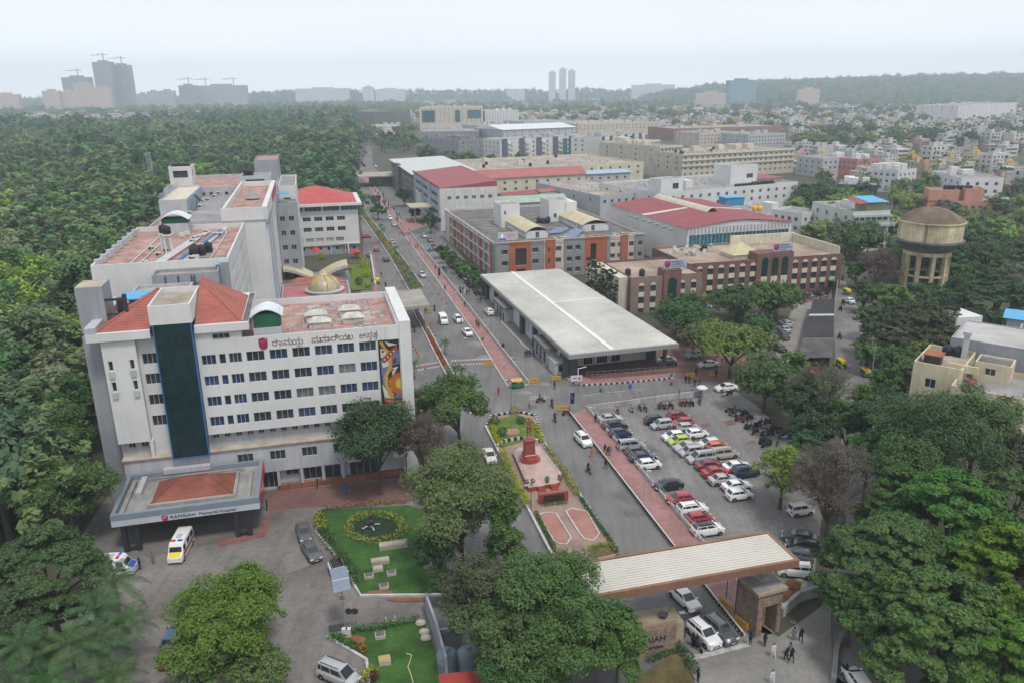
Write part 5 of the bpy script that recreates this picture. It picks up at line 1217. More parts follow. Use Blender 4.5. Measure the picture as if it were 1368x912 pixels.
def redhall():
 A,B=G(918.4,303.9,14),G(1058,294.6,14);d=B-A;L=math.hypot(d.x,d.y);rz=math.atan2(d.y,d.x)
 P=thing('auditorium','white hall with a broad dark red roof, cream barrel ridge and teal glass band','building',(A.x,A.y,0),rz)
 block(P,0,L,0,58,0,13.6,WHITE,None,{'front':[(.8+k*(L-1.6)/9,.8+(k+1)*(L-1.6)/9-.05,8.2,11.4,dict(n=3,gm=GLASST,simple=True))for k in range(9)]},par=0)
 mb=MB()
 for k in range(30):mb.box(k*L/30,k*L/30+.35,-.3,-.003,12,13.6)
 mb.build('fascia_rib',WHITE2,P)
 R_=mat('deep_red_roof_sheet',(.28,.062,.07),.6,.15,.2,3,tex='ribx',tsc=1)
 for y0,y1 in((-.5,28),(31,58)):
  for s in(0,1):
   mb=MB();x0,x1=(-.6,L*.5-2.6)if s==0 else(L*.5+2.6,L+.6);z0,z1=(13.65,15.4)if s==0 else(15.4,13.65)
   mb.poly([(x0,y0,z0),(x1,y0,z1),(x1,y1,z1),(x0,y1,z0)]);mb.build('red_roof',R_,P)
 mb=MB();mb.poly([(-.6,28,13.7),(L*.5,28,15.5),(L*.5,31,15.5),(-.6,31,13.7)]);mb.poly([(L*.5,28,15.5),(L+.6,28,13.7),(L+.6,31,13.7),(L*.5,31,15.5)]);mb.build('cream_strip',CREAM,P)
 mb=MB();arch(mb,L*.5-2.2,L*.5+2.2,17,56,15.2,1.5,10);mb.build('barrel_ridge',mat('pale_cream_sheet',(.52,.49,.38),.7,.2),P)
 mb=MB();mb.poly([(L*.5-2.6,-.5,15.4),(L*.5+2.6,-.5,15.4),(L*.5+2.6,58,15.4),(L*.5-2.6,58,15.4)]);mb.build('red_roof',R_,P)
 mb=MB();mb.poly([(0,0,13.6),(L,0,13.6),(L/2,0,15.3)]);mb.build('gable',WHITE,P)
 rr=random.Random(8)
 for k in range(7):ac_unit(P,-1.2,8+k*5,11.5)
redhall()
mid('white_block','white end block with stacked windows right of the red roofed hall',(1072,285),(1099,281),10.5,14,WHITE,CONC,3,3)
mid('white_wing','low white wing with open terrace right behind the red roofed hall',(1000,291),(1075,280),8,26,WHITE,CONC,2,8,extra=clutter(14,1),tanks=0)
def whitex(P,L,D,z,rr):
 clutter(60,3)(P,L,D,z,rr)
 block(P,L*.60,L*.80,10,22,z-1,z+8,WHITE,CONC,{'front':[(L*.72,L*.77,z+2,z+4,KS)]},par=.5,name='stair_tower_wall')
 block(P,L*.05,L*.2,4,12,z-1,z+5,WHITE,CONC,{'front':[(L*.13,L*.17,z+.5,z+3,KS)]},par=.5,name='stair_tower_wall')
 mb=MB();mb.box(L*.80,L+3,12,30,z-.8,z+.6);mb.build('red_roof_base',WHITE,P)
 mb=MB();mb.box(L*.79,L+3.5,11,31,z+.6,z+.9);mb.build('red_roof',REDSH,P)
 for k in range(16):tank(P,L*.55+k*1.9 if k<8 else L*.7+(k-8)*1.7,1.6 if k<8 else 4,z-.8,.8,1.8)
mid('white_hospital_wing','long white two storey wing crowded with roof vents and tanks behind the red roofed hall',(880,258),(1066,243),13,46,WHITE,CONC,2,16,extra=whitex)
q=G(977,270,13);o=thing('blue_cabin','small bright blue roof cabin beside the yellow tanks','cabin',q,R(15))
mb=MB();mb.box(-4,4,-2.5,2.5,-1.2,1.8);mb.build('wall',mat('bright_blue_wall',(.05,.25,.45),.7,.2),o);mb=MB();mb.box(-4.3,4.3,-2.8,2.8,1.8,2.1);mb.build('roof',BLUESH,o)
for k,x in enumerate((1008,1015)):tag(tank(None,*G(x,282,9),1.0,2.0,TANKY),['yellow roof tank behind the red roofed hall, left of two','yellow roof tank behind the red roofed hall, right of two'][k],'tank')
mid('yellow_colonnade','cream yellow block with a row of white columns under a flat roof',(756,246),(842,243),9.5,10,mat('pale_yellow_wall',(.5,.42,.24),.85,.2,.3,3),CONC,1,10,extra=lambda P,L,D,z,rr:[(lambda m:(m.box(L*k/10,L*k/10+.8,-.9,-.1,0,z),m.build('column',WHITE,P)))(MB())for k in range(11)])
mid('cream_stair_block','cream stair block at the left end of the long red roof',(598,234),(637,231),15,12,CREAM,CONCT,1,2,sidew=0)
mid('red_roofed_range','long cream two storey range under one coral red sheet roof',(636,239.5),(782,232.5),12,15,CREAM,CORAL,2,10,extra=pitched(CORAL,3.6))
mid('cream_link','cream link building with three windows before the long red roof',(560,258),(668,254),10.5,16,mat('off_white_front',(.56,.56,.54)),CONC,2,7,extra=clutter(8,1))
mid('red_shed','low shed with a dark red sheet roof in front of the long range',(672,263),(724,258),8.5,9,CREAM,REDSH,1,6,extra=pitched(REDSH,1.2,.4))
mid('red_shed','smaller red roofed shed between the long range and the colonnade',(722,257),(757,254),9,7,WHITE2,CORAL,1,6,extra=pitched(CORAL,1.0,.3))
mid('green_roofed_hall','long low hall with a pale green sheet roof behind the terracotta block',(633,274),(757,268),9,13,WHITE2,GREENR,1,8,extra=pitched(GREENR,2.2))
mid('flat_roofed_complex','wide weathered flat roofed complex dotted with vents behind the red roofs',(590,230),(860,216),13,70,CREAM,TANC,2,20,extra=clutter(90,4,CREAM),tanks=9)
mid('flat_roofed_block','weathered flat roofed block with skylight rows left of the white wing',(802,262),(880,256),11,60,WHITE2,TANC,1,8,extra=clutter(40,0))
mid('blue_roofed_shed','open shed with a pale blue sheet roof at the end of the red roof',(784,233),(842,230),10,14,WHITE2,mat('pale_blue_sheet',(.3,.42,.5),.5,.2),1,5,extra=pitched(mat('pale_blue_sheet',(.3,.42,.5)),1.2))
def hostel(P,L,D,z,rr):
 dk=mat('slate_blue_panel',(.10,.115,.15),.8,.15)
 for k in range(6):
  x=L*(k+.1)/6;mb=MB();mb.box(x,x+L*.05,-.6,0,0,z+.5);mb.build('dark_panel',dk,P)
  for j in range(3):
   mb=MB();x2=x+L*.055;mb.box(x2,x2+L*.04,-1.4,0,z-3.6-j*3.3,z-2.5-j*3.3);mb.build('balcony',WHITE,P)
 mb=MB();mb.box(L*.62,L*.66,-.7,0,3,z-1);mb.build('glass_strip',GLASST,P)
 clutter(24,5,WHITE2)(P,L,D,z,rr)
mid('hostel_block','long white hostel with slate panels and balconies behind the flat roofs',(668,187),(800,181),20,26,mat('pale_grey_white',(.58,.57,.53),.85,.12),CONC,4,14,extra=hostel)
mid('hostel_block','white and slate apartment block continuing right of the long hostel',(803,184),(862,178),21,26,mat('pale_grey_white',(.58,.57,.53)),CONC,5,8,extra=hostel)
mid('grey_stone_block','grey stone faced block with small windows left of the white hostel',(612,187),(648,185),19,30,GREYST2,CONCD,4,3,extra=clutter(9,3,GREYST2))
mid('grey_ribbed_block','grey block with vertical ribs and small roof domes among the trees',(566,184),(612,187),19,30,GREYST2,CONCD,4,9,ww=.7,wh=2.4,extra=clutter(16,5,GREYST2))
mid('white_vaulted_hall','wide hall with a white sheet roof behind the hostel',(672,174),(770,170),17,60,WHITE2,WHITE,2,10,extra=pitched(mat('white_roof_sheet',(.6,.62,.64)),4))
def tealx(P,L,D,z,rr):
 for x0,x1 in((.04,.24),(.56,.64),(.76,.97)):
  mb=MB();mb.box(L*x0,L*x1,-.5,-.003,z-20 if x0<.7 else z-15,z-4);mb.build('glass_wall',GLASST,P)
 clutter(30,5,TANW)(P,L,D,z,rr)
mid('glass_fronted_college','large beige college with three big teal glass panels far up the road',(560,144),(645,143),32,90,TANW,TANC,6,14,extra=tealx)
mid('skeleton_building','dark unfinished frame building left of the beige college',(500,150),(548,148),24,50,CONCD,CONCD,6,12,ww=2.6,wh=2.2)
mid('white_apartment_row','white apartment row right of the beige college',(648,148),(693,147),26,40,WHITE,CONC,5,12,extra=clutter(10,3))
def creamx(P,L,D,z,rr):
 mb=MB()
 for k in range(3):mb.box(-.5,L+.3,-.8,-.003,z-1.0-k*3.4,z-.7-k*3.4)
 mb.build('sunshade_band',CREAM,P);clutter(40,6,CREAM)(P,L,D,z,rr)
CR2=mat('cream_grey_wall',(.52,.48,.39),.85,.15,.2,3,stain=.2)
mid('cream_college','long cream four storey college with continuous sunshade bands',(912,206),(1062,198),16,40,CR2,TANC,4,21,extra=creamx,tanks=6)
mid('cream_college_wing','cream college wing at the left of the long sunshade block',(882,196),(912,194),19,60,CR2,TANC,5,6,extra=creamx)
mid('cream_college_wing','pale cream block with dark balconies left of the college wing',(850,190),(882,187),19,50,mat('pale_grey_white',(.58,.57,.53)),TANC,5,6,extra=creamx)
mid('maroon_banded_block','long low block banded in maroon and beige far behind the cream college',(900,172),(1044,168),13,60,mat('maroon_wall',(.30,.17,.16),.85,.2),TANC,2,24,extra=clutter(30,6,TANW))
mid('beige_flat_block','beige flat roofed block between the hostel and the maroon block',(772,166),(880,163),15,90,TANW,TANC,2,20,extra=clutter(40,8,TANW))
rr0=random.Random(21)
for k,(a,b,z,D,m,lab)in enumerate((((700,163),(765,161),16,60,WHITE2,'grey white flat block with roof sheds behind the vaulted hall'),((560,176),(640,175),16,60,GREYST2,'grey flat roofed block in front of the beige college'),((640,168),(700,166),15,50,WHITE2,'low pale block right of the beige college'),((935,178),(990,176),13,40,TANW,'tan block directly behind the long cream college'),((1000,180),(1050,178),13,40,WHITE2,'pale flat block behind the right end of the cream college'),((500,168),(545,167),12,40,WHITE,'small white block at the edge of the wood left of the college'))):
 mid('flat_roofed_block',lab,a,b,z,D,m,TANC,3,12,extra=clutter(24,5,WHITE2))
def rightside():
 SAL=mat('salmon_wall',(.50,.25,.18),.85,.2,.3,3)
 def sal(P,L,D,z,rr):
  block(P,L*.0,L*.42,0,10,z-1,z+4.5,SAL,CONC,par=.6,name='upper_wall');block(P,L*.52,L*.78,2,10,z-1,z+5,SAL,CONC,{'right':[(3,8,z,z+3.6,KS)]},par=.6,name='upper_wall')
  for k in range(7):tank(P,L*.28+k*1.6,7,z+3.9,.8,1.8)
 mid('salmon_building','salmon pink flat roofed building with roof rooms behind the water tower',(1240,268),(1336,270),9,22,SAL,TANC,2,10,extra=sal)
 def gw(P,L,D,z,rr):
  mb=MB();mb.poly([(L*.35,-1,z+3),(L*.9,-1,z+3),(L*.9,9,z+4),(L*.35,9,z+4)]);mb.build('blue_roof',BLUESH,P)
  mb=MB();mb.poly([(L*.1,-1,z+2.6),(L*.345,-1,z+2.9),(L*.345,9,z+3.9),(L*.1,9,z+3.4)]);mb.build('red_roof',REDSH,P)
  mb=MB();mb.box(L*.4,L*.85,1,8,z-.8,z+2.9);mb.build('roof_room_wall',mat('pale_olive_wall',(.3,.32,.17),.85,.2),P)
  clutter(14,1)(P,L,D,z,rr)
  mb=MB()
  for k in range(3):mb.box(-.2,L,-1.2,-.003,z-2-3.3*k,z-1.2-3.3*k)
  mb.build('balcony',WHITE2,P)
 mid('white_green_house','white four storey house with a blue and red roof shelter beside the water tower',(1140,283),(1190,281),14,26,mat('greenish_white',(.5,.54,.48),.85,.15),CONC,4,6,extra=gw)
 mid('white_house','white house with a cluttered terrace below the blue roof shelter',(1168,298),(1205,297),8,14,WHITE,CONC,2,4,extra=clutter(14,1))
 mid('dark_blue_house','dark blue fronted house in the town left of the water tower',(1118,246),(1172,248),9,18,mat('navy_wall',(.04,.06,.11),.8,.2),CONC,2,6,extra=clutter(12,3))
 mid('grey_house','grey two storey house left of the pink roofed houses',(1100,212),(1140,210),12,24,WHITE2,CONC,3,6,extra=clutter(8,2))
 mid('pink_house','house with pinkish red roof rooms left of the white tower house',(1146,213),(1176,211),12,16,mat('rose_wall',(.5,.2,.2),.85,.2),CONC,2,5,extra=clutter(8,3))
 mid('tower_house','narrow white tower house with yellow tanks on its roof',(1150,224),(1200,228),12,18,WHITE,CONC,3,6,extra=clutter(10,5))
 mid('white_tower_house','tall narrow white house with an orange patch left of the ridge',(1245,228),(1285,238),15,18,WHITE,CONC,4,5,extra=clutter(8,3))
 mid('terrace_apartments','wide white terrace apartment block with stacked balconies below the wooded ridge',(1281,141),(1359,137),26,60,WHITE,CONC,5,16,extra=clutter(40,8))
 q=G(1068+528/3.507,400+300/3.507,9)
 A=G(1221,482,12.5);B=G(1286,494,12.5);d=B-A;rz=math.atan2(d.y,d.x)
 YL=mat('pale_yellow_house_wall',(.60,.53,.37),.85,.2,.3,4,stain=.15)
 P=thing('yellow_house','pale yellow flat roofed house with stepped terraces at the right edge','house',(A.x,A.y,3.5),rz)
 L=math.hypot(d.x,d.y)
 block(P,0,L,0,11,-3.5,9,YL,CONCT,{'front':[(2,3.6,5,6.6,KS),(6,8,5,6.6,KS)],'left':[(2,4,5,6.5,KS)]},par=.8)
 block(P,L*.9,L+9,-3.5,9,-3.5,7.4,YL,CONC,{'front':[(L+2,L+4,3.6,5.2,KS),(L+6,L+7.5,3.6,5.2,KS)],'right':[(0,2,3.8,5.4,KS),(4,6,3.8,5.4,KS)]},par=.9)
 block(P,L+1,L+6,4,8.5,6.5,9.6,YL,CONCD,{'front':[(L+2.5,L+4,7.6,8.8,KS)]},par=.3,name='stair_head_wall')
 block(P,3,L+10,11.2,24,-3.5,10.8,GREYW,mat('pale_grey_roof',(.42,.41,.39),.85,.25,.2,3),{'right':span(12,23,3,1.6,(7.4,4),1.5,KS)},par=.15,name='rear_wall')
 for x,y in((3,9.5),(4.6,9.6)):tank(P,x,y,8.2,.8,1.6)
 mb=MB();mb.box(5.2,6.0,8.8,9.6,8.2,12.2);mb.box(5,6.2,8.6,9.8,12.2,12.7);mb.build('chimney',WHITE2,P)
 mb=MB();mb.box(1,3.4,2,4.4,8.2,9.8);mb.build('roof_shed',DARKM,P);mb=MB();mb.box(.8,3.6,1.8,4.6,9.8,9.95);mb.build('rusty_roof',mat('rust',(.3,.12,.06),.9,.3),P)
 mb=MB();mb.box(4.6,9,1.2,1.6,8.2,9.4);mb.build('terrace_wall',YL,P);mb=MB();mb.box(5,8.6,1.7,3.2,8.25,8.7);mb.build('orange_sheet',mat('orange_sheet',(.5,.2,.06),.8,.2),P)
 leaf_m=MB();leafball(leaf_m,(0,0,.6),.8,.8,.8,150,.15);leaf_m.build('potted_plant',leafmat('red_flowers',(.3,.03,.03),.02,.15),P,(L+1.5,.5,6.5))
 mid('grey_apartment','grey apartment block cut by the right edge of the view',(1351,470),(1390,476),12,20,mat('beige_grey_wall',(.42,.40,.36),.85,.15),CONC,4,4,ww=2,extra=clutter(6,1),sidew=3)
 mid('tank_terrace','grey flat roof crowded with black and steel tanks at the right edge',(1318,462),(1372,458),9,16,GREYW,CONC,2,5,tanks=7,extra=clutter(10,1))
 mid('blue_roofed_house','house with a bright blue sheet roof at the right edge',(1346,424),(1392,430),9,7,WHITE2,BLUESH,2,5,extra=pitched(BLUESH,.6))
 mid('red_roofed_house','low house with an orange red tiled roof behind the yellow house',(1290,447),(1325,440),5,12,CREAM,TILE,1,3,extra=pitched(mat('orange_roof_tiles',(.38,.13,.07)),1.6))
rightside()
HOUSE=[];HFAR=[]
_wq=MB();_wq.box(-.7,.7,-.06,-.01,0,1.3);WQ=_wq.mesh('window',GLASS)
def make_houses():
 cols=[('white',(.50,.50,.48)),('cream',(.47,.42,.32)),('pale pink',(.47,.36,.32)),('grey',(.33,.33,.33)),('peach',(.46,.31,.22)),('pale blue',(.33,.39,.45)),('yellow',(.48,.37,.16)),('white',(.53,.52,.51))]
 rr=random.Random(11)
 for k,(cn,c)in enumerate(cols):
  m=mat(cn.replace(' ','_')+'_house_wall'+('' if k<7 else '_bright'),c,.85,.15,.3,3,stain=.2)
  w,d,h=rr.uniform(9,13),rr.uniform(9,13),rr.choice((6.6,9.6,9.6,12.4))
  if k==7:h=12.4
  o=thing('town_house','x','house',(0,0,0),0,'houses of the town right of the campus')
  mb=MB();x0,y0=-w/2,-d/2
  zs=[1+3.1*j for j in range(int(h/3.1))]
  mb.box(x0,-x0,y0,-y0,0,h-.8,0,1);t=.25
  for a in((x0,-x0,y0,y0+t),(x0,-x0,-y0-t,-y0),(x0,x0+t,y0+t,-y0-t),(-x0-t,-x0,y0+t,-y0-t)):mb.box(*a,h-.8,h)
  sx=rr.uniform(-.3,.2)*w;mb.box(sx,sx+3.4,-1,3,h-.8,h+2.4,0,1)
  for z in zs[1:]:mb.box(x0+rr.uniform(.5,2),x0+w*.6,y0-1.2,y0,z-1.1,z-.1)
  mb.build('wall',[m,CONCT if k%2 else CONC],o)
  W_=[]
  for z in zs:
   for x in(-.32,-.02,.28):W_.append((x*w,y0,z,0))
   for y in(-.25,.2):W_.append((x0,y*d,z,-math.pi/2))
  for x,y,z,r in W_:put(WQ,'window',o,(x,y,z),r)
  tb='yellow' if k in(1,6)else 'black';tm=TANKY if tb=='yellow' else PVC;tl=[(sx+.2+j*1.6,.8)for j in range(rr.choice((1,2,2)))]
  for x,y in tl:tank(o,x,y,h+2.4,.7,1.5,tm)
  for x,y,z,r in W_:mb.T=Matrix.Translation((x,y,z))@Matrix.Rotation(r,4,'Z');mb.box(-.7,.7,-.06,-.01,0,1.3,2)
  mb.T=None
  for x,y in tl:mb.lathe([(.7,h+2.4),(.75,h+3.6),(.3,h+4)],8,(x,y),3)
  HFAR.append(mb.mesh('town_house',[m,CONCT if k%2 else CONC,GLASS,tm]))
  HOUSE.append((o,f"{cn} {['two', 'three', 'four'][min(2, len(zs) - 2)]} storey house with {tb} roof tank",max(w,d)))
make_houses()
def px_of(x,y,z=0):
 d=Vector((x,y,z))-EYE;zz=d.dot(FW);return 684+FPX*d.dot(RT)/zz,456-FPX*d.dot(UP)/zz
def where(px,py):
 a='town left' if px<900 else 'town centre' if px<1150 else 'town right'
 b='by the campus' if py>215 else 'among palms' if py>185 else 'farther back' if py>160 else 'near the ridge'
 return b+', '+a
TOWN_TREES=[];town_pts=[]
def town():
 rr=random.Random(31);used=set();n=0;far=MB()
 blocked=[(G(x,y),r)for x,y,r in((1290,292,45),(1175,310,40),(1140,262,30),(1120,232,30),(1165,236,34),(1265,252,30),(1320,165,70),(1235,395,30))]
 cand=[]
 Y=330
 while Y<3300:
  stp=19 if Y<900 else 25 if Y<1600 else 34
  x=-.16*Y if Y>1500 else-.02*Y if Y>1150 else .10*Y if Y>1000 else .36*Y if Y>560 else .41*Y
  while x<.70*Y:
   cand.append((x+rr.uniform(-.3,.3)*stp,Y+rr.uniform(-.3,.3)*stp,stp));x+=stp
  Y+=stp
 for x,y,stp in cand:
  px,py=px_of(x,y)
  if px>1400 or px<330:continue
  den=.17 if y<560 else .26 if y<800 else .46 if y<1200 else .68 if y<2000 else .62
  clump=math.sin(x*.013+1)*math.sin(y*.009)+.6*math.sin(x*.031+y*.02)
  den+=.28*clump
  if y>2000 and px>1000:den-=.35
  if any((Vector((x,y,0))-q).length<r for q,r in blocked):continue
  if rr.random()<den and n<285:
   k=rr.choices(range(8),(3,4,3,1.5,2.6,.8,1.2,3))[0];o,lab,w=HOUSE[k]
   used.add(k);n+=1
   rz=R(14)+rr.choice((0,1.57,3.14,4.71))+rr.uniform(-.08,.08);s=rr.uniform(.7,1.1)
   lb=lab+' '+where(px,py);gr='houses of the town right of the campus'
   if n<=70:copy_tree(o,(x,y,0),rz,lb,sc=s)
   else:put(HFAR[k],'town_house',None,(x,y,0),rz,lb,'house',gr,sc=s)
  elif rr.random()<den:town_pts.append((x,y,rr))
  else:TOWN_TREES.append((x,y))
  if y<900 and rr.random()<.5:TOWN_TREES.append((x+stp*.5,y+stp*.5))
 for o,lab,w in HOUSE:
  for c in kids(o):bpy.data.objects.remove(c)
  bpy.data.objects.remove(o)
 cm=[mat(a,c,.85,.2,.3,2)for a,c in(('far_white_walls',(.53,.52,.5)),('far_cream_walls',(.46,.42,.34)),('far_pink_walls',(.44,.34,.31)),('far_grey_walls',(.36,.37,.38)),('far_red_roofs',(.36,.14,.1)))]
 mb=MB()
 for x,y,_ in town_pts:
  w,d,h=rr.uniform(7,14),rr.uniform(7,14),rr.choice((4,5,6,7,9,10));a=R(14)+rr.uniform(-.1,.1);mi=rr.choices((0,1,2,3,4),(7,5,3.5,1.5,1.4))[0]
  mb.T=Matrix.Translation((x,y,0))@Matrix.Rotation(a,4,'Z');mb.box(-w/2,w/2,-d/2,d/2,0,h,mi)
  mb.box(-w*.3,0,-1,d*.3,h,h+2.5,mi)
  for z in range(2,int(h)-1,3):mb.box(-w*.42,w*.42,-d/2-.05,-d/2,z,z+1.2,5)
 mb.T=None
 for _ in range(1700):
  u=rr.random();px=rr.uniform(-60,1000);D=rr.uniform(1750,2500)if px<330 else rr.uniform(1500,3700)
  q=(px-684)/FPX*.952*D;w,d,h=rr.uniform(9,24),rr.uniform(8,14),rr.choice((6,8,9,12,14));mi=rr.choices((0,1,2,3,4),(8,3,2,1.5,.8))[0]
  mb.T=Matrix.Translation((q,D,0))@Matrix.Rotation(R(14),4,'Z');mb.box(-w/2,w/2,-d/2,d/2,0,h,mi)
  for z in range(2,int(h)-1,3):mb.box(-w*.42,w*.42,-d/2-.05,-d/2,z,z+1.2,5)
 mb.T=None
 mb.build('distant_town',cm+[GLASS],kind='stuff',label='far mass of pale town houses towards the horizon')
town()
def ridge(name,D,prof,depth,m,base=-2):
 mb=MB();n=len(prof);rows_=[]
 from mathutils import noise
 xs=[]
 for k in range(240):
  t=k/239*(n-1);i=min(int(t),n-2);f=t-i;f=f*f*(3-2*f)
  px=prof[i][0]+(prof[i+1][0]-prof[i][0])*(t-i);py=prof[i][1]+(prof[i+1][1]-prof[i][1])*f
  hz=120.4-(px-684)*.0111
  x=(px-684)/FPX*D*.952;z=max(4,CAM_H+(hz-py)*D*.906/FPX)
  xs.append((x,z))
 for x,z in xs:
  r=[]
  for j in range(9):
   u=j/8;zz=z*math.sin(u*math.pi/2)**1.2+(noise.noise((x*.012,u*6,3))*9+noise.noise((x*.05,u*25,7))*5)*(.25+u*.5)
   r.append((x,D-depth*(1-u),zz if j else base))
  rows_.append(r)
 mb.loft(rows_,cap=False)
 keep=[i for i,f in enumerate(mb.f)if i%9!=8];mb.f=[mb.f[i]for i in keep];mb.m=[0]*len(mb.f)
 return mb.build(name,m,kind='structure',smooth=True)
HILLM=mat('wooded_hill',(.05,.075,.04),.95,.55,.012,.09)
ridge('hill',3600,[(860,133),(900,128),(960,120),(1040,114),(1130,111),(1230,108),(1320,106),(1460,107)],1150,HILLM)
ridge('hill',4050,[(-140,139),(0,137),(120,136),(260,134),(340,129),(420,126),(520,127),(640,126),(760,125),(900,123),(1100,119),(1460,117)],500,HILLM)
def tower_px(name,label,x0,x1,ytop,D,m,nf=14,nw=6,depth=18,crane=False,frame=False,group=None):
 X0,X1=(x0-684)/FPX*D*.952,(x1-684)/FPX*D*.952
 hz=120.4-((x0+x1)/2-684)*.0111;h=CAM_H+(hz-ytop)*D*.906/FPX
 P=thing(name,label,'tower',((X0+X1)/2,D,0),0,group);w=X1-X0
 mb=MB();mb.box(-w/2,w/2,0,depth,0,h);mb.box(-w*.2,w*.2,3,depth-3,h,h+5);mb.build('wall',m,P)
 if crane:
  for cx in([-.3,.25]if crane==2 else[.1]):
   cm=MB();cm.tube((cx*w,8,h),(cx*w,8,h+26),1.2,n=4);cm.tube((cx*w-38,8,h+20),(cx*w+14,8,h+21),1.0,n=4);cm.tube((cx*w,8,h+27),(cx*w-20,8,h+20.5),.4,n=4);cm.build('tower_crane',DARKM,P)
 return P
def farwin(n,c):
 if n in MATS:return MATS[n]
 m=mat(n,c,.8,.1,.02,.2,tex='brick',tsc=.11,col2=c);b=m.node_tree.nodes['Brick Texture']
 b.inputs['Color1'].default_value=(*[q*.45 for q in c],1);b.inputs['Color2'].default_value=(*[q*.6 for q in c],1);b.inputs['Mortar Size'].default_value=.06;b.offset=0
 mp=m.node_tree.nodes.new('ShaderNodeMapping');mp.inputs['Rotation'].default_value=(R(90),0,0);t=[l for l in m.node_tree.links if l.to_node==b][0].from_socket
 m.node_tree.links.new(t,mp.inputs[0]);m.node_tree.links.new(mp.outputs[0],b.inputs['Vector']);return m
PKT=farwin('far_pink_tower',(.62,.47,.42));GRT=farwin('far_grey_tower',(.30,.32,.35));WHT=farwin('far_white_tower',(.62,.62,.62))
D0=2550
tower_px('tower_block','pair of tall dark unfinished towers on the left horizon, left one with a crane',133,157,84,D0,GRT,34,6,30,1,True)
tower_px('tower_block','tall dark unfinished tower right of its slightly taller twin',157,180,88,D0+40,GRT,33,6,30,1,True)
tower_px('tower_block','dark unfinished block with a crane behind the pink towers',89,125,104,D0+120,GRT,18,8,30,1,True)
tower_px('tower_block','pink apartment tower on the left horizon, leftmost of the pink row',60,82,122,D0-60,PKT,15,7)
tower_px('tower_block','pink apartment tower with a flat top, second of the pink row',82,103,123,D0-40,PKT,15,7)
tower_px('tower_block','pale pink apartment tower, tallest of the pink row',103,128,113,D0-80,PKT,19,7)
tower_px('tower_block','pale pink apartment tower in front of the dark twins',128,150,118,D0-100,PKT,17,7)
tower_px('tower_block','pinkish apartment block at the left edge of the horizon',-8,27,127,D0-200,PKT,11,10)
for k,(a,b,y)in enumerate(((186,200,126),(200,216,123),(216,236,122))):
 tower_px('tower_block',['small grey white tower right of the dark twins, lowest of three','small grey white tower right of the dark twins, middle of three','wider grey white tower right of the dark twins'][k],a,b,y,D0+300,farwin('far_grey_white',(.45,.45,.45)),14,6)
tower_px('tower_block','low grey frame building under construction with cranes on the left horizon',243,265,115,D0+200,GRT,12,9,30,1,True)
tower_px('tower_block','long pale frame under construction right of the grey frame',265,333,115,D0+260,farwin('far_pale_frame',(.4,.42,.44)),12,22,20,2)
for k,(a,b,y)in enumerate(((737,746,97),(751,760,93),(763,772,95))):
 tower_px('slim_tower',['slim pale tower on the middle horizon, left of three','slim pale tower on the middle horizon, tallest in the centre of three','slim pale tower on the middle horizon, right of three'][k],a,b,y,3300,farwin('far_pale_blue_tower',(.62,.65,.7)),34,4)
tower_px('glass_office_block','blue green glass office block above the town roofs',978,1014,108,2300,farwin('far_green_glass',(.2,.32,.34)),11,9,40)
tower_px('tower_block','pink white apartment slab below the glass office block',934,975,125,2000,farwin('far_pink_white',(.55,.46,.42)),8,14)
tower_px('tower_block','pinkish apartment cluster at the foot of the ridge',1072,1100,120,2150,PKT,7,9)
for k,(a,b,y)in enumerate(((398,470,119),(488,503,117),(505,545,120),(680,705,121),(848,905,114),(1050,1110,108),(1325,1368,103))):
 tower_px('tower_block',['long pale slab far on the horizon above the wood','small pale tower far on the horizon, left of a wider slab','greyish slab far on the horizon above the college','small pale block on the horizon left of the slim towers','low pale slab on the horizon right of the slim towers','low pale row on top of the wooded ridge','low pale slab on the ridge at the right edge'][k],a,b,y,3560,farwin('far_pale_slab',(.66,.64,.62)),5,16)
import numpy as np
NR_=np.random.default_rng(5)
def unit(n,up=0.0):
 v=NR_.normal(size=(n,3));v/=np.linalg.norm(v,axis=1)[:,None]+1e-9
 if up:v[:,2]=np.where((v[:,2]<-1+up)&(NR_.random(n)>.2),-v[:,2],v[:,2])
 return v
def leaf_mesh(name,P,Nn,S,m,asp=.55,fold=.12):
 n=len(P)
 Nn=Nn/(np.linalg.norm(Nn,axis=1)[:,None]+1e-9)
 a=np.where(np.abs(Nn[:,2:3])<.9,np.array([[0,0,1.]]),np.array([[1.,0,0]]));u=np.cross(Nn,a);u/=np.linalg.norm(u,axis=1)[:,None]+1e-9
 w=np.cross(Nn,u);t=NR_.random(n)[:,None]*6.283
 U=(u*np.cos(t)+w*np.sin(t))*S[:,None];V=np.cross(Nn,U)*asp
 up=Nn*S[:,None]*fold
 co=np.stack([P-U,P+V*.9+up,P+U,P-V*1.0+up],1).reshape(-1,3)
 me=bpy.data.meshes.new(name);me.vertices.add(4*n);me.loops.add(4*n);me.polygons.add(n)
 me.vertices.foreach_set('co',co.astype(np.float32).ravel());me.loops.foreach_set('vertex_index',np.arange(4*n,dtype=np.int32))
 me.polygons.foreach_set('loop_start',np.arange(0,4*n,4,dtype=np.int32));me.materials.append(m);me.update(calc_edges=True);me.validate()
 return me
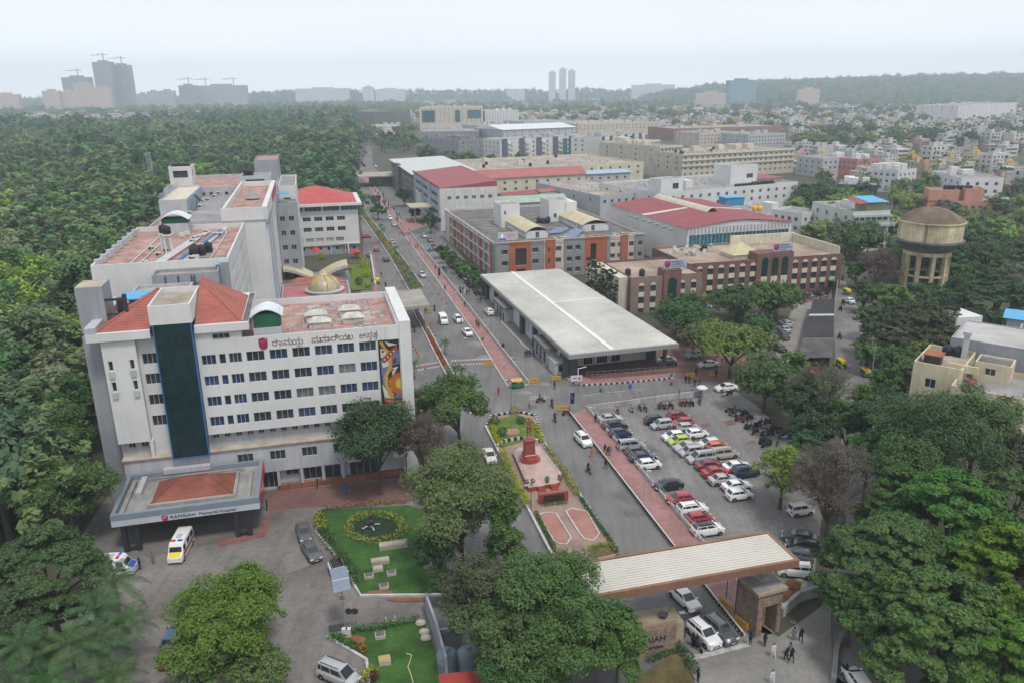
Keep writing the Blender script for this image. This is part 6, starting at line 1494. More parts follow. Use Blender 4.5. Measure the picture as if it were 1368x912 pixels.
def crown(name,m,rad,z0,z1,lumps,n,size,shape='round',lr=.38,flat=.85,gap=0.0,soft=1.0):
 """leaves spread through many clumps; returns mesh and clump centres"""
 c=[];h=(z1-z0)/2;zc=(z0+z1)/2
 d=unit(lumps,.75)
 if shape=='round':k=NR_.uniform(.35,.92,lumps);C_=np.stack([d[:,0]*rad*k,d[:,1]*rad*k,zc+d[:,2]*h*k],1)
 elif shape=='dome':
  r=rad*np.sqrt(NR_.random(lumps))*.92;a=NR_.random(lumps)*6.283
  C_=np.stack([r*np.cos(a),r*np.sin(a),z0+(z1-z0)*np.clip(.93-.80*(r/rad)**2.2-NR_.random(lumps)*.22,.08,1)],1)
 elif shape=='tall':
  t=NR_.random(lumps);r=rad*(1-t)**.55*NR_.uniform(.3,.8,lumps);a=NR_.random(lumps)*6.283
  C_=np.stack([r*np.cos(a),r*np.sin(a),z0+(z1-z0)*(.05+.9*t)],1)
 lrad=rad*lr*NR_.uniform(.5,1.3,lumps)
 if shape=='dome':lrad=np.minimum(lrad,rad*.22)
 w=lrad**2;cnt=np.maximum(4,(n*w/w.sum()).astype(int))
 idx=np.repeat(np.arange(lumps),cnt);N=len(idx)
 nt=max(lumps,N//26);ti=np.repeat(np.arange(lumps),np.maximum(1,(nt*w/w.sum()).astype(int)));td=unit(len(ti),.85)
 first=np.searchsorted(ti,idx);cn=np.bincount(ti,minlength=lumps)[idx];pick=first+(NR_.random(N)*cn).astype(int)
 dd=td[pick]*(.55+.45*NR_.random(N)**.5)[:,None]+unit(N)*.30
 P=C_[idx]+dd*lrad[idx][:,None]*np.array([1,1,flat if shape!='dome' else .42])
 dd=td[pick]*.6+unit(N,.6)*.6
 if gap:
  keep=NR_.random(N)>gap;P,dd,idx=P[keep],dd[keep],idx[keep];N=len(P)
 out=(P-np.array([0,0,zc-h*.3]));out/=np.linalg.norm(out,axis=1)[:,None]+1e-9
 Nn=dd*.8+out*.4+unit(N)*.6*soft+np.array([0,0,.5])
 S=size*NR_.uniform(.6,1.35,N)
 return leaf_mesh(name,P,Nn,S,m),C_
def trunk(C_,z0,r=.3,m=None,nb=9,lean=0,twig=False):
 mb=MB();hx=(lean,0,z0);mb.tube((0,0,-.2),(0,0,.5),r*1.5,r*1.1,8);mb.tube((0,0,.5),hx,r*1.1,r*.8,8)
 sel=C_[NR_.permutation(len(C_))[:nb]]
 for q in sel:
  q=Vector(q);b=Vector(hx);mid_=b.lerp(q,.45)+Vector((0,0,(q.z-b.z)*.12));mb.tube(b,mid_,r*.55,r*.35,6);mb.tube(mid_,q,r*.35,r*.1,5)
  for _ in range(2 if not twig else 5):
   e=q+Vector(unit(1)[0])*r*5;mb.tube(mid_.lerp(q,.4),e,r*.18,r*.05,4)
 return mb.mesh('trunk',m or BARK)
def bare_twigs(rad,z0,z1,n,m):
 """fine bare branches, each splitting twice"""
 mb=MB();r_=random.Random(int(rad*100));zc=(z0+z1)/2
 root=Vector((0,0,z0*.75))
 for k in range(22):
  d=Vector(unit(1,.9)[0]);q=Vector((d.x*rad*.62,d.y*rad*.62,zc+d.z*(z1-z0)*.32));mb.tube(root,q,.13,.06,5)
  for j in range(6):
   e=q+Vector((d+Vector(unit(1)[0])*.9)).normalized()*rad*r_.uniform(.2,.42);mb.tube(root.lerp(q,r_.uniform(.45,1)),e,.05,.025,4)
   for i in range(n):
    f=e+Vector((d+Vector(unit(1)[0])*1.1)).normalized()*rad*r_.uniform(.08,.25);mb.tube(q.lerp(e,r_.uniform(.3,1)),f,.024,.01,3,cap=False)
 return mb.mesh('branches',m)
def palm_mesh(n,L,m,name='fronds',droop=.9,seg=7,lw=.55):
 P=[];N_=[];S=[];mb=MB()
 for k in range(n):
  a=k*2.39996;el=.95-1.25*(k/n);d=Vector((math.cos(a),math.sin(a),0));p=Vector((0,0,0));side=Vector((-d.y,d.x,0));prev=None
  for s in range(seg+1):
   t=s/seg;w=lw*(math.sin(math.pi*min(1,.12+t*.9))**.7)*L*.22
   q=d*L*t*math.cos(el)*(1-.15*t)+Vector((0,0,L*(t*math.sin(el)-droop*.55*t*t)))
   cur=(q,w)
   if prev:
    (q0,w0),(q1,w1)=prev,cur
    for sgn in(-1,1):
     for u0,u1 in((0,.25),(.34,.58),(.67,.9)):
      A=q0 .lerp(q1,u0);B=q0 .lerp(q1,u1);wa=w0+(w1-w0)*u0;T=A+side*sgn*wa*1.25+Vector((0,0,-.45*wa))+d*wa*.75
      mb.poly([A,B,T+(B-A)*.4,T])
   prev=cur
 return mb.mesh(name,m)
def tree_at(cx,cy,zc):return G(cx,cy,zc)
def plant(kind,cx,cy,wpx,H,label,base=.3,m=None,n=None,size=None,lumps=None,group=None,name='tree',cat='tree',trunkm=None,gap=0.0,lr=None,rz=None):
 """one tree of its own: crown middle seen at (cx, cy), crown width wpx, height H"""
 zc=H*(1+base)/2;q=G(cx,cy,zc);dist=(Vector((q.x,q.y,zc))-EYE).dot(FW);rad=wpx/2*dist/FPX
 o=thing(name,label,cat,(q.x,q.y,0),0,group)
 px=dist/FPX*1.34
 size=size or max(.13,px*1.3)
 dense={'round':1.0,'dome':1.0,'tall':1.0}.get(kind,1)
 twin=kind=='bare'
 area=4*rad*rad+rad*(H*(1-base))*3
 n=int(n*2.0)if n and not twin and size<.25 else n or int(min(42000,area/(size*size*.8)*2.6*dense))
 if kind=='bare':
  put(bare_twigs(rad,H*base,H,9,mat('bare_grey_twigs',(.16,.125,.105),.95,.2)),'branches',o)
  me,C_=crown('foliage',m or L_BROWN,rad*.95,H*base,H,26,int(n*.32),size*.7,'round',.34);put(me,'crown',o)
  put(trunk(C_,H*base,.25,trunkm),'trunk',o);return o
 me,C_=crown('crown',m or L_BROAD,rad,H*base,H,lumps or(46 if kind!='dome' else 110),n,size,kind,lr or(.31 if kind!='dome' else .17),gap=gap)
 put(me,'crown',o);put(trunk(C_,H*base*(1.15 if kind!='dome' else .8),max(.15,rad*.055),trunkm),'trunk',o)
 return o
def foreground():
 p=plant
 L_FORE=leafmat('forecourt_tree_green',(.092,.165,.032),.02,.12)
 L_GATE=leafmat('grey_green_gate_tree',(.082,.128,.045),.02,.12)
 p('dome',58,758,165,13,'large spreading green tree at the left edge below the entrance canopy',.3,L_BROAD,n=40000,lumps=110)
 p('round',30,842,95,8,'dark green tree in the bottom left corner behind the palms',.2,L_DARK)
 p('round',88,655,120,12,'green tree with rusty tips touching the left of the entrance canopy',.3,L_BROAD,n=16000)
 p('round',60,590,120,14,'dark green tree standing against the left flank of the hospital',.25,L_DARK)
 p('round',108,540,70,15,'tall dark tree at the foot of the grey hospital flank',.25,L_DARK)
 p('round',305,832,165,11,'bright green round tree with red blossom tips in the forecourt',.1,L_FORE,n=26000,lumps=70,lr=.25)
 p('round',262,885,90,7,'small bright green tree at the bottom edge by the driveway',.2,L_BRIGHT)
 p('round',345,898,75,6,'low bright green tree at the bottom edge in front of the round tree',.2,L_BRIGHT)
 p('round',503,588,100,13.5,'dense dark green tree in front of the hospital facade',.25,L_DARK,n=20000,lr=.42)
 p('bare',566,590,66,13,'nearly bare grey tree between the two green trees by the hospital',.3)
 p('round',612,545,100,13,'airy green tree beside the mural end of the hospital',.28,L_BROAD,gap=.1)
 p('round',566,545,62,9,'pale green low tree under the mural corner',.3,L_OLIVE)
 p('round',614,668,138,15.5,'big olive green tree on the right side of the hospital lawn',.22,L_OLIVE,n=24000)
 p('round',585,735,70,8,'dark green tree at the right corner of the hospital lawn',.2,L_DARK)
 p('tall',677,704,68,12,'slim bright green tree beside the left lane of the boulevard',.25,L_BROAD,n=9000)
 p('round',738,826,190,14,'large airy green tree hiding the left half of the entrance gate',.12,L_GATE,n=30000,gap=.05,lumps=70,lr=.24)
 p('round',668,852,120,12,'airy green crown at the left of the big gate tree',.12,L_GATE,n=16000,lumps=50,lr=.26)
 p('round',826,858,80,10,'green tree at the right flank of the big gate tree',.3,L_BROAD,n=12000)
 p('round',640,812,110,12,'pale green tree left of the big gate tree',.22,L_OLIVE,n=15000)
 p('round',700,895,140,7,'dark green tree at the foot of the big gate tree',.15,L_DARK)
 p('round',600,785,50,5,'small dark green tree at the end of the lawn wall',.15,L_DARK)
 p('round',910,425,78,9,'dark round tree at the right corner of the grey roofed hall',.2,L_DARK,lr=.42)
 p('round',978,462,104,11,'feathery light green tree in front of the brick building',.22,L_BRIGHT,n=15000)
 p('round',1030,400,74,9,'bright leafy tree before the right half of the brick building',.2,L_BROAD)
 p('round',985,405,74,8,'dark green tree between the light trees before the brick building',.2,L_DARK)
 p('round',940,455,60,7.5,'olive tree left of the feathery light green tree',.2,L_OLIVE)
 p('round',1010,440,55,7,'dark tree beside the parking lane right of the feathery tree',.2,L_DARK)
 p('round',935,405,30,6,'small yellow flecked tree before the brick arch',.2,L_LIME)
 p('round',1024,507,84,10,'broad green tree shading the motorbikes at the top of the car park',.25,L_BROAD)
 p('round',1066,538,66,11,'dark green tree behind the motorbike cluster',.25,L_DARK)
 p('bare',1098,525,92,12,'half bare brownish tree beside the end of the parking shed',.3,L_OLIVE)
 p('round',1088,580,62,9,'dark round tree between the half bare tree and the twiggy brown tree',.25,L_DARK)
 p('round',1047,628,82,9,'loose green tree overhanging the right end of the car park',.3,L_BRIGHT,n=5200,gap=.2,lr=.3)
 p('bare',1112,645,108,13.5,'large twiggy brown tree at the right of the car park',.25)
 for x,y,w,H,m,l in((1062,500,50,10,L_BROAD,'green tree between the parking lane and the motorbike trees'),(1135,565,60,10,L_DARK,'dark tree between the half bare tree and the side road'),(1160,615,60,11,L_BROAD,'green tree on the side road bend behind the twiggy tree'),(1075,610,50,9,L_DARK,'dark green tree behind the loose tree of the car park'),(1172,455,40,9,L_DARK,'dark roadside tree below the umbrella tree'),(1185,520,50,11,L_DARK,'dark tree behind the roadside poles'),(1160,540,44,10,L_BROAD,'mid green tree beside the lower side road'),(1155,395,34,8,L_DARK,'dark hedge like tree on the side road above the umbrella tree'),(1145,365,34,8,L_BROAD,'green tree at the far bend of the side road'),(1340,470,40,8,L_DARK,'dark tree behind the tank terrace'),(1275,350,50,11,L_DARK,'dark tree touching the right side of the water tower')):
  p('round',x,y,w,H,l,.15,m)
 p('round',1235,585,150,17,'tall dark green tree below the yellow house',.22,L_DARK,n=22000)
 p('round',1180,560,84,13,'dark tree left of the tall tree below the yellow house',.25,L_DARK)
 p('round',1305,575,120,15,'green tree right of the tall dark tree',.25,L_BROAD,n=16000)
 p('round',1210,640,100,13,'bluish green tree behind the giant spreading tree',.25,L_DARK)
 for x,y,w,H,n,l in((1185,745,190,14,42000,'giant rain tree crown at the left front of the lower right mass'),(1275,700,210,16,42000,'giant rain tree crown topmost in the lower right mass'),(1255,830,230,14,50000,'giant rain tree crown lowest in the middle of the lower right mass'),(1345,775,200,16,40000,'giant rain tree crown at the right edge of the lower right mass'),(1340,880,170,13,36000,'spreading green tree in the bottom right corner'),(1350,680,150,15,26000,'spreading green tree at the right edge behind the giant rain trees'),(1205,668,110,13,18000,'rounded green crown behind the giant rain trees')):
  p('dome',x,y,w,H,l,.2,L_RAIN,n=n,lumps=int(n/260),size=.2,lr=.13)
 p('round',1345,615,90,10,'light olive tree at the right edge below the yellow house',.25,L_OLIVE)
 p('round',1338,552,40,7,'small fresh green tree beside the yellow house',.2,L_BRIGHT)
 p('round',1140,805,60,8,'low green tree under the left edge of the giant rain tree',.3,L_DARK)
 p('round',1200,490,60,9,'green tree at the roadside left of the yellow house',.25,L_BROAD)
 p('round',1235,480,50,8,'fresh green tree directly left of the yellow house',.25,L_BRIGHT)
 p('round',1160,470,46,7,'sparse roadside tree among the poles',.3,L_BROAD,gap=.2)
 p('dome',1242,435,172,13,'broad umbrella shaped rain tree below the water tower',.3,leafmat('dusty_rain_tree',(.052,.068,.03),.02,.1),n=40000,lumps=200,lr=.13,size=.3)
 p('bare',1172,358,58,12,'purplish brown bare tree left of the water tower',.2,leafmat('purple_brown_twigs',(.11,.065,.06),.02,.1,trans=.1))
 p('dome',1322,335,150,14,'wide dark tree behind the right side of the water tower',.2,L_DARK,n=26000)
 p('dome',1255,352,110,11,'dark grove tree seen between the water tower columns',.1,L_DARK,n=14000)
 p('round',1210,350,70,10,'dark tree behind the left columns of the water tower',.1,L_DARK,n=9000)
 p('dome',1330,395,120,13,'bushy dark grove tree right of the umbrella tree',.2,L_DARK,n=24000)
 p('round',1292,388,60,8,'dark green tree at the right foot of the water tower',.2,L_DARK)
 p('round',1186,400,60,8,'bluish green tree at the left foot of the water tower',.2,L_BROAD)
 p('round',1165,425,46,9,'dark tree on the roadside below the purplish tree',.2,L_DARK)
 p('round',1150,320,66,12,'leafy green tree above the end of the brick building',.2,L_BROAD)
 p('round',1108,290,52,13,'rounded green tree at the end of the white wing',.2,L_BROAD)
 p('round',1085,262,60,12,'dark tree behind the white wing with the red roof',.2,L_DARK)
 p('round',1245,398,60,6,'dark shrubby tree in front of the water tower columns',.2,L_DARK)
 for k,(x,y,w,H)in enumerate(((478,186,30,15),(455,205,40,14),(520,188,36,13),(545,190,34,13),(575,205,40,12),(598,213,34,11),(540,175,30,14),(470,225,34,13),(440,235,46,13),(400,240,40,12),(425,215,44,13),(385,222,36,12),(625,212,26,9),(690,212,30,9),(660,213,18,9),(752,203,24,9),(815,198,22,9),(700,209,18,8))):
  p('round',x,y,w,H,['leafy tree at the far end of the boulevard','spreading tree left of the boulevard end','tree right of the boulevard end','dark tree behind the pale sheet roof','green tree before the grey stone block','lighter green tree before the grey stone block','tree high up the boulevard','tree beside the walkway head','tree behind the red hipped roof, right one','tree behind the red hipped roof, left one','tall tree behind the red hipped roof','tree behind the grey stair wall','green tree between the stone block and hostel','green tree in front of the hostel','narrow green tree beside the hostel corner','round green tree before the hostel glass strip','green tree before the right hostel block','brown tinged tree in front of the hostel'][k],.2,(L_BROAD,L_DARK,L_OLIVE)[k%3],n=2600)
 for k,(x,y,w,H)in enumerate(((505,282,22,7),(502,268,16,6),(575,297,26,8),(540,262,22,9),(555,285,20,7),(595,270,20,8))[:5]):
  p('round',x,y,w,H,['small tree in the median near the annexe','small tree higher up in the median','dark round tree before the scaffolded building','tall tree against the scaffolding','round tree beside the cream canopy'][k],.2,L_DARK,n=1800)
 for k in range(9):
  t=k/8;x,y=590+66*t,352+50*t-10
  p('round',x,y-6,24,4.6,'bushy green tree in the row along the terracotta block, '+('far end','second from the far end','third from the far end','fourth from the far end','middle of the row','fourth from the near end','third from the near end','second from the near end','near end')[k],.15,(L_BROAD,L_HEDGE)[k%2],n=1500,group='trees along the terracotta block')
 cyl_=leafmat('cypress_green',(.026,.07,.03),.02,.15)
 for k in range(8):
  yl=57.5-2.55*k;q=px_of(11+26.3*.963-yl*.27,143.4+26.3*.27+yl*.963,6.4)
  p('tall',q[0],q[1],10.5,12.3,'dark slim cypress in the row beside the grey roofed hall, '+('first','second','third','fourth','fifth','sixth','seventh','eighth')[k]+' from the left',.04,cyl_,n=1500,size=.28,lumps=34,group='cypresses beside the hall',name='cypress',lr=.5)
 for k,(x,y,w)in enumerate(((966,383,14),(978,384,14),(952,386,14),(1022,372,16),(1045,390,24),(1032,392,16))):
  p('round',x,y,w,3.6,'clipped dark bush before the brick wall, '+('second','third','first','fourth','sixth','fifth')[k]+' from the left',.05,L_DARK,n=700,name='bush',cat='bush')
 p('round',866+15,562-20,5,1.2,'tiny weed shrub against the car park wall',.05,L_HEDGE,n=60,name='bush',cat='bush')
foreground()
def palm(cx,cy,H,L_,label,n=22,group=None,rt=.17,name='palm_tree'):
 q=G(cx,cy,H);o=thing(name,label,'palm',(q.x,q.y,0),rnd.random()*6,group)
 mb=MB();mb.tube((0,0,0),(0,0,H*.35),rt*1.5,rt*1.1,8);mb.tube((0,0,H*.35),(0,0,H),rt*1.1,rt*.8,8);mb.build('trunk',BARKP,o)
 put(palm_mesh(n,L_,L_PALM),'fronds',o,(0,0,H));return o
for k,a in enumerate(((152,775,7.5,4.2),(128,812,7.0,4.0),(165,828,6.0,3.6),(92,858,6.5,4.0),(128,868,5.5,4.2),(28,858,7,4.0),(150,900,4.5,3.8),(60,905,5,4.0),(10,900,6,3.8))):
 palm(*a,'royal palm in the bottom left, '+('topmost beside the white van','left of the topmost one','beside the driveway edge','left of the middle','in the middle of the clump','at the left edge','lowest by the driveway','low at the bottom edge','in the corner')[k],17,'royal palms by the driveway',name='royal_palm')
MEDP=[(499,279,4.5),(509,301,5),(506,310,4.5),(512,306,4.6),(528,331,3.6),(531,339,3.2),(538,351,3.8),(545,357,4),(541,362,3.8),(549,366,4),(547,373,4),(555,378,4),(594,456,3.2),(608,490,3.5),(617,492,3.4),(553,484,3.5)]
for k,(x,y,H)in enumerate(MEDP):
 palm(x,y,H,2.3,('small palm in the boulevard median, ' if k<12 else 'small palm by the crosswalk, ')+('first from the far end','second','third','fourth','standing alone on the bend','just beyond the lone one','seventh from the far end','eighth from the far end','ninth from the far end','tenth from the far end','eleventh from the far end','nearest the flat canopy','above it in the narrow median','left one of two','right one of two','beside the hospital pier')[k],16,'small palms along the boulevard median',.12)
PROTO=[]
def protos():
 WD=[leafmat(n,tuple(q*1.6 for q in c),.016,.22,.2,.3,.18)for n,c in(('wood_mid_green',(.088,.142,.05)),('wood_dark_green',(.062,.118,.05)),('wood_fresh_green',(.15,.21,.055)),('wood_olive',(.12,.145,.068)),('wood_flat_top',(.095,.15,.055)),('wood_dark_flat_top',(.068,.12,.055)),('grey_brown_wood',(.12,.115,.085)))]
 for k,(m,rad,H,sh)in enumerate(((WD[0],5.2,10,'round'),(WD[1],5.0,11.5,'round'),(WD[2],4.6,9,'round'),(WD[3],5.2,8.5,'round'),(WD[4],7,10,'dome'),(WD[5],6.5,9.5,'dome'),(WD[6],4.5,8,'round'))):
  me,C_=crown('crown',m,rad,H*.12,H,40,4200,.34,sh,.36 if sh=='round' else .24)
  tm=trunk(C_,H*.3,.25)
  fm,_=crown('crown_far',m,rad,H*.1,H,34,1900,.5,sh,.4 if sh=='round' else .26,soft=.45)
  PROTO.append((me,tm,fm,rad,('mid green round tree','dark green round tree','fresh green tree','olive green tree','green flat topped tree','dark green flat topped tree','greyish brown dry tree')[k]))
protos()
def in_poly(x,y,P):
 c=False;j=len(P)-1
 for i in range(len(P)):
  if(P[i][1]>y)!=(P[j][1]>y)and x<(P[j][0]-P[i][0])*(y-P[i][1])/(P[j][1]-P[i][1])+P[i][0]:c=not c
  j=i
 return c
def scatter_stuff(name,pts,label):
 """one mass of trees: points that carry crown instances"""
 me=bpy.data.meshes.new(name);me.from_pydata([(p[0],p[1],p[2])for p in pts],[],[])
 for an,tp,i in(('sc','FLOAT',3),('rz','FLOAT',4),('ix','INT',5)):
  at=me.attributes.new(an,tp,'POINT');at.data.foreach_set('value',[p[i]for p in pts])
 o=put(me,name,kind='stuff',label=label)
 ng=bpy.data.node_groups.new(name,'GeometryNodeTree');N=ng.nodes;Lk=ng.links
 ng.interface.new_socket('Geometry',in_out='INPUT',socket_type='NodeSocketGeometry');ng.interface.new_socket('Geometry',in_out='OUTPUT',socket_type='NodeSocketGeometry')
 gi=N.new('NodeGroupInput');go=N.new('NodeGroupOutput');ip=N.new('GeometryNodeInstanceOnPoints')
 ci=N.new('GeometryNodeCollectionInfo');ci.inputs['Collection'].default_value=FARCOL;ci.inputs['Separate Children'].default_value=True;ci.inputs['Reset Children'].default_value=True
 def attr(n,t):
  a=N.new('GeometryNodeInputNamedAttribute');a.data_type=t;a.inputs['Name'].default_value=n;return a.outputs['Attribute']
 Lk.new(gi.outputs[0],ip.inputs['Points']);Lk.new(ci.outputs[0],ip.inputs['Instance']);ip.inputs['Pick Instance'].default_value=True
 Lk.new(attr('ix','INT'),ip.inputs['Instance Index']);Lk.new(attr('sc','FLOAT'),ip.inputs['Scale'])
 cx=N.new('ShaderNodeCombineXYZ');Lk.new(attr('rz','FLOAT'),cx.inputs['Z']);Lk.new(cx.outputs[0],ip.inputs['Rotation'])
 Lk.new(ip.outputs[0],go.inputs[0])
 md=o.modifiers.new('instances','NODES');md.node_group=ng
 return o
FARCOL=bpy.data.collections.new('far_crowns')
for k,p in enumerate(PROTO):
 o=bpy.data.objects.new(f'far_crown_{"abcdefg"[k]}',p[2]);FARCOL.objects.link(o)
def add_tree(x,y,k,s,label,group):
 me,tm,fm,rad,nm=PROTO[k]
 o=thing('tree',label,'tree',(x,y,0),rnd.random()*6.28,group);o.scale=(s,s,s)
 put(me,'crown',o);put(tm,'trunk',o);return o
def wood():
 rr=random.Random(17);from mathutils import noise
 edge=[(-58,84),(-78,140),(-92,175),(-120,285),(-130,335),(-95,345),(-80,320),(-66,345),(-80,400),(-97,470),(-128,650),(-155,800),(-192,1000),(-272,1450),(-330,1780),(-600,1780),(-560,1300),(-1900,1180),(-400,320),(-140,120),(-85,78)]
 pts=[]
 y=80
 while y<1800:
  st=7.4 if y<260 else 8.6 if y<500 else 10.5 if y<900 else 14
  x=-.78*y-20
  while x<-50:
   xx,yy=x+rr.uniform(-.42,.42)*st,y+rr.uniform(-.42,.42)*st
   if in_poly(xx,yy,edge):pts.append((xx,yy,st))
   x+=st
  y+=st*.9
 P2=W2([(506,212),(645,216),(600,196),(560,184),(548,166),(488,162),(488,178)]);xs=[q[0]for q in P2];ys=[q[1]for q in P2];n2=0
 while n2<44:
  x,y=rr.uniform(min(xs),max(xs)),rr.uniform(min(ys),max(ys))
  if in_poly(x,y,P2):n2+=1;add_tree(x,y,rr.choice((0,1,1,3,0)),rr.uniform(1,1.5),PROTO[0][4]+' in the grove at the upper end of the boulevard' if 0 else 'leafy tree in the grove beyond the pale sheet roof','trees in the grove at the upper end of the boulevard')
 def kind(x,y):
  n=noise.noise((x*.012,y*.012,1.5));
  w=[3.4,2.2,2.4,2.4,1.6,.9,.8]
  if n>.15:w=[2.5,1,4,2,1,.6,.3]
  if n<-.2:w=[2,3.4,.8,2.2,1,1.6,1.4]
  return rr.choices(range(7),w)[0]
 pts.sort(key=lambda p:p[1]**2+p[0]**2)
 far=[]
 n=0
 for x,y,st in pts:
  k=kind(x,y);s=st/6.4*rr.uniform(.75,1.5)*(.8 if PROTO[k][3]>6 else .95)*(1.3 if rr.random()<.16 else 1)*(1+.22*noise.noise((x*.02,y*.02,9)))
  s=min(s,2.9);px,py=px_of(x,y,5)
  if-30<px<520 and n<75:
   n+=1;add_tree(x,y,k,s,PROTO[k][4]+' in the near part of the wood left of the hospital','trees of the wood left of the hospital')
  else:far.append((x,y,-2.5*s,s,rr.random()*6.28,k))
 scatter_stuff('forest',far,'dense mixed wood stretching to the left horizon')
 far=[];n=0
 extra=[(rr.uniform(.36,.66)*yy,yy)for yy in[rr.uniform(235,420)for _ in range(70)]]
 for x,y in sorted(extra+TOWN_TREES,key=lambda p:p[1]):
  k=kind(x,y);s=rr.uniform(.8,1.3)*(1 if y<700 else 1.3 if y<1500 else 1.6);px,py=px_of(x,y,5)
  if any(abs(x-b.x)<14 and abs(y-b.y)<12 for b in(G(1290,290),G(1230,394),G(1260,470))):continue
  if y<700 and n<85 and-20<px<1400 and y>235:
   n+=1;add_tree(x,y,k,s,PROTO[k][4]+' among the town houses '+('behind the water tower' if y<430 else 'in the middle distance'),'trees of the town right of the campus')
  elif y>=700:far.append((x,y,-1,s,rr.random()*6.28,k))
 for _ in range(1500):
  px=rr.uniform(-80,560);D=rr.uniform(1800,3300);far.append(((px-684)/FPX*.952*D,D,-1,rr.uniform(1.4,2.4),rr.random()*6,kind(px*3,D)))
 for _ in range(420):
  px=rr.uniform(480,1000);D=rr.uniform(1900,3000);far.append(((px-684)/FPX*.952*D,D,-1,rr.uniform(1.3,2.2),rr.random()*6,kind(px*3,D)))
 scatter_stuff('distant_woods',far,'scattered trees between the far houses')
 bpy.context.view_layer.update();far=[]
 hills=[o for o in bpy.data.objects if o.name.startswith('hill')]
 for h in hills:
  me=h.data;vs=[v.co for v in me.vertices]
  for v in vs:
   for _ in range(3 if h is hills[0]else 1):
    if v.z>3:far.append((v.x+rr.uniform(-8,8),v.y+rr.uniform(-60,60),v.z-6,rr.uniform(1.5,3.0),rr.random()*6,rr.choices(range(7),(3,4,1,2,2,3,1))[0]))
 scatter_stuff('hill_woods',far,'continuous wood covering the far ridge')
 pm=palm_mesh(18,3.6,L_PALM);tk=MB();tk.tube((0,0,0),(0,0,12),.25,.16,6);tkm=tk.mesh('trunk',BARKP)
 for k in range(34):
  y=rr.uniform(300,640);x=rr.uniform(.42,.64)*y
  o=thing('coconut_palm','tall coconut palm rising among the town houses right of the campus','palm',(x,y,0),rr.random()*6,'coconut palms of the town');s=rr.uniform(.8,1.15);o.scale=(s,s,s)
  put(pm,'fronds',o,(0,0,12));put(tkm,'trunk',o)
wood()
CARCOL=dict(white=(.72,.72,.71),silver=(.42,.43,.44),grey=(.11,.115,.125),black=(.012,.012,.014),red=(.36,.02,.03),darkred=(.20,.018,.03),navy=(.012,.025,.07),lime=(.38,.50,.07),orange=(.58,.12,.03),beige=(.38,.34,.28),blue=(.05,.12,.22),pink=(.45,.2,.24),offwhite=(.6,.58,.54))
def paint(c):return mat('car_paint_'+c,CARCOL[c],.3,.06,1.5,5,spec=.5,metal=.25 if c in('silver','grey')else 0,coat=.6)
CARGL=glass('car_glass',(.035,.042,.05),.05,.2)
LAMPW=mat('headlamp',(.6,.62,.65),.15,0,spec=.6);LAMPR=mat('tail_lamp',(.35,.01,.01),.2,0,spec=.5)
BLK=mat('black_plastic',(.02,.02,.022),.6,.1);RIMM=mat('alloy_rim',(.35,.35,.36),.35,.1,metal=.5)
SHAPE={'hatch':(3.75,.84,.74,.97,1.02,1.52,(1.12,.30,-1.28,-1.76),1.0),'sedan':(4.35,.86,.72,.95,.99,1.47,(1.10,.25,-.95,-1.62),1.02),'suv':(4.25,.90,.86,1.10,1.14,1.66,(1.18,.42,-1.55,-2.0),1.12),'mpv':(4.50,.87,.72,.96,1.02,1.80,(1.50,.72,-1.95,-2.18),1.04),'tall':(3.60,.76,.70,.94,1.0,1.68,(1.12,.52,-1.55,-1.75),1.0)}
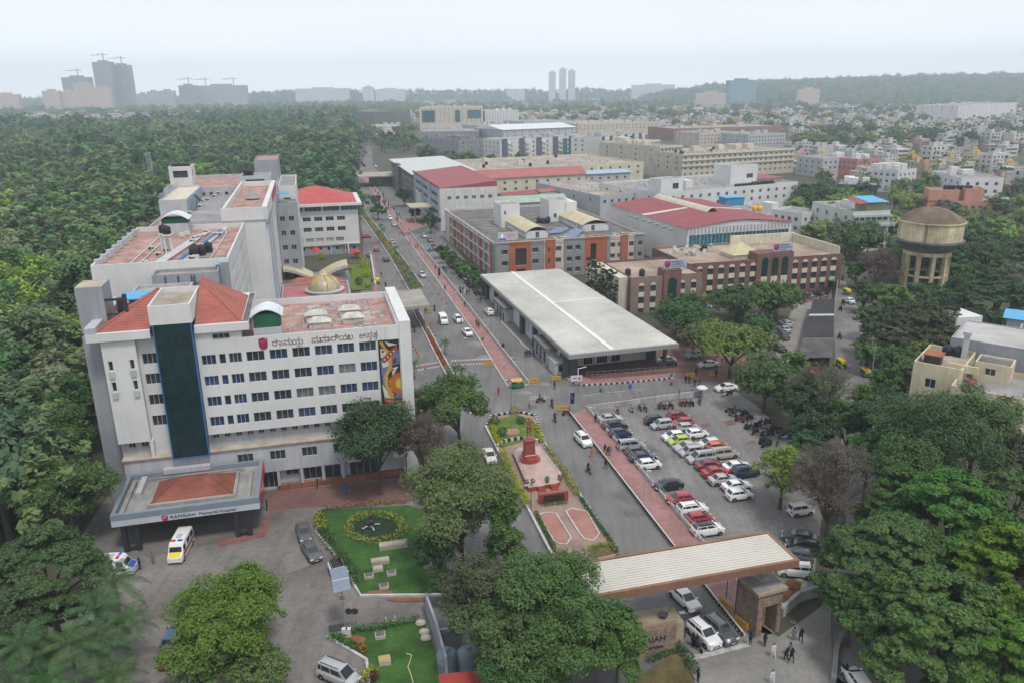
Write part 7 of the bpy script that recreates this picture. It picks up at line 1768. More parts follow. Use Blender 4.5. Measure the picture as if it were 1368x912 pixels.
def car_meshes(shape,col,roof=None):
 L,w,zn,zh,zb,zr,(a,b,c,d),zt=SHAPE[shape];h=L/2
 mb=MB();st=[(-h,.88,zt-.28,.34),(-h+.06,.95,zt-.08,.24),(-h+.3,.985,zt,.22),(d+.05,1,zb,.2),(-h*.3,1,zb,.19),(a-.5,1,zb-.01,.19),(a,1,zh+.02,.19),(h-.55,.985,zh-.07,.2),(h-.14,.93,zn+.06,.22),(h,.84,zn-.12,.3)]
 rings=[]
 for x,k,zs,z0 in st:
  W=w*k;rings.append([(x,-W*.95,z0),(x,-W,.46),(x,-W*.985,zs-.11),(x,-W*.9,zs),(x,0,zs+.025),(x,W*.9,zs),(x,W*.985,zs-.11),(x,W,.46),(x,W*.95,z0)])
 mb.loft(rings)
 cw,rw=w*.90,w*.74
 lo=[(a,-cw*.93,zb-.02),(a,cw*.93,zb-.02),(d,cw*.95,zb-.02),(d,-cw*.95,zb-.02)]
 md=[(b+.02,-rw,zr-.05),(b+.02,rw,zr-.05),(c-.02,rw,zr-.05),(c-.02,-rw,zr-.05)]
 mb.add(lo+md,[(0,1,5,4),(1,2,6,5),(2,3,7,6),(3,0,4,7)],0)
 rt=[(b-.16,-rw*.86,zr),(b-.16,rw*.86,zr),(c+.14,rw*.86,zr),(c+.14,-rw*.86,zr)]
 mb.add(md+rt,[(0,1,5,4),(1,2,6,5),(2,3,7,6),(3,0,4,7),(4,5,6,7)],1)
 if shape in('suv','mpv'):
  for s in(-1,1):mb.box(c+.2,b-.2,s*rw*.8-.03,s*rw*.8+.03,zr,zr+.06,2)
 for s in(-1,1):
  mb.box(-h+.5,h-.6,s*w-.02,s*w+.015,.2,.32,2)
  for wx in(h-.78,-h+.74):
   n=10;P=[(wx+.39*math.cos(math.pi*t/n),s*(w+.006),.3+.39*math.sin(math.pi*t/n))for t in range(n+1)];mb.poly(P,2)
  mb.box(a-.12,a+.02,s*(w+.02)-.1,s*(w+.02)+.1,zb-.02,zb+.12)
 mb.box(h-.05,h+.012,-w*.5,w*.5,.36,.56,2);mb.box(-h-.012,-h+.05,-w*.7,w*.7,.3,.42,2)
 body=mb.mesh('body',[paint(col),paint(roof or col),BLK],True);body.set_sharp_from_angle(angle=R(38))
 g=MB()
 def quad(p0,p1,p2,p3,i0,i1,j0,j1,o):
  p0,p1,p2,p3=map(Vector,(p0,p1,p2,p3));f=lambda u,v:(p0 .lerp(p1,u)).lerp(p3 .lerp(p2,u),v)+Vector(o)
  g.poly([f(i0,j0),f(i1,j0),f(i1,j1),f(i0,j1)])
 quad(lo[0],lo[1],md[1],md[0],.05,.95,.06,.96,(.012,0,.012));quad(lo[2],lo[3],md[3],md[2],.08,.92,.2,.95,(-.012,0,.012))
 for s,(p,q,r,t)in((1,(lo[1],lo[2],md[2],md[1])),(-1,(lo[3],lo[0],md[0],md[3]))):
  for u0,u1 in((.10,.46),(.50,.82),(.85,.95))if s>0 else((.05,.15),(.18,.50),(.54,.90)):quad(p,q,r,t,u0,u1,.2,.84,(0,s*.012,.004))
 gl=g.mesh('window_glass',CARGL)
 hm=MB();hm.box(-.16,.05,-.2,.2,-.07,.07);head=hm.mesh('headlight',LAMPW)
 PL=MB();PL.box(-.26,.26,-.012,.012,-.06,.06)
 if 'pl' not in CARS:CARS['pl']=PL.mesh('number_plate',KERBW)
 tm=MB();tm.box(-.03,.12,-.12,.12,-.11,.11);tail=tm.mesh('tail_light',LAMPR)
 return body,gl,head,tail,(L,w,zn,zt)
_w=MB();_w.T=Matrix.Rotation(math.pi/2,4,'X');_w.lathe([(.2,-.1),(.29,-.1),(.31,-.06),(.31,.06),(.29,.1),(.2,.1)],16);TYRE=_w.mesh('wheel',RUBBER)
_w=MB();_w.T=Matrix.Rotation(math.pi/2,4,'X');_w.lathe([(.21,-.1),(.2,-.085),(.08,-.105),(.03,-.105)],12);_w.lathe([(.21,.1),(.2,.085),(.08,.105),(.03,.105)],12);RIM=_w.mesh('rim',RIMM)
CARS={}
def car(px,py,rz,shape,col,label,group=None,roof=None,z=.02,name='parked_car'):
 key=(shape,col,roof)
 q=G(px,py,.75);loc=(q.x,q.y,z)
 if key in CARS:
  c=copy_tree(CARS[key],loc,R(rz),label);c.name=name
  if group:c['group']=group
  elif 'group' in c:del c['group']
  return c
 body,gl,head,tail,(L,w,zn,zt)=car_meshes(shape,col,roof)
 o=thing(name,label,'car',loc,R(rz),group);put(body,'body',o);put(gl,'window_glass',o)
 put(CARS['pl'],'number_plate',o,(L/2+.02,0,.42),R(90));put(CARS['pl'],'number_plate',o,(-L/2-.02,0,.6),R(90))
 for s in(-1,1):
  put(head,'headlight',o,(L/2-.03,s*w*.66,zn-.06));put(tail,'tail_light',o,(-L/2-.005,s*w*.74,zt-.18))
  for wx in(L/2-.78,-L/2+.74):
   t=put(TYRE,'wheel',o,(wx,s*(w-.08),.31));put(RIM,'rim',t)
 CARS[key]=o;return o
cp=crop(780,500,3.967);PK='cars parked in the open car park'
for x,y,rz,sh,co,lab,*rf in((138,230,14,'sedan','silver','pale silver sedan at the head of the car row along the red walkway'),(165,264,14,'sedan','black','black sedan second from the head of the walkway row'),(193,306,14,'hatch','navy','dark navy hatchback third from the head of the walkway row'),(250,372,14,'mpv','silver','silver estate car fourth in the walkway row, first after the gap'),(280,402,14,'hatch','grey','dark grey hatchback between silver and blue cars in the walkway row'),(312,434,14,'sedan','navy','dark blue sedan just above the white car in the walkway row'),(345,471,14,'hatch','white','white car just above the long gap in the walkway row'),(447,580,194,'sedan','black','glossy black sedan standing alone in the walkway row'),(507,655,194,'hatch','red','bright red hatchback above the white car near the gate'),(573,708,14,'suv','white','all white suv between the two red cars near the gate'),(612,757,14,'hatch','red','red hatchback just above the black roofed white car'),(655,816,14,'suv','white','white suv with a black roof nearest the gate canopy','black'),(378,237,14,'hatch','black','black hatchback at the top left of the middle car block'),(412,263,194,'tall','silver','tall silver hatchback just below the black one'),(497,216,14,'hatch','darkred','dark red hatchback topmost of the middle car block'),(523,251,194,'hatch','red','red hatchback just below the topmost dark red one'),(550,277,14,'hatch','silver','silver hatchback directly below two red ones'),(475,323,194,'hatch','white','white hatchback above the lime green one'),(600,309,14,'hatch','white','white hatchback right of the lime green one'),(505,348,194,'hatch','lime','lime green hatchback, the only one in the car park'),(546,379,194,'sedan','silver','silver sedan just below the lime green hatchback'),(566,406,194,'tall','silver','small tall silver car between sedan and minivan'),(664,361,194,'hatch','offwhite','off white hatchback above the orange car'),(708,379,14,'hatch','orange','bright orange hatchback in the middle car block'),(622,437,194,'mpv','silver','long silver minivan above the dark red sedan'),(743,416,14,'mpv','beige','beige van with many windows below the orange car'),(665,475,14,'sedan','darkred','dark red sedan below the silver minivan'),(700,512,14,'sedan','red','red sedan next below the dark red one'),(810,482,14,'sedan','white','white car left above the deep blue one'),(855,512,14,'suv','navy','deep blue car right of the white one under the loose tree'),(738,551,14,'sedan','silver','silver sedan below the two red sedans'),(810,585,14,'sedan','white','white sedan above the lowest white hatchback'),(823,631,14,'hatch','white','white hatchback lowest of the middle car block'),(1150,713,14,'tall','white','white boxy car under the twiggy brown tree')):
 car(*cp(x,y),rz+rnd.uniform(-2,2),sh,co,lab,PK,rf[0]if rf else None)
g4=crop(830,690,4.11)
for x,y,rz,sh,co,lab in((980,105,158,'sedan','grey','dark grey sedan, topmost of four beside the right kerb'),(1000,160,158,'suv','black','black suv second of the four beside the right kerb'),(968,206,158,'hatch','grey','grey hatchback half hidden by the gate roof corner'),(957,288,168,'suv','white','white car lowest of the four beside the gate roof')):
 car(*g4(x,y),rz,sh,co,lab,PK)
MOV='moving_car'
for px,py,rz,sh,co,lab in((915,797,-66,'sedan','white','white sedan driving out under the gate canopy'),(939.5,844.5,-64,'suv','white','white suv with number plate at the gate line, left of two'),(961.5,839.5,-64,'suv','grey','dark grey suv at the gate line, right of two'),(779,586,-72,'suv','white','white suv driving beside the near red walkway'),(654,607,-78,'sedan','offwhite','pale car on the left lane beside the statue island'),(624.5,443,-72,'sedan','white','white sedan below the crossing end of the far walkway'),(612,426,-72,'suv','white','white suv just behind the white sedan on the boulevard'),(564,367,-70,'suv','silver','silver car alone beside the row of red cones'),(515.5,346,106,'suv','black','black car driving away on the left lane near the canopy'),(502.5,333,105,'hatch','red','red car driving away on the left lane, nearer one'),(489,315.5,20,'hatch','red','red car beside the annexe, farther one'),(493,340,105,'sedan','grey','dark car left behind the red one on the left lane'),(524.5,323,-72,'hatch','pink','pinkish car on the right lane beside the palms'),(520.8,291.5,-72,'suv','white','white car far up the boulevard beside the walkers'),(526,299.5,-72,'sedan','silver','silver car just below the far white car'),(502,222,-72,'sedan','white','white car at the far end of the boulevard under the trees'),(1134,401,98,'sedan','white','white car with red tail lights on the side road')):
 car(px,py,rz,sh,co,lab,None,name=MOV)
for px,py,rz,sh,co,lab in((653.5,416,106,'suv','white','white suv parked at the wall of the long hall'),(566.7,315,-74,'suv','silver','silver car under the entrance ramp of the louvred block'),(574.6,320,-74,'sedan','grey','grey car right of the silver one by the louvred block'),(926.7,473,200,'hatch','silver','silver hatchback parked right of the grey roofed hall'),(891.5,484.5,190,'hatch','black','black hatchback beside the corner post of the hall'),(889,479.5,190,'sedan','silver','silver car just behind the black one by the hall post'),(946,485.5,192,'sedan','offwhite','beige car half under the feathery tree right of the hall'),(970,516.5,194,'sedan','white','white car half under the tree at the top of the car park'),(1049.5,432,100,'suv','silver','silver car farthest up the parking lane'),(1047.5,439,100,'sedan','silver','silver car second in the parking lane'),(1045,448,100,'suv','grey','grey car third in the parking lane'),(1041,463.5,100,'sedan','black','black car nearest in the parking lane'),(1088,482,186,'suv','black','black car under the front edge of the parking shed'),(1085,490,186,'hatch','darkred','dark red car in front of the parking shed'),(1072,496,190,'hatch','white','white car right below the shed beside the brown tree'),(941,408,10,'hatch','white','white car among the trees before the brick building'),(405.8,709,-68,'sedan','grey','grey sedan farther one at the lawn kerb of the forecourt'),(416,734,-60,'sedan','grey','grey sedan nearer one at the lawn kerb of the forecourt'),(452,763,-66,'suv','white','white suv with a dark roof under the solar panel'),(452,899,-28,'mpv','silver','silver minivan with roof rack at the bottom edge'),(94,828,35,'mpv','white','white van under the left edge trees'),(229,872,95,'hatch','red','red car under the bright tree by the driveway'),(231,850,95,'hatch','blue','small pale blue car beyond the red one in the driveway'),(70,832,50,'hatch','darkred','red car under the trees left of the white van'),(1146,908,95,'hatch','white','white car at the bottom edge of the side road')):
 car(px,py,rz,sh,co,lab,None,'black' if 'dark roof' in lab else None)
def ambulance(px,py,rz,label,accent,long=5.4,name='ambulance',hood=(.72,.72,.7),cat='ambulance'):
 q=G(px,py,1.0);o=thing(name,label,cat,(q.x,q.y,.02),R(rz));h=long/2;w=.95
 Wm=paint('white');mb=MB()
 rings=[]
 for x,zt,k in((-h,2.15,.97),(-h+.1,2.3,1),(h-1.75,2.34,1),(h-1.3,2.2,.98)):
  rings.append([(x,-w*k,.35),(x,-w*k,1.4),(x,-w*k*.92,zt-.12),(x,-w*k*.8,zt),(x,w*k*.8,zt),(x,w*k*.92,zt-.12),(x,w*k,1.4),(x,w*k,.35)])
 for x,zt,k in((h-.75,1.32,.97),(h-.1,1.05,.93),(h,.85,.88)):
  rings.append([(x,-w*k,.35),(x,-w*k,zt*.7),(x,-w*k*.95,zt-.06),(x,-w*k*.8,zt),(x,w*k*.8,zt),(x,w*k*.95,zt-.06),(x,w*k,zt*.7),(x,w*k,.35)])
 mb.loft(rings);mb.build('body',Wm,o)
 g=MB();g.poly([(h-.76,-w*.8,1.36),(h-.76,w*.8,1.36),(h-1.27,w*.72,2.14),(h-1.27,-w*.72,2.14)])
 for s in(-1,1):
  for x0,x1 in((-h+.3,-h+1.6),(-h+1.8,-h+2.9),(h-1.9,h-1.1)):g.poly([(x0,s*(w+.008),1.3),(x1,s*(w+.008),1.3),(x1,s*w*.945,2.0),(x0,s*w*.945,2.0)])
 g.build('window_glass',CARGL,o)
 a=MB();a.poly([(h-.72,-w*.76,1.345),(h-.72,w*.76,1.345),(h-.11,w*.7,1.075),(h-.11,-w*.7,1.075)]);a.build('bonnet_panel',mat('ambulance_bonnet_'+name+accent,hood,.4,.05),o)
 a=MB()
 for s in(-1,1):a.box(-h+.1,h-.8,s*(w+.004)-.004,s*(w+.004)+.004,.75,1.15)
 a.build('side_stripe',mat('stripe_'+accent,CARCOL[accent],.4,.05),o)
 if name=='ambulance':
  for s,m in((-1,'red'),(1,'navy')):
   b=MB();b.box(h-1.9,h-1.65,s*.42-.28,s*.42+.28,2.3,2.48);b.build('beacon',mat('beacon_'+m,(.6,.04,.03)if m=='red' else(.03,.12,.6),.3,0),o)
  b=MB();b.box(-.6,.3,-.3,.3,2.3,2.42);b.build('roof_vent',WHITE2,o)
 for s in(-1,1):
  b=MB();b.box(h-.1,h+.01,s*.66-.16,s*.66+.16,.75,.95);b.build('headlight',LAMPW,o)
  for x in(h-.95,-h+1.0):t=put(TYRE,'wheel',o,(x,s*(w-.07),.33));put(RIM,'rim',t)
 return o
ambulance(241,729,-84,'white ambulance with a yellow bonnet and red sides at the entrance canopy','red',hood=(.75,.52,.02))
ambulance(151,755,3,'white ambulance with a blue front half under the palms','navy',hood=(.03,.08,.4))
ambulance(592,426.5,-74,'small white and orange minibus on the boulevard below the flat canopy','orange',4.2,'minibus',cat='minibus')
def auto(px,py,rz,label):
 q=G(px,py,.9);o=thing('auto_rickshaw',label,'rickshaw',(q.x,q.y,.01),R(rz),'auto rickshaws')
 gm=mat('rickshaw_green',(.03,.16,.07),.5,.1);ym=mat('rickshaw_yellow',(.65,.42,.03),.6,.1)
 mb=MB();mb.loft([[(x,-w,z0),(x,w,z0),(x,w*.95,z1),(x,-w*.95,z1)]for x,w,z0,z1 in((-1.3,.62,.3,.95),(-.4,.66,.28,.95),(.4,.6,.28,.7),(1.0,.42,.3,1.05),(1.3,.25,.4,.95))]);mb.build('body',gm,o)
 mb=MB();mb.loft([[(x,-w,z),(x,-w,z+.12),(x,-w*.7,z+.3),(x,w*.7,z+.3),(x,w,z+.12),(x,w,z)]for x,w,z in((-1.35,.6,1.15),(-1.2,.66,1.45),(.5,.64,1.5),(.85,.55,1.4))]);mb.box(-1.33,-1.25,-.6,.6,.95,1.5);mb.build('canopy',ym,o)
 mb=MB();mb.poly([(1.05,-.38,1.0),(1.05,.38,1.0),(.82,.48,1.48),(.82,-.48,1.48)]);mb.build('windscreen',CARGL,o)
 mb=MB();mb.box(-1.0,-.5,-.55,.55,.6,1.0);mb.build('seat',BLK,o)
 for s in(-1,1):
  mb=MB();mb.tube((-.3,s*.6,.9),(-.3,s*.62,1.5),.025,n=4);mb.build('pillar',BLK,o)
  w_=put(TYRE,'wheel',o,(-.85,s*.58,.24));w_.scale=(.75,.6,.75)
 w_=put(TYRE,'wheel',o,(1.05,0,.24));w_.scale=(.75,.6,.75)
for a in((691.5,511.5,8,'green and yellow auto rickshaw at the crossing end of the far walkway'),(504,375,104,'green and yellow auto rickshaw parked by the garden beyond the flat canopy'),(1131,389.5,98,'auto rickshaw ahead of the white car on the side road'),(1123,484,98,'auto rickshaw with a yellow top beside the brown tree on the side road'),(1155,496,95,'green and yellow auto rickshaw at the right edge of the side road')):auto(*a)
def bike_proto(kind,col):
 o=thing('scooter' if kind=='s' else 'motorbike','x','scooter' if kind=='s' else 'motorbike',(0,0,0))
 pm=paint(col);mb=MB()
 if kind=='s':
  mb.loft([[(x,-w,z0),(x,w,z0),(x,w*.6,z1),(x,-w*.6,z1)]for x,w,z0,z1 in((-.75,.1,.5,.7),(-.5,.2,.35,.78),(-.1,.2,.3,.72),(.0,.18,.25,.4),(.3,.18,.25,.36),(.42,.16,.3,.9),(.5,.1,.5,1.0))])
 else:
  mb.loft([[(x,-w,z0),(x,w,z0),(x,w*.6,z1),(x,-w*.6,z1)]for x,w,z0,z1 in((-.75,.05,.7,.8),(-.3,.12,.35,.75),(.05,.15,.3,.95),(.35,.12,.4,.98),(.5,.05,.6,.9))]);mb.tube((.45,0,.9),(.68,0,.32),.04,n=5);mb.tube((-.5,.1,.5),(-.9,.14,.35),.05,n=5)
 mb.build('body',pm,o)
 mb=MB();mb.box(-.72,.02,-.13,.13,.76,.86);mb.build('seat',BLK,o)
 mb=MB();mb.tube((.42,-.34,1.06),(.42,.34,1.06),.025,n=5);mb.tube((.42,0,1.0),(.66,0,.3),.035,n=5);mb.box(.44,.54,-.1,.1,.86,1.02)
 for s in(-1,1):mb.tube((.42,s*.25,1.06),(.36,s*.3,1.25),.012,n=4);mb.box(.34,.37,s*.3-.07,s*.3+.07,1.22,1.32)
 mb.build('handlebar',DARKM,o)
 for x in(.66,-.6):w_=put(TYRE,'wheel',o,(x,0,.28));w_.scale=(.92,.45,.92)
 return o
BP={}
BLAB={}
def bike(px,py,rz,kind='b',col='black',label='',group=None):
 if(kind,col)not in BP:BP[kind,col]=bike_proto(kind,col);BP[kind,col].hide_render=False
 q=G(px,py,.5);c=copy_tree(BP[kind,col],(q.x,q.y,.012),R(rz),label)
 if group:c['group']=group
 return c
rb=random.Random(12);WALLB=[(180,190),(250,182),(297,174),(325,178),(418,166),(440,163),(462,163),(512,150),(530,150),(550,151),(572,149),(612,141)]
order=('first','second','third','fourth','fifth','sixth','seventh','eighth','ninth','tenth','eleventh','twelfth')
for k,(x,y)in enumerate(WALLB):
 kd='bs'[k%3==1];co=rb.choice(('black','black','grey','red','silver'))if k!=7 else 'red'
 bike(*cp(x,y),104+rb.uniform(-14,14),kd,co,f"{'scooter' if kd == 's' else 'motorbike'} by the head wall of the car park, {order[k]} from the left",'two wheelers by the car park wall')
CL=[(742,100),(772,96),(775,188),(790,210),(806,196),(820,207),(840,199),(858,207),(825,238),(848,226),(880,228),(862,268),(882,280),(905,300),(930,276),(942,290),(968,306),(985,300),(948,342),(958,358),(965,372),(1026,362),(1008,280),(1022,288),(1048,300),(1066,312),(1082,320),(955,242),(975,250),(1000,262),(900,265),(920,262),(800,180),(1060,325),(1045,318)]
for k,(x,y)in enumerate(CL):
 kd='bs'[k%3==0];co=rb.choice(('black','black','black','grey','silver','darkred'))if k else 'white'
 bike(*cp(x,y),rb.choice((20,190,60,330))+rb.uniform(-20,20),kd,co,f"{dict(black='black', grey='grey', silver='silver', darkred='dark red', white='white')[co]} {'scooter' if kd == 's' else 'motorbike'} in the loose cluster at the right of the car park",'two wheelers clustered under the trees of the car park')
for k in range(34):
 t=k/33;x,y=579+59*t,328+63*t+1.5*math.sin(k)
 kd='bs'[k%3==0];co=rb.choice(('black','black','grey','navy','silver','darkred'))
 bike(x,y,14+rb.uniform(-15,15),kd,co,f"{dict(black='black', grey='grey', navy='dark blue', silver='silver', darkred='dark red')[co]} {'scooter' if kd == 's' else 'motorbike'} in the long row beside the terracotta block",'two wheelers in the row beside the terracotta block')
for k in range(30):
 x,y=(1066+3.2*(k%14)+rb.uniform(-1,1),401-.9*(k%14)-5*(k//14)+rb.uniform(-1,1))if k<26 else(1100+rb.uniform(-1,6),398-3*(k-26))
 kd='bs'[k%3==0];co=rb.choice(('black','grey','silver','navy','white'))
 bike(x,y,rb.choice((100,280))+rb.uniform(-20,20),kd,co,f"{dict(black='black', grey='grey', navy='dark blue', silver='silver', white='white')[co]} {'scooter' if kd == 's' else 'motorbike'} in front of the brick building's right end",'two wheelers before the brick building')
RID=[]
for k,(px,py,rz,kd,co,lab,sh)in enumerate(((722,534,10,'b','darkred','dark red motorbike crossing the junction','pale shirt'),(737.5,540,-80,'b','red','red motorbike ridden towards the gate at the junction','pink top'),(741.5,559,-80,'s','blue','pale blue scooter entering the boulevard','dark top'),(786.5,627,-74,'b','darkred','dark red motorbike on the boulevard beside the statue','red top'),(553.5,441,-76,'s','red','red scooter on the left lane beside the hospital','dark top'),(580.5,413,-76,'s','black','black scooter on the right lane by the flat canopy','dark jacket'),(757,551,10,'b','darkred','dark red motorbike parked at the tip of the near walkway',None),(1122,450,-84,'b','black','black motorbike on the side road below the shed','dark top'),(1126.5,405,98,'b','black','black motorbike left of the white car on the side road','dark top'),(1123,413,98,'b','black','black motorbike second left of the white car on the side road','dark top'),(1125.5,373,-84,'s','red','red scooter far up the side road','red top'),(1129,898,95,'b','black','black motorbike at the bottom edge of the side road','white shirt'),(932,861,-70,'b','black','black motorbike left of the white suv at the gate','grey shirt'),(1026,588,120,'s','black','black scooter apart from the cluster at the right kerb',None),(1022,578,200,'b','black','black motorbike beside the red helmeted man',None))):
 b=bike(px,py,rz,kd,co,lab);RID.append((b,sh,lab))
for(kd,co),o in BP.items():
 for c in kids(o):bpy.data.objects.remove(c)
 bpy.data.objects.remove(o)
def skin_body(pose):
 """one continuous body grown from a skeleton; returns mesh with material bands"""
 V=[];E=[];Rr=[]
 def v(x,y,z,r,p=None):
  V.append((x,y,z));Rr.append(r)
  if p is not None:E.append((p,len(V)-1))
  return len(V)-1
 sit=pose=='sit';H=.92 if not sit else .1
 pel=v(0,0,H,.135);
 lean=.08 if sit else 0
 wst=v(lean*.4,0,H+.16,.12,pel);ch=v(lean,0,H+.36,.145,wst);nk=v(lean*1.2,0,H+.54,.058,ch);hd=v(lean*1.2+.015,0,H+.66,.085,nk);tp=v(lean*1.2,0,H+.76,.075,hd)
 v(lean*1.2+.105,0,H+.65,.018,hd)
 for s in(-1,1):v(lean*1.2-.01,s*.088,H+.66,.018,hd)
 for s in(-1,1):
  sh=v(lean,s*.19,H+.47,.07,ch)
  if pose=='walk':el=v(-.06*s,s*.25,H+.2,.046,sh);wr=v(.1-.14*s,s*.25,H-.03,.034,el)
  elif pose=='sit':el=v(.2,s*.26,H+.26,.046,sh);wr=v(.42,s*.27,H+.3,.034,el)
  elif pose=='clasp':el=v(-.02,s*.27,H+.22,.05,sh);wr=v(.17,s*.1,H+.12,.036,el)
  else:el=v(-.02,s*.25,H+.21,.046,sh);wr=v(.05,s*.25,H-.03,.034,el)
  d=Vector(V[wr])-Vector(V[el]);d.normalize();pm=Vector(V[wr])+d*.07;pa=v(*pm,.032,wr)
  for f in range(4):
   q=pm+d*(.055+.012*(1.5-abs(f-1.4)))+Vector(((f-1.5)*.019,0,-.004));a=v(*q,.0095,pa);v(*(q+d*.03+Vector((.004,-s*.012,0))),.008,a)
  v(*(Vector(V[wr])+d*.05+Vector((.045,-s*.01,0))),.011,wr)
  hp=v(0,s*.09,H-.05,.105,pel)
  if pose=='walk':kn=v(.14*s,s*.1,.5,.066,hp);an=v(.16*s-(.12 if s<0 else-.04),s*.1,.1,.042,kn)
  elif pose=='sit':kn=v(.38,s*.16,.02,.07,hp);an=v(.28,s*.18,-.42,.045,kn)
  else:kn=v(.015,s*.1,.5,.066,hp);an=v(0,s*.1,.1,.042,kn)
  a=Vector(V[an]);v(a.x+.15,a.y,a.z-.055,.036,an)
 me=bpy.data.meshes.new('body');me.from_pydata(V,E,[]);o=bpy.data.objects.new('body',me);COL.objects.link(o)
 sk=o.modifiers.new('s','SKIN');sd=o.modifiers.new('d','SUBSURF');sd.levels=1
 for i,r in enumerate(Rr):me.skin_vertices[0].data[i].radius=(r,r);
 me.skin_vertices[0].data[0].use_root=True
 bpy.context.view_layer.update();dg=bpy.context.evaluated_depsgraph_get()
 out=bpy.data.meshes.new_from_object(o.evaluated_get(dg));bpy.data.objects.remove(o)
 for p in out.polygons:
  c=p.center;z=c.z-H;p.use_smooth=True
  if z>.525:p.material_index=3
  elif abs(c.y)>.2 and z<.3 and pose!='sit':p.material_index=3 if z<.22 else 1
  elif pose=='sit' and c.x>.3 and z>.15:p.material_index=3
  elif z>-.02:p.material_index=1
  elif(c.z<.075 and pose!='sit')or(pose=='sit' and c.z<-.4):p.material_index=2
  else:p.material_index=0
 hm=MB();cx=lean*1.2-.012
 hm.lathe([(.088,H+.66),(.095,H+.70),(.085,H+.76),(.05,H+.80),(.01,H+.81)],12,(cx,0));hm.box(cx-.09,cx-.03,-.07,.07,H+.6,H+.7)
 return out,hm.mesh('hair',mat('black_hair',(.012,.01,.009),.6,0))
POSE={k:skin_body(k)for k in('stand','walk','sit','clasp')}
SKIN=mat('brown_skin',(.22,.115,.07),.6,.1)
CL_=dict(white=(.62,.62,.62),dark=(.02,.021,.025),black=(.012,.012,.013),navy=(.02,.03,.07),blue=(.04,.14,.42),red=(.34,.02,.035),grey=(.17,.175,.18),khaki=(.24,.19,.10),orange=(.45,.13,.03),pink=(.5,.2,.22),yellow=(.6,.40,.04),green=(.03,.2,.1),brown=(.10,.05,.03),pale=(.42,.46,.5))
def cloth(c):return mat('cloth_'+c,CL_[c],.9,.15,6,20)
def person(loc,rz,pose,top,bottom,label,group=None,hair=True,s=1.0,bag=None):
 me,hm=POSE[pose];o=put(me,'person',None,loc,R(rz),label,'person',group)
 if len(me.materials)<4:
  me.materials.clear()
  for _ in range(4):me.materials.append(SKIN)
 for i,m in enumerate((cloth(bottom),cloth(top),cloth('black'),SKIN)):o.material_slots[i].link='OBJECT';o.material_slots[i].material=m
 o.scale=(s,s,s)
 put(hm,'hair',o)
 return o
def ground_person(px,py,*a,z=0,**k):
 q=G(px,py,z+.85);return person((q.x,q.y,z),*a,**k)
h3=crop(640,340,4.343);c52=crop(520,300,7.6);c64=crop(640,440,7.6)
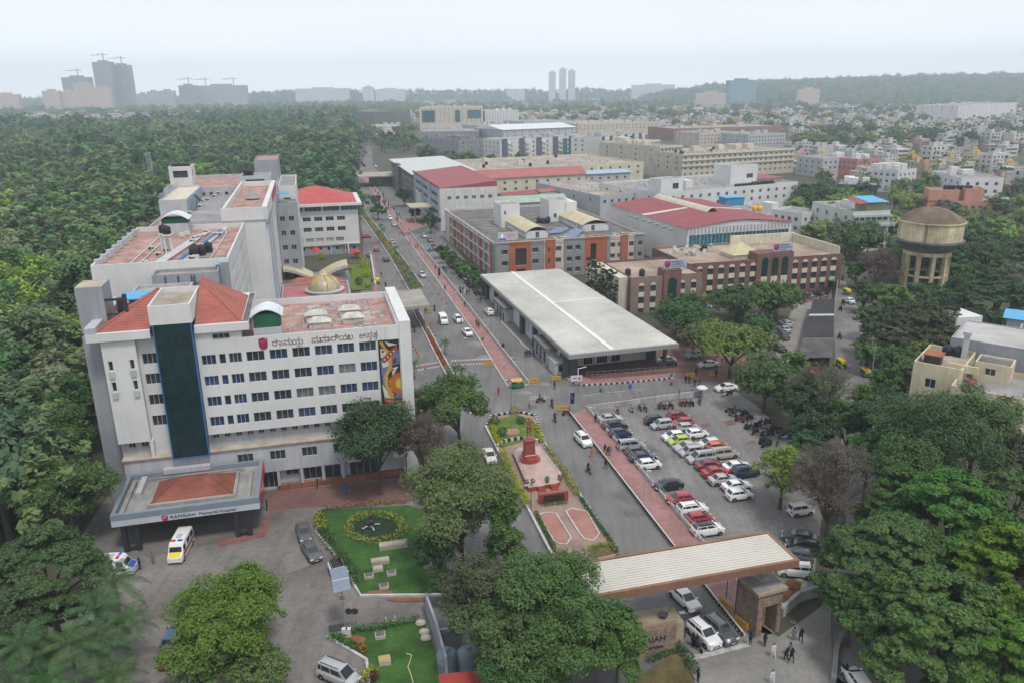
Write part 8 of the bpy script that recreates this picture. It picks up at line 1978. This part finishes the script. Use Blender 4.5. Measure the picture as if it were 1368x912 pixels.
PP=[(g4(790,670),0,-60,'stand','white','dark','man in white shirt and dark trousers standing at the gate pier doorway'),(g4(838,733),0,-80,'walk','white','white','person in a white coat walking out below the gate pier'),(g4(908,755),0,100,'walk','dark','dark','person in dark clothes, left of three at the road mouth'),(g4(927,725),0,100,'walk','pale','grey','person in pale green shirt, upper of three at the road mouth'),(g4(938,757),0,100,'walk','black','black','person in black, right of three at the road mouth'),(g4(949,640),0,90,'stand','black','grey','man in black top and grey trousers beside the woman in red'),(g4(989,648),0,90,'walk','red','black','woman in red top right of the man in black'),(g4(831,880),0,-85,'walk','white','white','person in white walking lowest before the gate'),(g4(422,868),0,20,'stand','blue','navy','man in bright blue shirt standing at the hedge corner'),(g4(710,665),.1,40,'stand','navy','navy','guard in dark blue beside the gate kerb'),(g4(393,672),0,-60,'stand','white','black','man in white shirt standing left of the white suv at the gate'),(crop(90,560,3.8)(433,703),.03,-90,'stand','white','khaki','man in white shirt and khaki trousers left of the ambulance'),(crop(90,560,3.8)(1012,432),.03,190,'stand','blue','dark','man in blue shirt walking beside the entrance canopy'),((424,645),.03,180,'stand','dark','navy','person in dark clothes at the hospital ground floor door'),((461,653),.03,180,'walk','blue','blue','person in blue near the tree on the hospital path'),((186,752),.03,0,'stand','blue','navy','man in blue beside the blue fronted ambulance'),(crop(620,520,3.8)(647,320),0,-80,'walk','orange','orange','woman in orange sari walking on the boulevard'),(crop(620,520,3.8)(720,375),0,110,'walk','grey','black','man in grey top and black trousers crossing to the walkway'),(crop(620,520,3.8)(715,300),.2,110,'walk','white','dark','man in white at the balustrade, left of three walkers'),(crop(620,520,3.8)(731,310),.2,110,'walk','dark','dark','person in dark clothes, middle of three walkers on the near walkway'),(crop(620,520,3.8)(743,313),.2,110,'walk','black','grey','person in black top, right of three walkers on the near walkway'),(crop(620,520,3.8)(667,145),.2,-70,'stand','black','black','person in black at the head of the near walkway'),(c64(198,625),0,-100,'walk','red','darkred' if 0 else 'red','woman in red dress crossing the junction alone'),(c64(512,790),0,30,'walk','dark','grey','man with dark top walking across the junction'),(c64(767,563),0,200,'walk','red','dark','person in red top at the yellow barricade by the hall'),(c64(237,178),0,100,'walk','navy','dark','person in navy on the service road, left of a pair'),(c64(248,172),0,100,'walk','black','black','person in black on the service road, right of a pair'),(c64(472,245),0,-80,'stand','navy','navy','person in navy, leftmost of four by the hall wall'),(c64(494,240),0,-80,'stand','dark','dark','person in dark clothes, second of four by the hall wall'),(c64(516,240),0,-80,'stand','black','navy','person in black top, third of four by the hall wall'),(c64(554,240),.1,-80,'stand','black','black','person in black, rightmost of four by the hall wall'),(c64(265,350),.16,-100,'walk','black','pale','woman in black top and pale trousers on the far walkway near its end'),(crop(480,330,3.964)(632,415),.16,100,'walk','black','black','person in black with a companion on the far walkway'),(crop(480,330,3.964)(621,402),.16,100,'walk','grey','dark','person in grey beside the person in black on the far walkway'),(crop(480,330,3.964)(540,390),0,200,'stand','red','red','woman in red behind the white suv on the boulevard'),(crop(480,330,3.964)(513,388),0,200,'stand','red','dark','person in red top left of the white suv on the boulevard'),(c52(767,808),.16,100,'walk','dark','brown','person in dark top on the far walkway beside the thin lamp'),(c52(565,645),.16,100,'walk','white','black','person in white top and black trousers in the middle of the far walkway'),(c52(470,440),.16,100,'walk','pink','dark','person in pink top higher up the far walkway'),(c52(512,460),.16,100,'walk','black','black','person in black beside the walkway sign board'),(c52(265,225),.16,100,'walk','pink','grey','person in pale pink top on the upper walkway, left of two'),(c52(287,220),.16,100,'walk','navy','dark','person in navy on the upper walkway, right of two'),(c52(210,180),0,190,'walk','red','brown','person in red brown clothes at the walkway kerb higher up'),(c52(200,60),.16,-80,'walk','dark','dark','person in dark clothes beside the curved ramp'),(c52(720,655),0,-70,'walk','red','dark','person in red top in the group on the service road, left one'),(c52(722,690),0,-70,'walk','navy','dark','person in navy in the group on the service road, nearer left'),(c52(748,660),0,-70,'walk','black','navy','person in black top in the group on the service road'),(c52(763,680),0,-70,'walk','dark','white','person in dark top and white trousers in the group on the service road'),(c52(790,690),0,-70,'walk','dark','dark','person in dark clothes right in the group on the service road'),(c52(812,680),0,-70,'walk','red','red','woman in red right in the group on the service road'),(c52(895,765),0,-60,'stand','khaki','khaki','man in khaki, left of three by the hall corner'),(c52(911,762),0,-60,'stand','brown','khaki','man in brown and khaki, middle of three by the hall corner'),(c52(929,768),0,-60,'stand','khaki','brown','man in khaki and brown, right of three by the hall corner'),(c52(545,440),0,-70,'walk','navy','dark','person in navy at the service road parapet, first of three'),(c52(558,455),0,-70,'walk','black','dark','person in black at the service road parapet, second of three'),(c52(577,475),0,-70,'walk','dark','navy','person in dark clothes at the service road parapet, third of three'),(c52(410,260),0,-70,'walk','blue','dark','person in blue by the blue cart on the service road'),(crop(780,300,3.508)(478,722),0,-90,'stand','yellow','black','man in yellow vest left of the barricade beyond the cross road'),(crop(780,300,3.508)(494,724),0,-90,'stand','yellow','dark','man in yellow vest second left of the barricade beyond the cross road'),(crop(780,300,3.508)(520,740),0,-90,'stand','yellow','dark','man in yellow vest with dark trousers below the barricade'),(crop(780,300,3.508)(542,738),0,-90,'stand','yellow','brown','man in yellow vest rightmost below the barricade'),(crop(780,300,3.508)(525,690),0,100,'walk','navy','dark','person in navy above the barricade beyond the cross road'),(crop(780,300,3.508)(447,790),.2,190,'stand','pale','grey','person in pale clothes at the railing of the cross road'),(crop(480,330,3.964)(116,145),0,-80,'walk','navy','dark','person in navy beside the rickshaw at the garden'),(crop(480,330,3.964)(139,200),0,-80,'walk','dark','black','person in dark clothes on the left lane before the flat canopy'),(crop(480,330,3.964)(66,180),.1,-80,'walk','dark','navy','person in dark clothes on the garden path'),(cp(962,318),0,200,'stand','red','grey','man with red helmet and shirt in the motorbike cluster'),((957,498),0,100,'stand','grey','black','person in grey beside the barricade right of the hall'),((937,530),0,200,'stand','dark','grey','attendant sitting in the shade of the white umbrella'),((1129,392),0,100,'walk','white','grey','person in white on the side road behind the rickshaw')]
for(p,z,rz,pose,a,b,lab)in PP:ground_person(*p,rz,pose,a,b,lab,z=z)
rp=random.Random(6)
for k in range(40):
 t=rp.random()**.8;i=t*2;A=Vector(WL[4]).lerp(Vector(WL[5]),t);B=Vector(WR[4]).lerp(Vector(WR[5]),t);q=A.lerp(B,rp.uniform(.1,1.5))
 tp,bt=rp.choice((('dark','dark'),('black','grey'),('navy','dark'),('red','dark'),('white','dark'),('pink','dark'),('brown','dark'),('grey','navy')))
 person((q.x,q.y,.16),rp.choice((100,-80))+rp.uniform(-20,20),'walk',tp,bt,f"distant walker in {tp if tp != 'dark' else 'dark grey'} top on the upper end of the far walkway",'walkers on the upper end of the far walkway')
for b,sh,lab in RID:
 if not sh:continue
 c=dict((('pale shirt','pale'),('pink top','pink'),('dark top','dark'),('red top','red'),('dark jacket','black'),('white shirt','white'),('grey shirt','grey')))[sh]
 q=b.location;r_=b.rotation_euler.z
 person((q.x-.25*math.cos(r_),q.y-.25*math.sin(r_),q.z+.78),math.degrees(r_),'sit',c,'dark',f"rider in {sh} on the {' '.join(lab.split()[:9])}")
me,hm=POSE['clasp'];bz=mat('bronze',(.34,.15,.08),.4,.25,2,6,spec=.5,metal=.4)
bm2=me.copy();bm2 .materials.clear();bm2 .materials.append(bz)
for p in bm2 .polygons:p.material_index=0
fig=put(bm2,'figure',STATUE_AT[0],(0,0,STATUE_AT[1]+.1),R(-90));fig.scale=(2.2,2.35,1.95)
h2=hm.copy();h2 .materials.clear();h2 .materials.append(bz);put(h2,'hair',fig)
mb=MB();mb.box(-.45,.45,-.45,.45,0,.1);mb.build('statue_base',bz,STATUE_AT[0],(0,0,STATUE_AT[1]))
CONE=mat('red_cone_plastic',(.6,.04,.02),.5,.05)
cm_=MB();cm_.box(-.2,.2,-.2,.2,0,.05,1);cm_.lathe([(.15,.05),(.1,.32),(.075,.42),(.04,.72),(.02,.75)],10);CONEM=cm_.mesh('traffic_cone',[CONE,BLK])
c48=crop(480,380,7.6)
CONES=[c52(x,y)for x,y in((192,255),(210,288),(230,320),(252,348),(275,385),(297,418),(322,455),(405,565),(435,610),(468,655),(505,702),(535,758),(583,803))]+[c48(x,y)for x,y in((672,345),(692,368),(713,410),(733,443),(750,475),(770,512),(533,585),(550,622),(567,658),(583,690),(600,725),(672,845))]+[c8_ for c8_ in((494,258),(498,264),(503,271),(508,279),(514,288),(520,295))]
for k,(x,y)in enumerate(CONES):
 q=G(x,y,.2)
 lab='red traffic cone in the loose line along the far walkway' if k<13 else 'red traffic cone in the line beside the narrow median' if k<19 else 'red traffic cone on the left lane beside the hospital corner' if k<25 else 'red traffic cone far up the boulevard lane'
 put(CONEM,'traffic_cone',None,(q.x,q.y,.01),0,lab,'traffic cone','traffic cones along the boulevard')
YB=mat('yellow_barricade',(.58,.33,.03),.6,.2,2,6)
def barricade(px,py,rz,label):
 o=thing('barricade',label,'barricade',G(px,py,.5)-Vector((0,0,.5)),R(rz),'yellow police barricades')
 mb=MB();mb.box(-1.0,1.0,-.03,.03,.35,1.15);mb.box(-.5,.5,-.04,-.031,.6,.9,1);mb.build('panel',[YB,mat('barricade_lettering_panel',(.35,.2,.05),.6,.3,3)],o)
 for s in(-1,1):
  mb=MB();mb.tube((s*.9,-.35,0),(s*.9,0,1.2),.035,n=5);mb.tube((s*.9,.35,0),(s*.9,0,1.2),.035,n=5);mb.build('leg',YB,o)
for a in((572.5,416,14,'yellow barricade beside the flat canopy end'),(653.5,487,14,'yellow barricade at the right end of the crosswalk'),(712.5,509,14,'yellow barricade beside the green auto rickshaw'),(743,506,20,'yellow barricade at the corner of the hall pavement'),(752,546,14,'yellow barricade at the tip of the near walkway'),(922,502,14,'yellow barricade among the men in yellow vests'),(954,500,10,'yellow barricade below the feathery tree'),(533.8,310,14,'yellow barricade far up beside the curved ramp'),(968.7,808,-62,'yellow barricade along the gate lane kerb, upper one'),(990.6,833,-62,'yellow barricade along the gate lane kerb, lower one'),(482.5,241,14,'yellow barricade at the far end of the walkway'),(504,371,14,'yellow board beside the garden rickshaw')):barricade(*a)
def lamp(px,py,h,label,arms=1,m=None,armdir=14,arm=1.6,r=.08):
 o=thing('street_lamp',label,'street lamp',G(px,py),R(armdir));mb=MB();mb.tube((0,0,0),(0,0,h),r,r*.6,8);mb.build('pole',m or STEEL,o)
 for k in range(arms):
  a=k*6.283/arms;mb=MB();e=Vector((math.cos(a)*arm,math.sin(a)*arm,h+.25));mb.tube((0,0,h-.05),e,r*.5,n=5);mb.T=Matrix.Translation(e)@Matrix.Rotation(a,4,'Z');mb.box(-.1,.6,-.14,.14,-.08,.06);mb.build('lamp_head',WHITE2,o)
lamp(684,577,9.3,'tall steel street lamp rising from the round island lawn',2,arm=.7,armdir=20)
lamp(1118,716,4.6,'street lamp with a white arm beside the giant rain tree',1,arm=2.2,armdir=5)
lamp(1112,340,8,'street lamp beyond the end of the brick building',1,armdir=10)
for x,y,h,l in((607,407,3.2,'thin grey lamp post on the far walkway, nearest to the hall'),(569,354,3.4,'thin grey lamp post on the far walkway, in its middle'),(529,334,5,'thin grey lamp post in the right lane beside the median palms'),(860,669,4.4,'thin grey lamp post in the middle of the near walkway'),(784.5,574,3.8,'thin grey lamp post at the head of the near walkway'),(590,452,4.5,'thin lamp post in the boulevard above the orange hedge'),(646,459,4,'thin lamp post beside the green bin on the far walkway'),(619,480,4.5,'thin lamp post beside the crosswalk palms')):lamp(x,y,h,l,1,arm=.3,r=.05)
for x,y,h,l in((709.5,684,4,'black lamp post at the left edge of the memorial paving'),(915,851,3.0,'black lamp post before the name wall at the gate'),(981,826,5.6,'black lamp post between the yellow barricades at the gate'),(970,799,4,'black lamp post under the gate canopy')):lamp(x,y,h,l,2,DARKM,arm=.3,r=.06)
o=thing('solar_lamp','tall pole carrying a tilted blue grey solar panel in the forecourt','solar lamp',G(461,842));mb=MB();mb.tube((0,0,0),(0,0,6.4),.07,n=8);mb.box(-.25,.25,-.15,.15,4.0,4.5);mb.build('pole',STEEL,o)
mb=MB();mb.T=Matrix.Translation((0,0,6.4))@Matrix.Rotation(R(20),4,'Z')@Matrix.Rotation(R(35),4,'X');mb.box(-.9,.9,-1.3,1.3,0,.06);mb.build('solar_panel',mat('solar_cells',(.10,.14,.21),.25,.15,2,spec=.5),o);mb.box(-.9,.9,-.03,.03,.06,.08);mb.v=mb.v[12:];mb.f=[tuple(i-12 for i in f)for f in mb.f[6:]];mb.m=mb.m[6:];mb.build('panel_bar',WHITE,o)
for k,x in enumerate((468,476)):
 o=thing('pole_sign',['round dark disc sign on a short pole by the lower lawn, left of two','round dark disc sign on a short pole by the lower lawn, right of two'][k],'sign',G(x,841));mb=MB();mb.tube((0,0,0),(0,0,2.3),.04,n=6);mb.build('pole',STEEL,o);mb=MB();mb.tube((0,-.05,2.4),(0,.02,2.4),.38,n=16);mb.build('disc',DARKM,o);mb=MB();mb.lathe([(.25,0),(.2,.25),(.05,.3)],10);mb.build('foot',DARKM,o)
mb=MB();mb.box(-.85,.85,-.55,.55,0,.06);mb.build('drain_grate',DARKM,loc=G(450,838,.03),rz=R(14),label='black square drain opening in the forecourt paving',cat='grate')
for k,x in enumerate((461,466)):
 mb=MB();mb.box(-.25,.25,-.2,.2,0,.9);mb.box(-.28,.28,-.23,.23,.9,.97);mb.build('meter_box',WHITE,loc=G(x,849,.1),label=['white meter box at the hedge corner, left of two','white meter box at the hedge corner, right of two'][k],cat='box')
def board(px,py,w,h,z,label,m,rz=14,txt=None,tm=None):
 o=thing('sign_board',label,'sign',G(px,py),R(rz));mb=MB();mb.box(-w/2,w/2,-.06,.06,z,z+h);mb.build('board',m,o)
 for s in(-1,1):mb=MB();mb.tube((s*w*.35,0,0),(s*w*.35,0,z),.05,n=5);mb.build('post',STEEL,o)
 return o
NB=mat('navy_sign',(.015,.025,.09),.4,.05)
o=board(764.5,547,.75,2.1,1.2,'tall navy blue direction board at the tip of the near walkway',NB)
mb=MB();mb.poly([(-.1,-.07,2.2),(.12,-.07,2.2),(.12,-.07,2.32),(-.1,-.07,2.32)]);mb.poly([(-.15,-.07,2.6),(.0,-.07,2.6),(-.07,-.07,2.85)]);mb.build('arrow_mark',SIGNW,o)
board(587,373,.7,2.4,1.0,'tall dark board standing on the far walkway',mat('dark_grey_sign',(.03,.03,.04),.5,.05))
o=board(770,516,2.2,1.1,1.2,'white banner with small portrait patches at the hall pavement corner',mat('white_banner',(.62,.60,.66),.6,.08),5)
mb=MB();mb.box(.35,.8,-.075,-.061,1.45,2.05);mb.build('pink_patch',mat('pink_patch',(.45,.12,.2),.6,.2),o);mb=MB();mb.box(-.7,.1,-.075,-.061,1.7,1.85);mb.build('text_line',NB,o)
o=thing('gantry_post','white bent pole behind the banner at the hall corner','pole',G(772,514));mb=MB();mb.tube((0,0,0),(0,0,3.4),.1,n=6);mb.tube((0,0,3.4),(1.6,.5,3.6),.08,n=5);mb.build('pole',PIPEW,o)
BINS=((645,455,'green','green litter bin on the far walkway'),(679,510,'green','green litter bin at the end of the far walkway'),(897,504,'green','green bin at the end of the hall railing'),(925,525,'green','green bin beside the umbrella'),(803,523,'green','small green bin on the cross road'),(842,518,'blue','small blue crate on the cross road'),(897,514,'red','small red bin on the cross road'))
for x,y,c,l in BINS:
 o=thing('litter_bin',l,'bin',G(x,y,.02));m=mat('bin_'+c,dict(green=(.02,.22,.13),blue=(.04,.1,.4),red=(.5,.02,.03))[c],.5,.1)
 mb=MB();mb.lathe([(.22,0),(.28,.7),(.3,.72)],12);mb.build('barrel',m,o);mb=MB();mb.lathe([(.3,.72),(.28,.82),(.1,.88)],12);mb.build('lid',m,o)
o=thing('umbrella','pale white umbrella over the attendant at the car park corner','umbrella',G(937,531));mb=MB();mb.tube((0,0,0),(0,0,2.4),.03,n=6);mb.build('pole',STEEL,o);mb=MB();mb.lathe([(1.05,2.05),(.7,2.3),(.25,2.45),(.03,2.52)],10);mb.build('canopy',mat('pale_canvas',(.62,.63,.68),.7,.1),o)
o=thing('lattice_mast','grey lattice mast standing in the wood left of the hospital','mast',G(206,262));mb=MB();hgt=24
for s,t in((-1,-1),(1,-1),(1,1),(-1,1)):mb.tube((s*1.3,t*1.3,0),(s*.8,t*.8,hgt),.12,n=4)
for k in range(12):
 z0,z1=k*2,k*2+2;a,b=1.3-.5*z0/hgt,1.3-.5*z1/hgt
 for(s,t),(u,v_)in(((-1,-1),(1,-1)),((1,-1),(1,1)),((1,1),(-1,1)),((-1,1),(-1,-1))):mb.tube((s*a,t*a,z0),(u*b,v_*b,z1),.07,n=4);mb.tube((s*b,t*b,z1),(u*b,v_*b,z1),.06,n=4)
mb.build('lattice',STEEL,o)
for k,(x,y,h)in enumerate(((1160,500,8),(1163,512,8),(1157,488,7),(1166,492,6))):
 o=thing('utility_pole','grey concrete utility pole among the roadside trees, '+('second from the left','third from the left','leftmost','rightmost')[k],'pole',G(x,y));mb=MB();mb.tube((0,0,0),(0,0,h),.14,.09,6);mb.tube((-.8,0,h-.6),(.8,0,h-.6),.05,n=4);mb.build('pole',CONC,o)
o=thing('blue_cart','small blue cart on the service road beside the parapet','cart',G(571,336),R(100));mb=MB();mb.box(-.9,.9,-.5,.5,.4,1.1);mb.build('box',BLUESH,o)
for s in(-1,1):w_=put(TYRE,'wheel',o,(0,s*.55,.3))
hz=MB();hz.box(-3600,3600,-400,4700,-1.2,215)
vm=bpy.data.materials.new('haze');vm.use_nodes=True;nt=vm.node_tree;nt.nodes.remove(nt.nodes['Principled BSDF'])
pv=nt.nodes.new('ShaderNodeVolumePrincipled');pv.inputs['Color'].default_value=(.78,.90,1,1);pv.inputs['Density'].default_value=HAZE_D;pv.inputs['Anisotropy'].default_value=0.0
nt.links.new(pv.outputs[0],nt.nodes['Material Output'].inputs['Volume'])
hz.build('haze',vm,kind='stuff',label='thin even haze over the whole site')
w=bpy.data.worlds.new('World');SC.world=w;w.use_nodes=True;N=w.node_tree.nodes;Lk=w.node_tree.links
bg=N['Background'];sky=N.new('ShaderNodeTexSky');sky.sky_type='NISHITA';sky.sun_disc=False
SUN_EL,SUN_AZ=R(62),R(150)
sky.sun_elevation=SUN_EL;sky.sun_rotation=SUN_AZ;sky.air_density=1.0;sky.dust_density=4.0;sky.ozone_density=1.0
tc=N.new('ShaderNodeTexCoord');sx=N.new('ShaderNodeSeparateXYZ');Lk.new(tc.outputs['Generated'],sx.inputs[0])
cr=N.new('ShaderNodeValToRGB');Lk.new(sx.outputs['Z'],cr.inputs['Fac'])
e=cr.color_ramp.elements;e[0].position=0;e[0].color=(*SKY0,1);e[1].position=1;e[1].color=(*SKY2,1)
x=cr.color_ramp.elements.new(.12);x.color=(*SKY1,1)
nz=N.new('ShaderNodeTexNoise');nz.inputs['Scale'].default_value=3.0;nz.inputs['Detail'].default_value=5;mp=N.new('ShaderNodeMapping');mp.inputs['Scale'].default_value=(1,1,4);Lk.new(tc.outputs['Generated'],mp.inputs[0]);Lk.new(mp.outputs[0],nz.inputs['Vector'])
mr=N.new('ShaderNodeMapRange');mr.inputs['From Min'].default_value=.3;mr.inputs['From Max'].default_value=.7;mr.inputs['To Min'].default_value=.965;mr.inputs['To Max'].default_value=1.02;Lk.new(nz.outputs['Fac'],mr.inputs['Value'])
ml=N.new('ShaderNodeMix');ml.data_type='RGBA';ml.blend_type='MULTIPLY';ml.inputs['Factor'].default_value=1;Lk.new(cr.outputs[0],ml.inputs['A']);Lk.new(mr.outputs[0],ml.inputs['B'])
mx=N.new('ShaderNodeMix');mx.data_type='RGBA';mx.inputs['Factor'].default_value=.85;Lk.new(sky.outputs[0],mx.inputs['A']);Lk.new(ml.outputs['Result'],mx.inputs['B'])
Lk.new(mx.outputs['Result'],bg.inputs['Color']);bg.inputs['Strength'].default_value=.1
sl=bpy.data.lights.new('sun','SUN');sl.energy=SUN_E;sl.angle=R(10);sl.color=(1,.96,.9)
so_=bpy.data.objects.new('sun',sl);COL.objects.link(so_)
dvec=Vector((math.sin(SUN_AZ)*math.cos(SUN_EL),math.cos(SUN_AZ)*math.cos(SUN_EL),math.sin(SUN_EL)))
so_.rotation_euler=dvec.to_track_quat('Z','Y').to_euler()
cam=bpy.data.cameras.new('camera');co=bpy.data.objects.new('camera',cam);COL.objects.link(co)
cam.sensor_fit='HORIZONTAL';cam.sensor_width=36;cam.lens=36*FPX/1368;cam.clip_start=1;cam.clip_end=12000
M=Matrix(((RT.x,UP.x,-FW.x,0),(RT.y,UP.y,-FW.y,0),(RT.z,UP.z,-FW.z,CAM_H),(0,0,0,1)));co.matrix_world=M
SC.camera=co
SC.view_settings.view_transform='Standard';SC.view_settings.look='None';SC.view_settings.gamma=1;SC.view_settings.exposure=EXPO
SC.render.engine='CYCLES';cy=SC.cycles
cy.max_bounces=5;cy.diffuse_bounces=3;cy.glossy_bounces=2;cy.transmission_bounces=2;cy.volume_bounces=1;cy.transparent_max_bounces=4
cy.use_denoising=True;cy.caustics_reflective=False;cy.caustics_refractive=False
try:cy.denoiser='OPENIMAGEDENOISE'
except Exception:pass
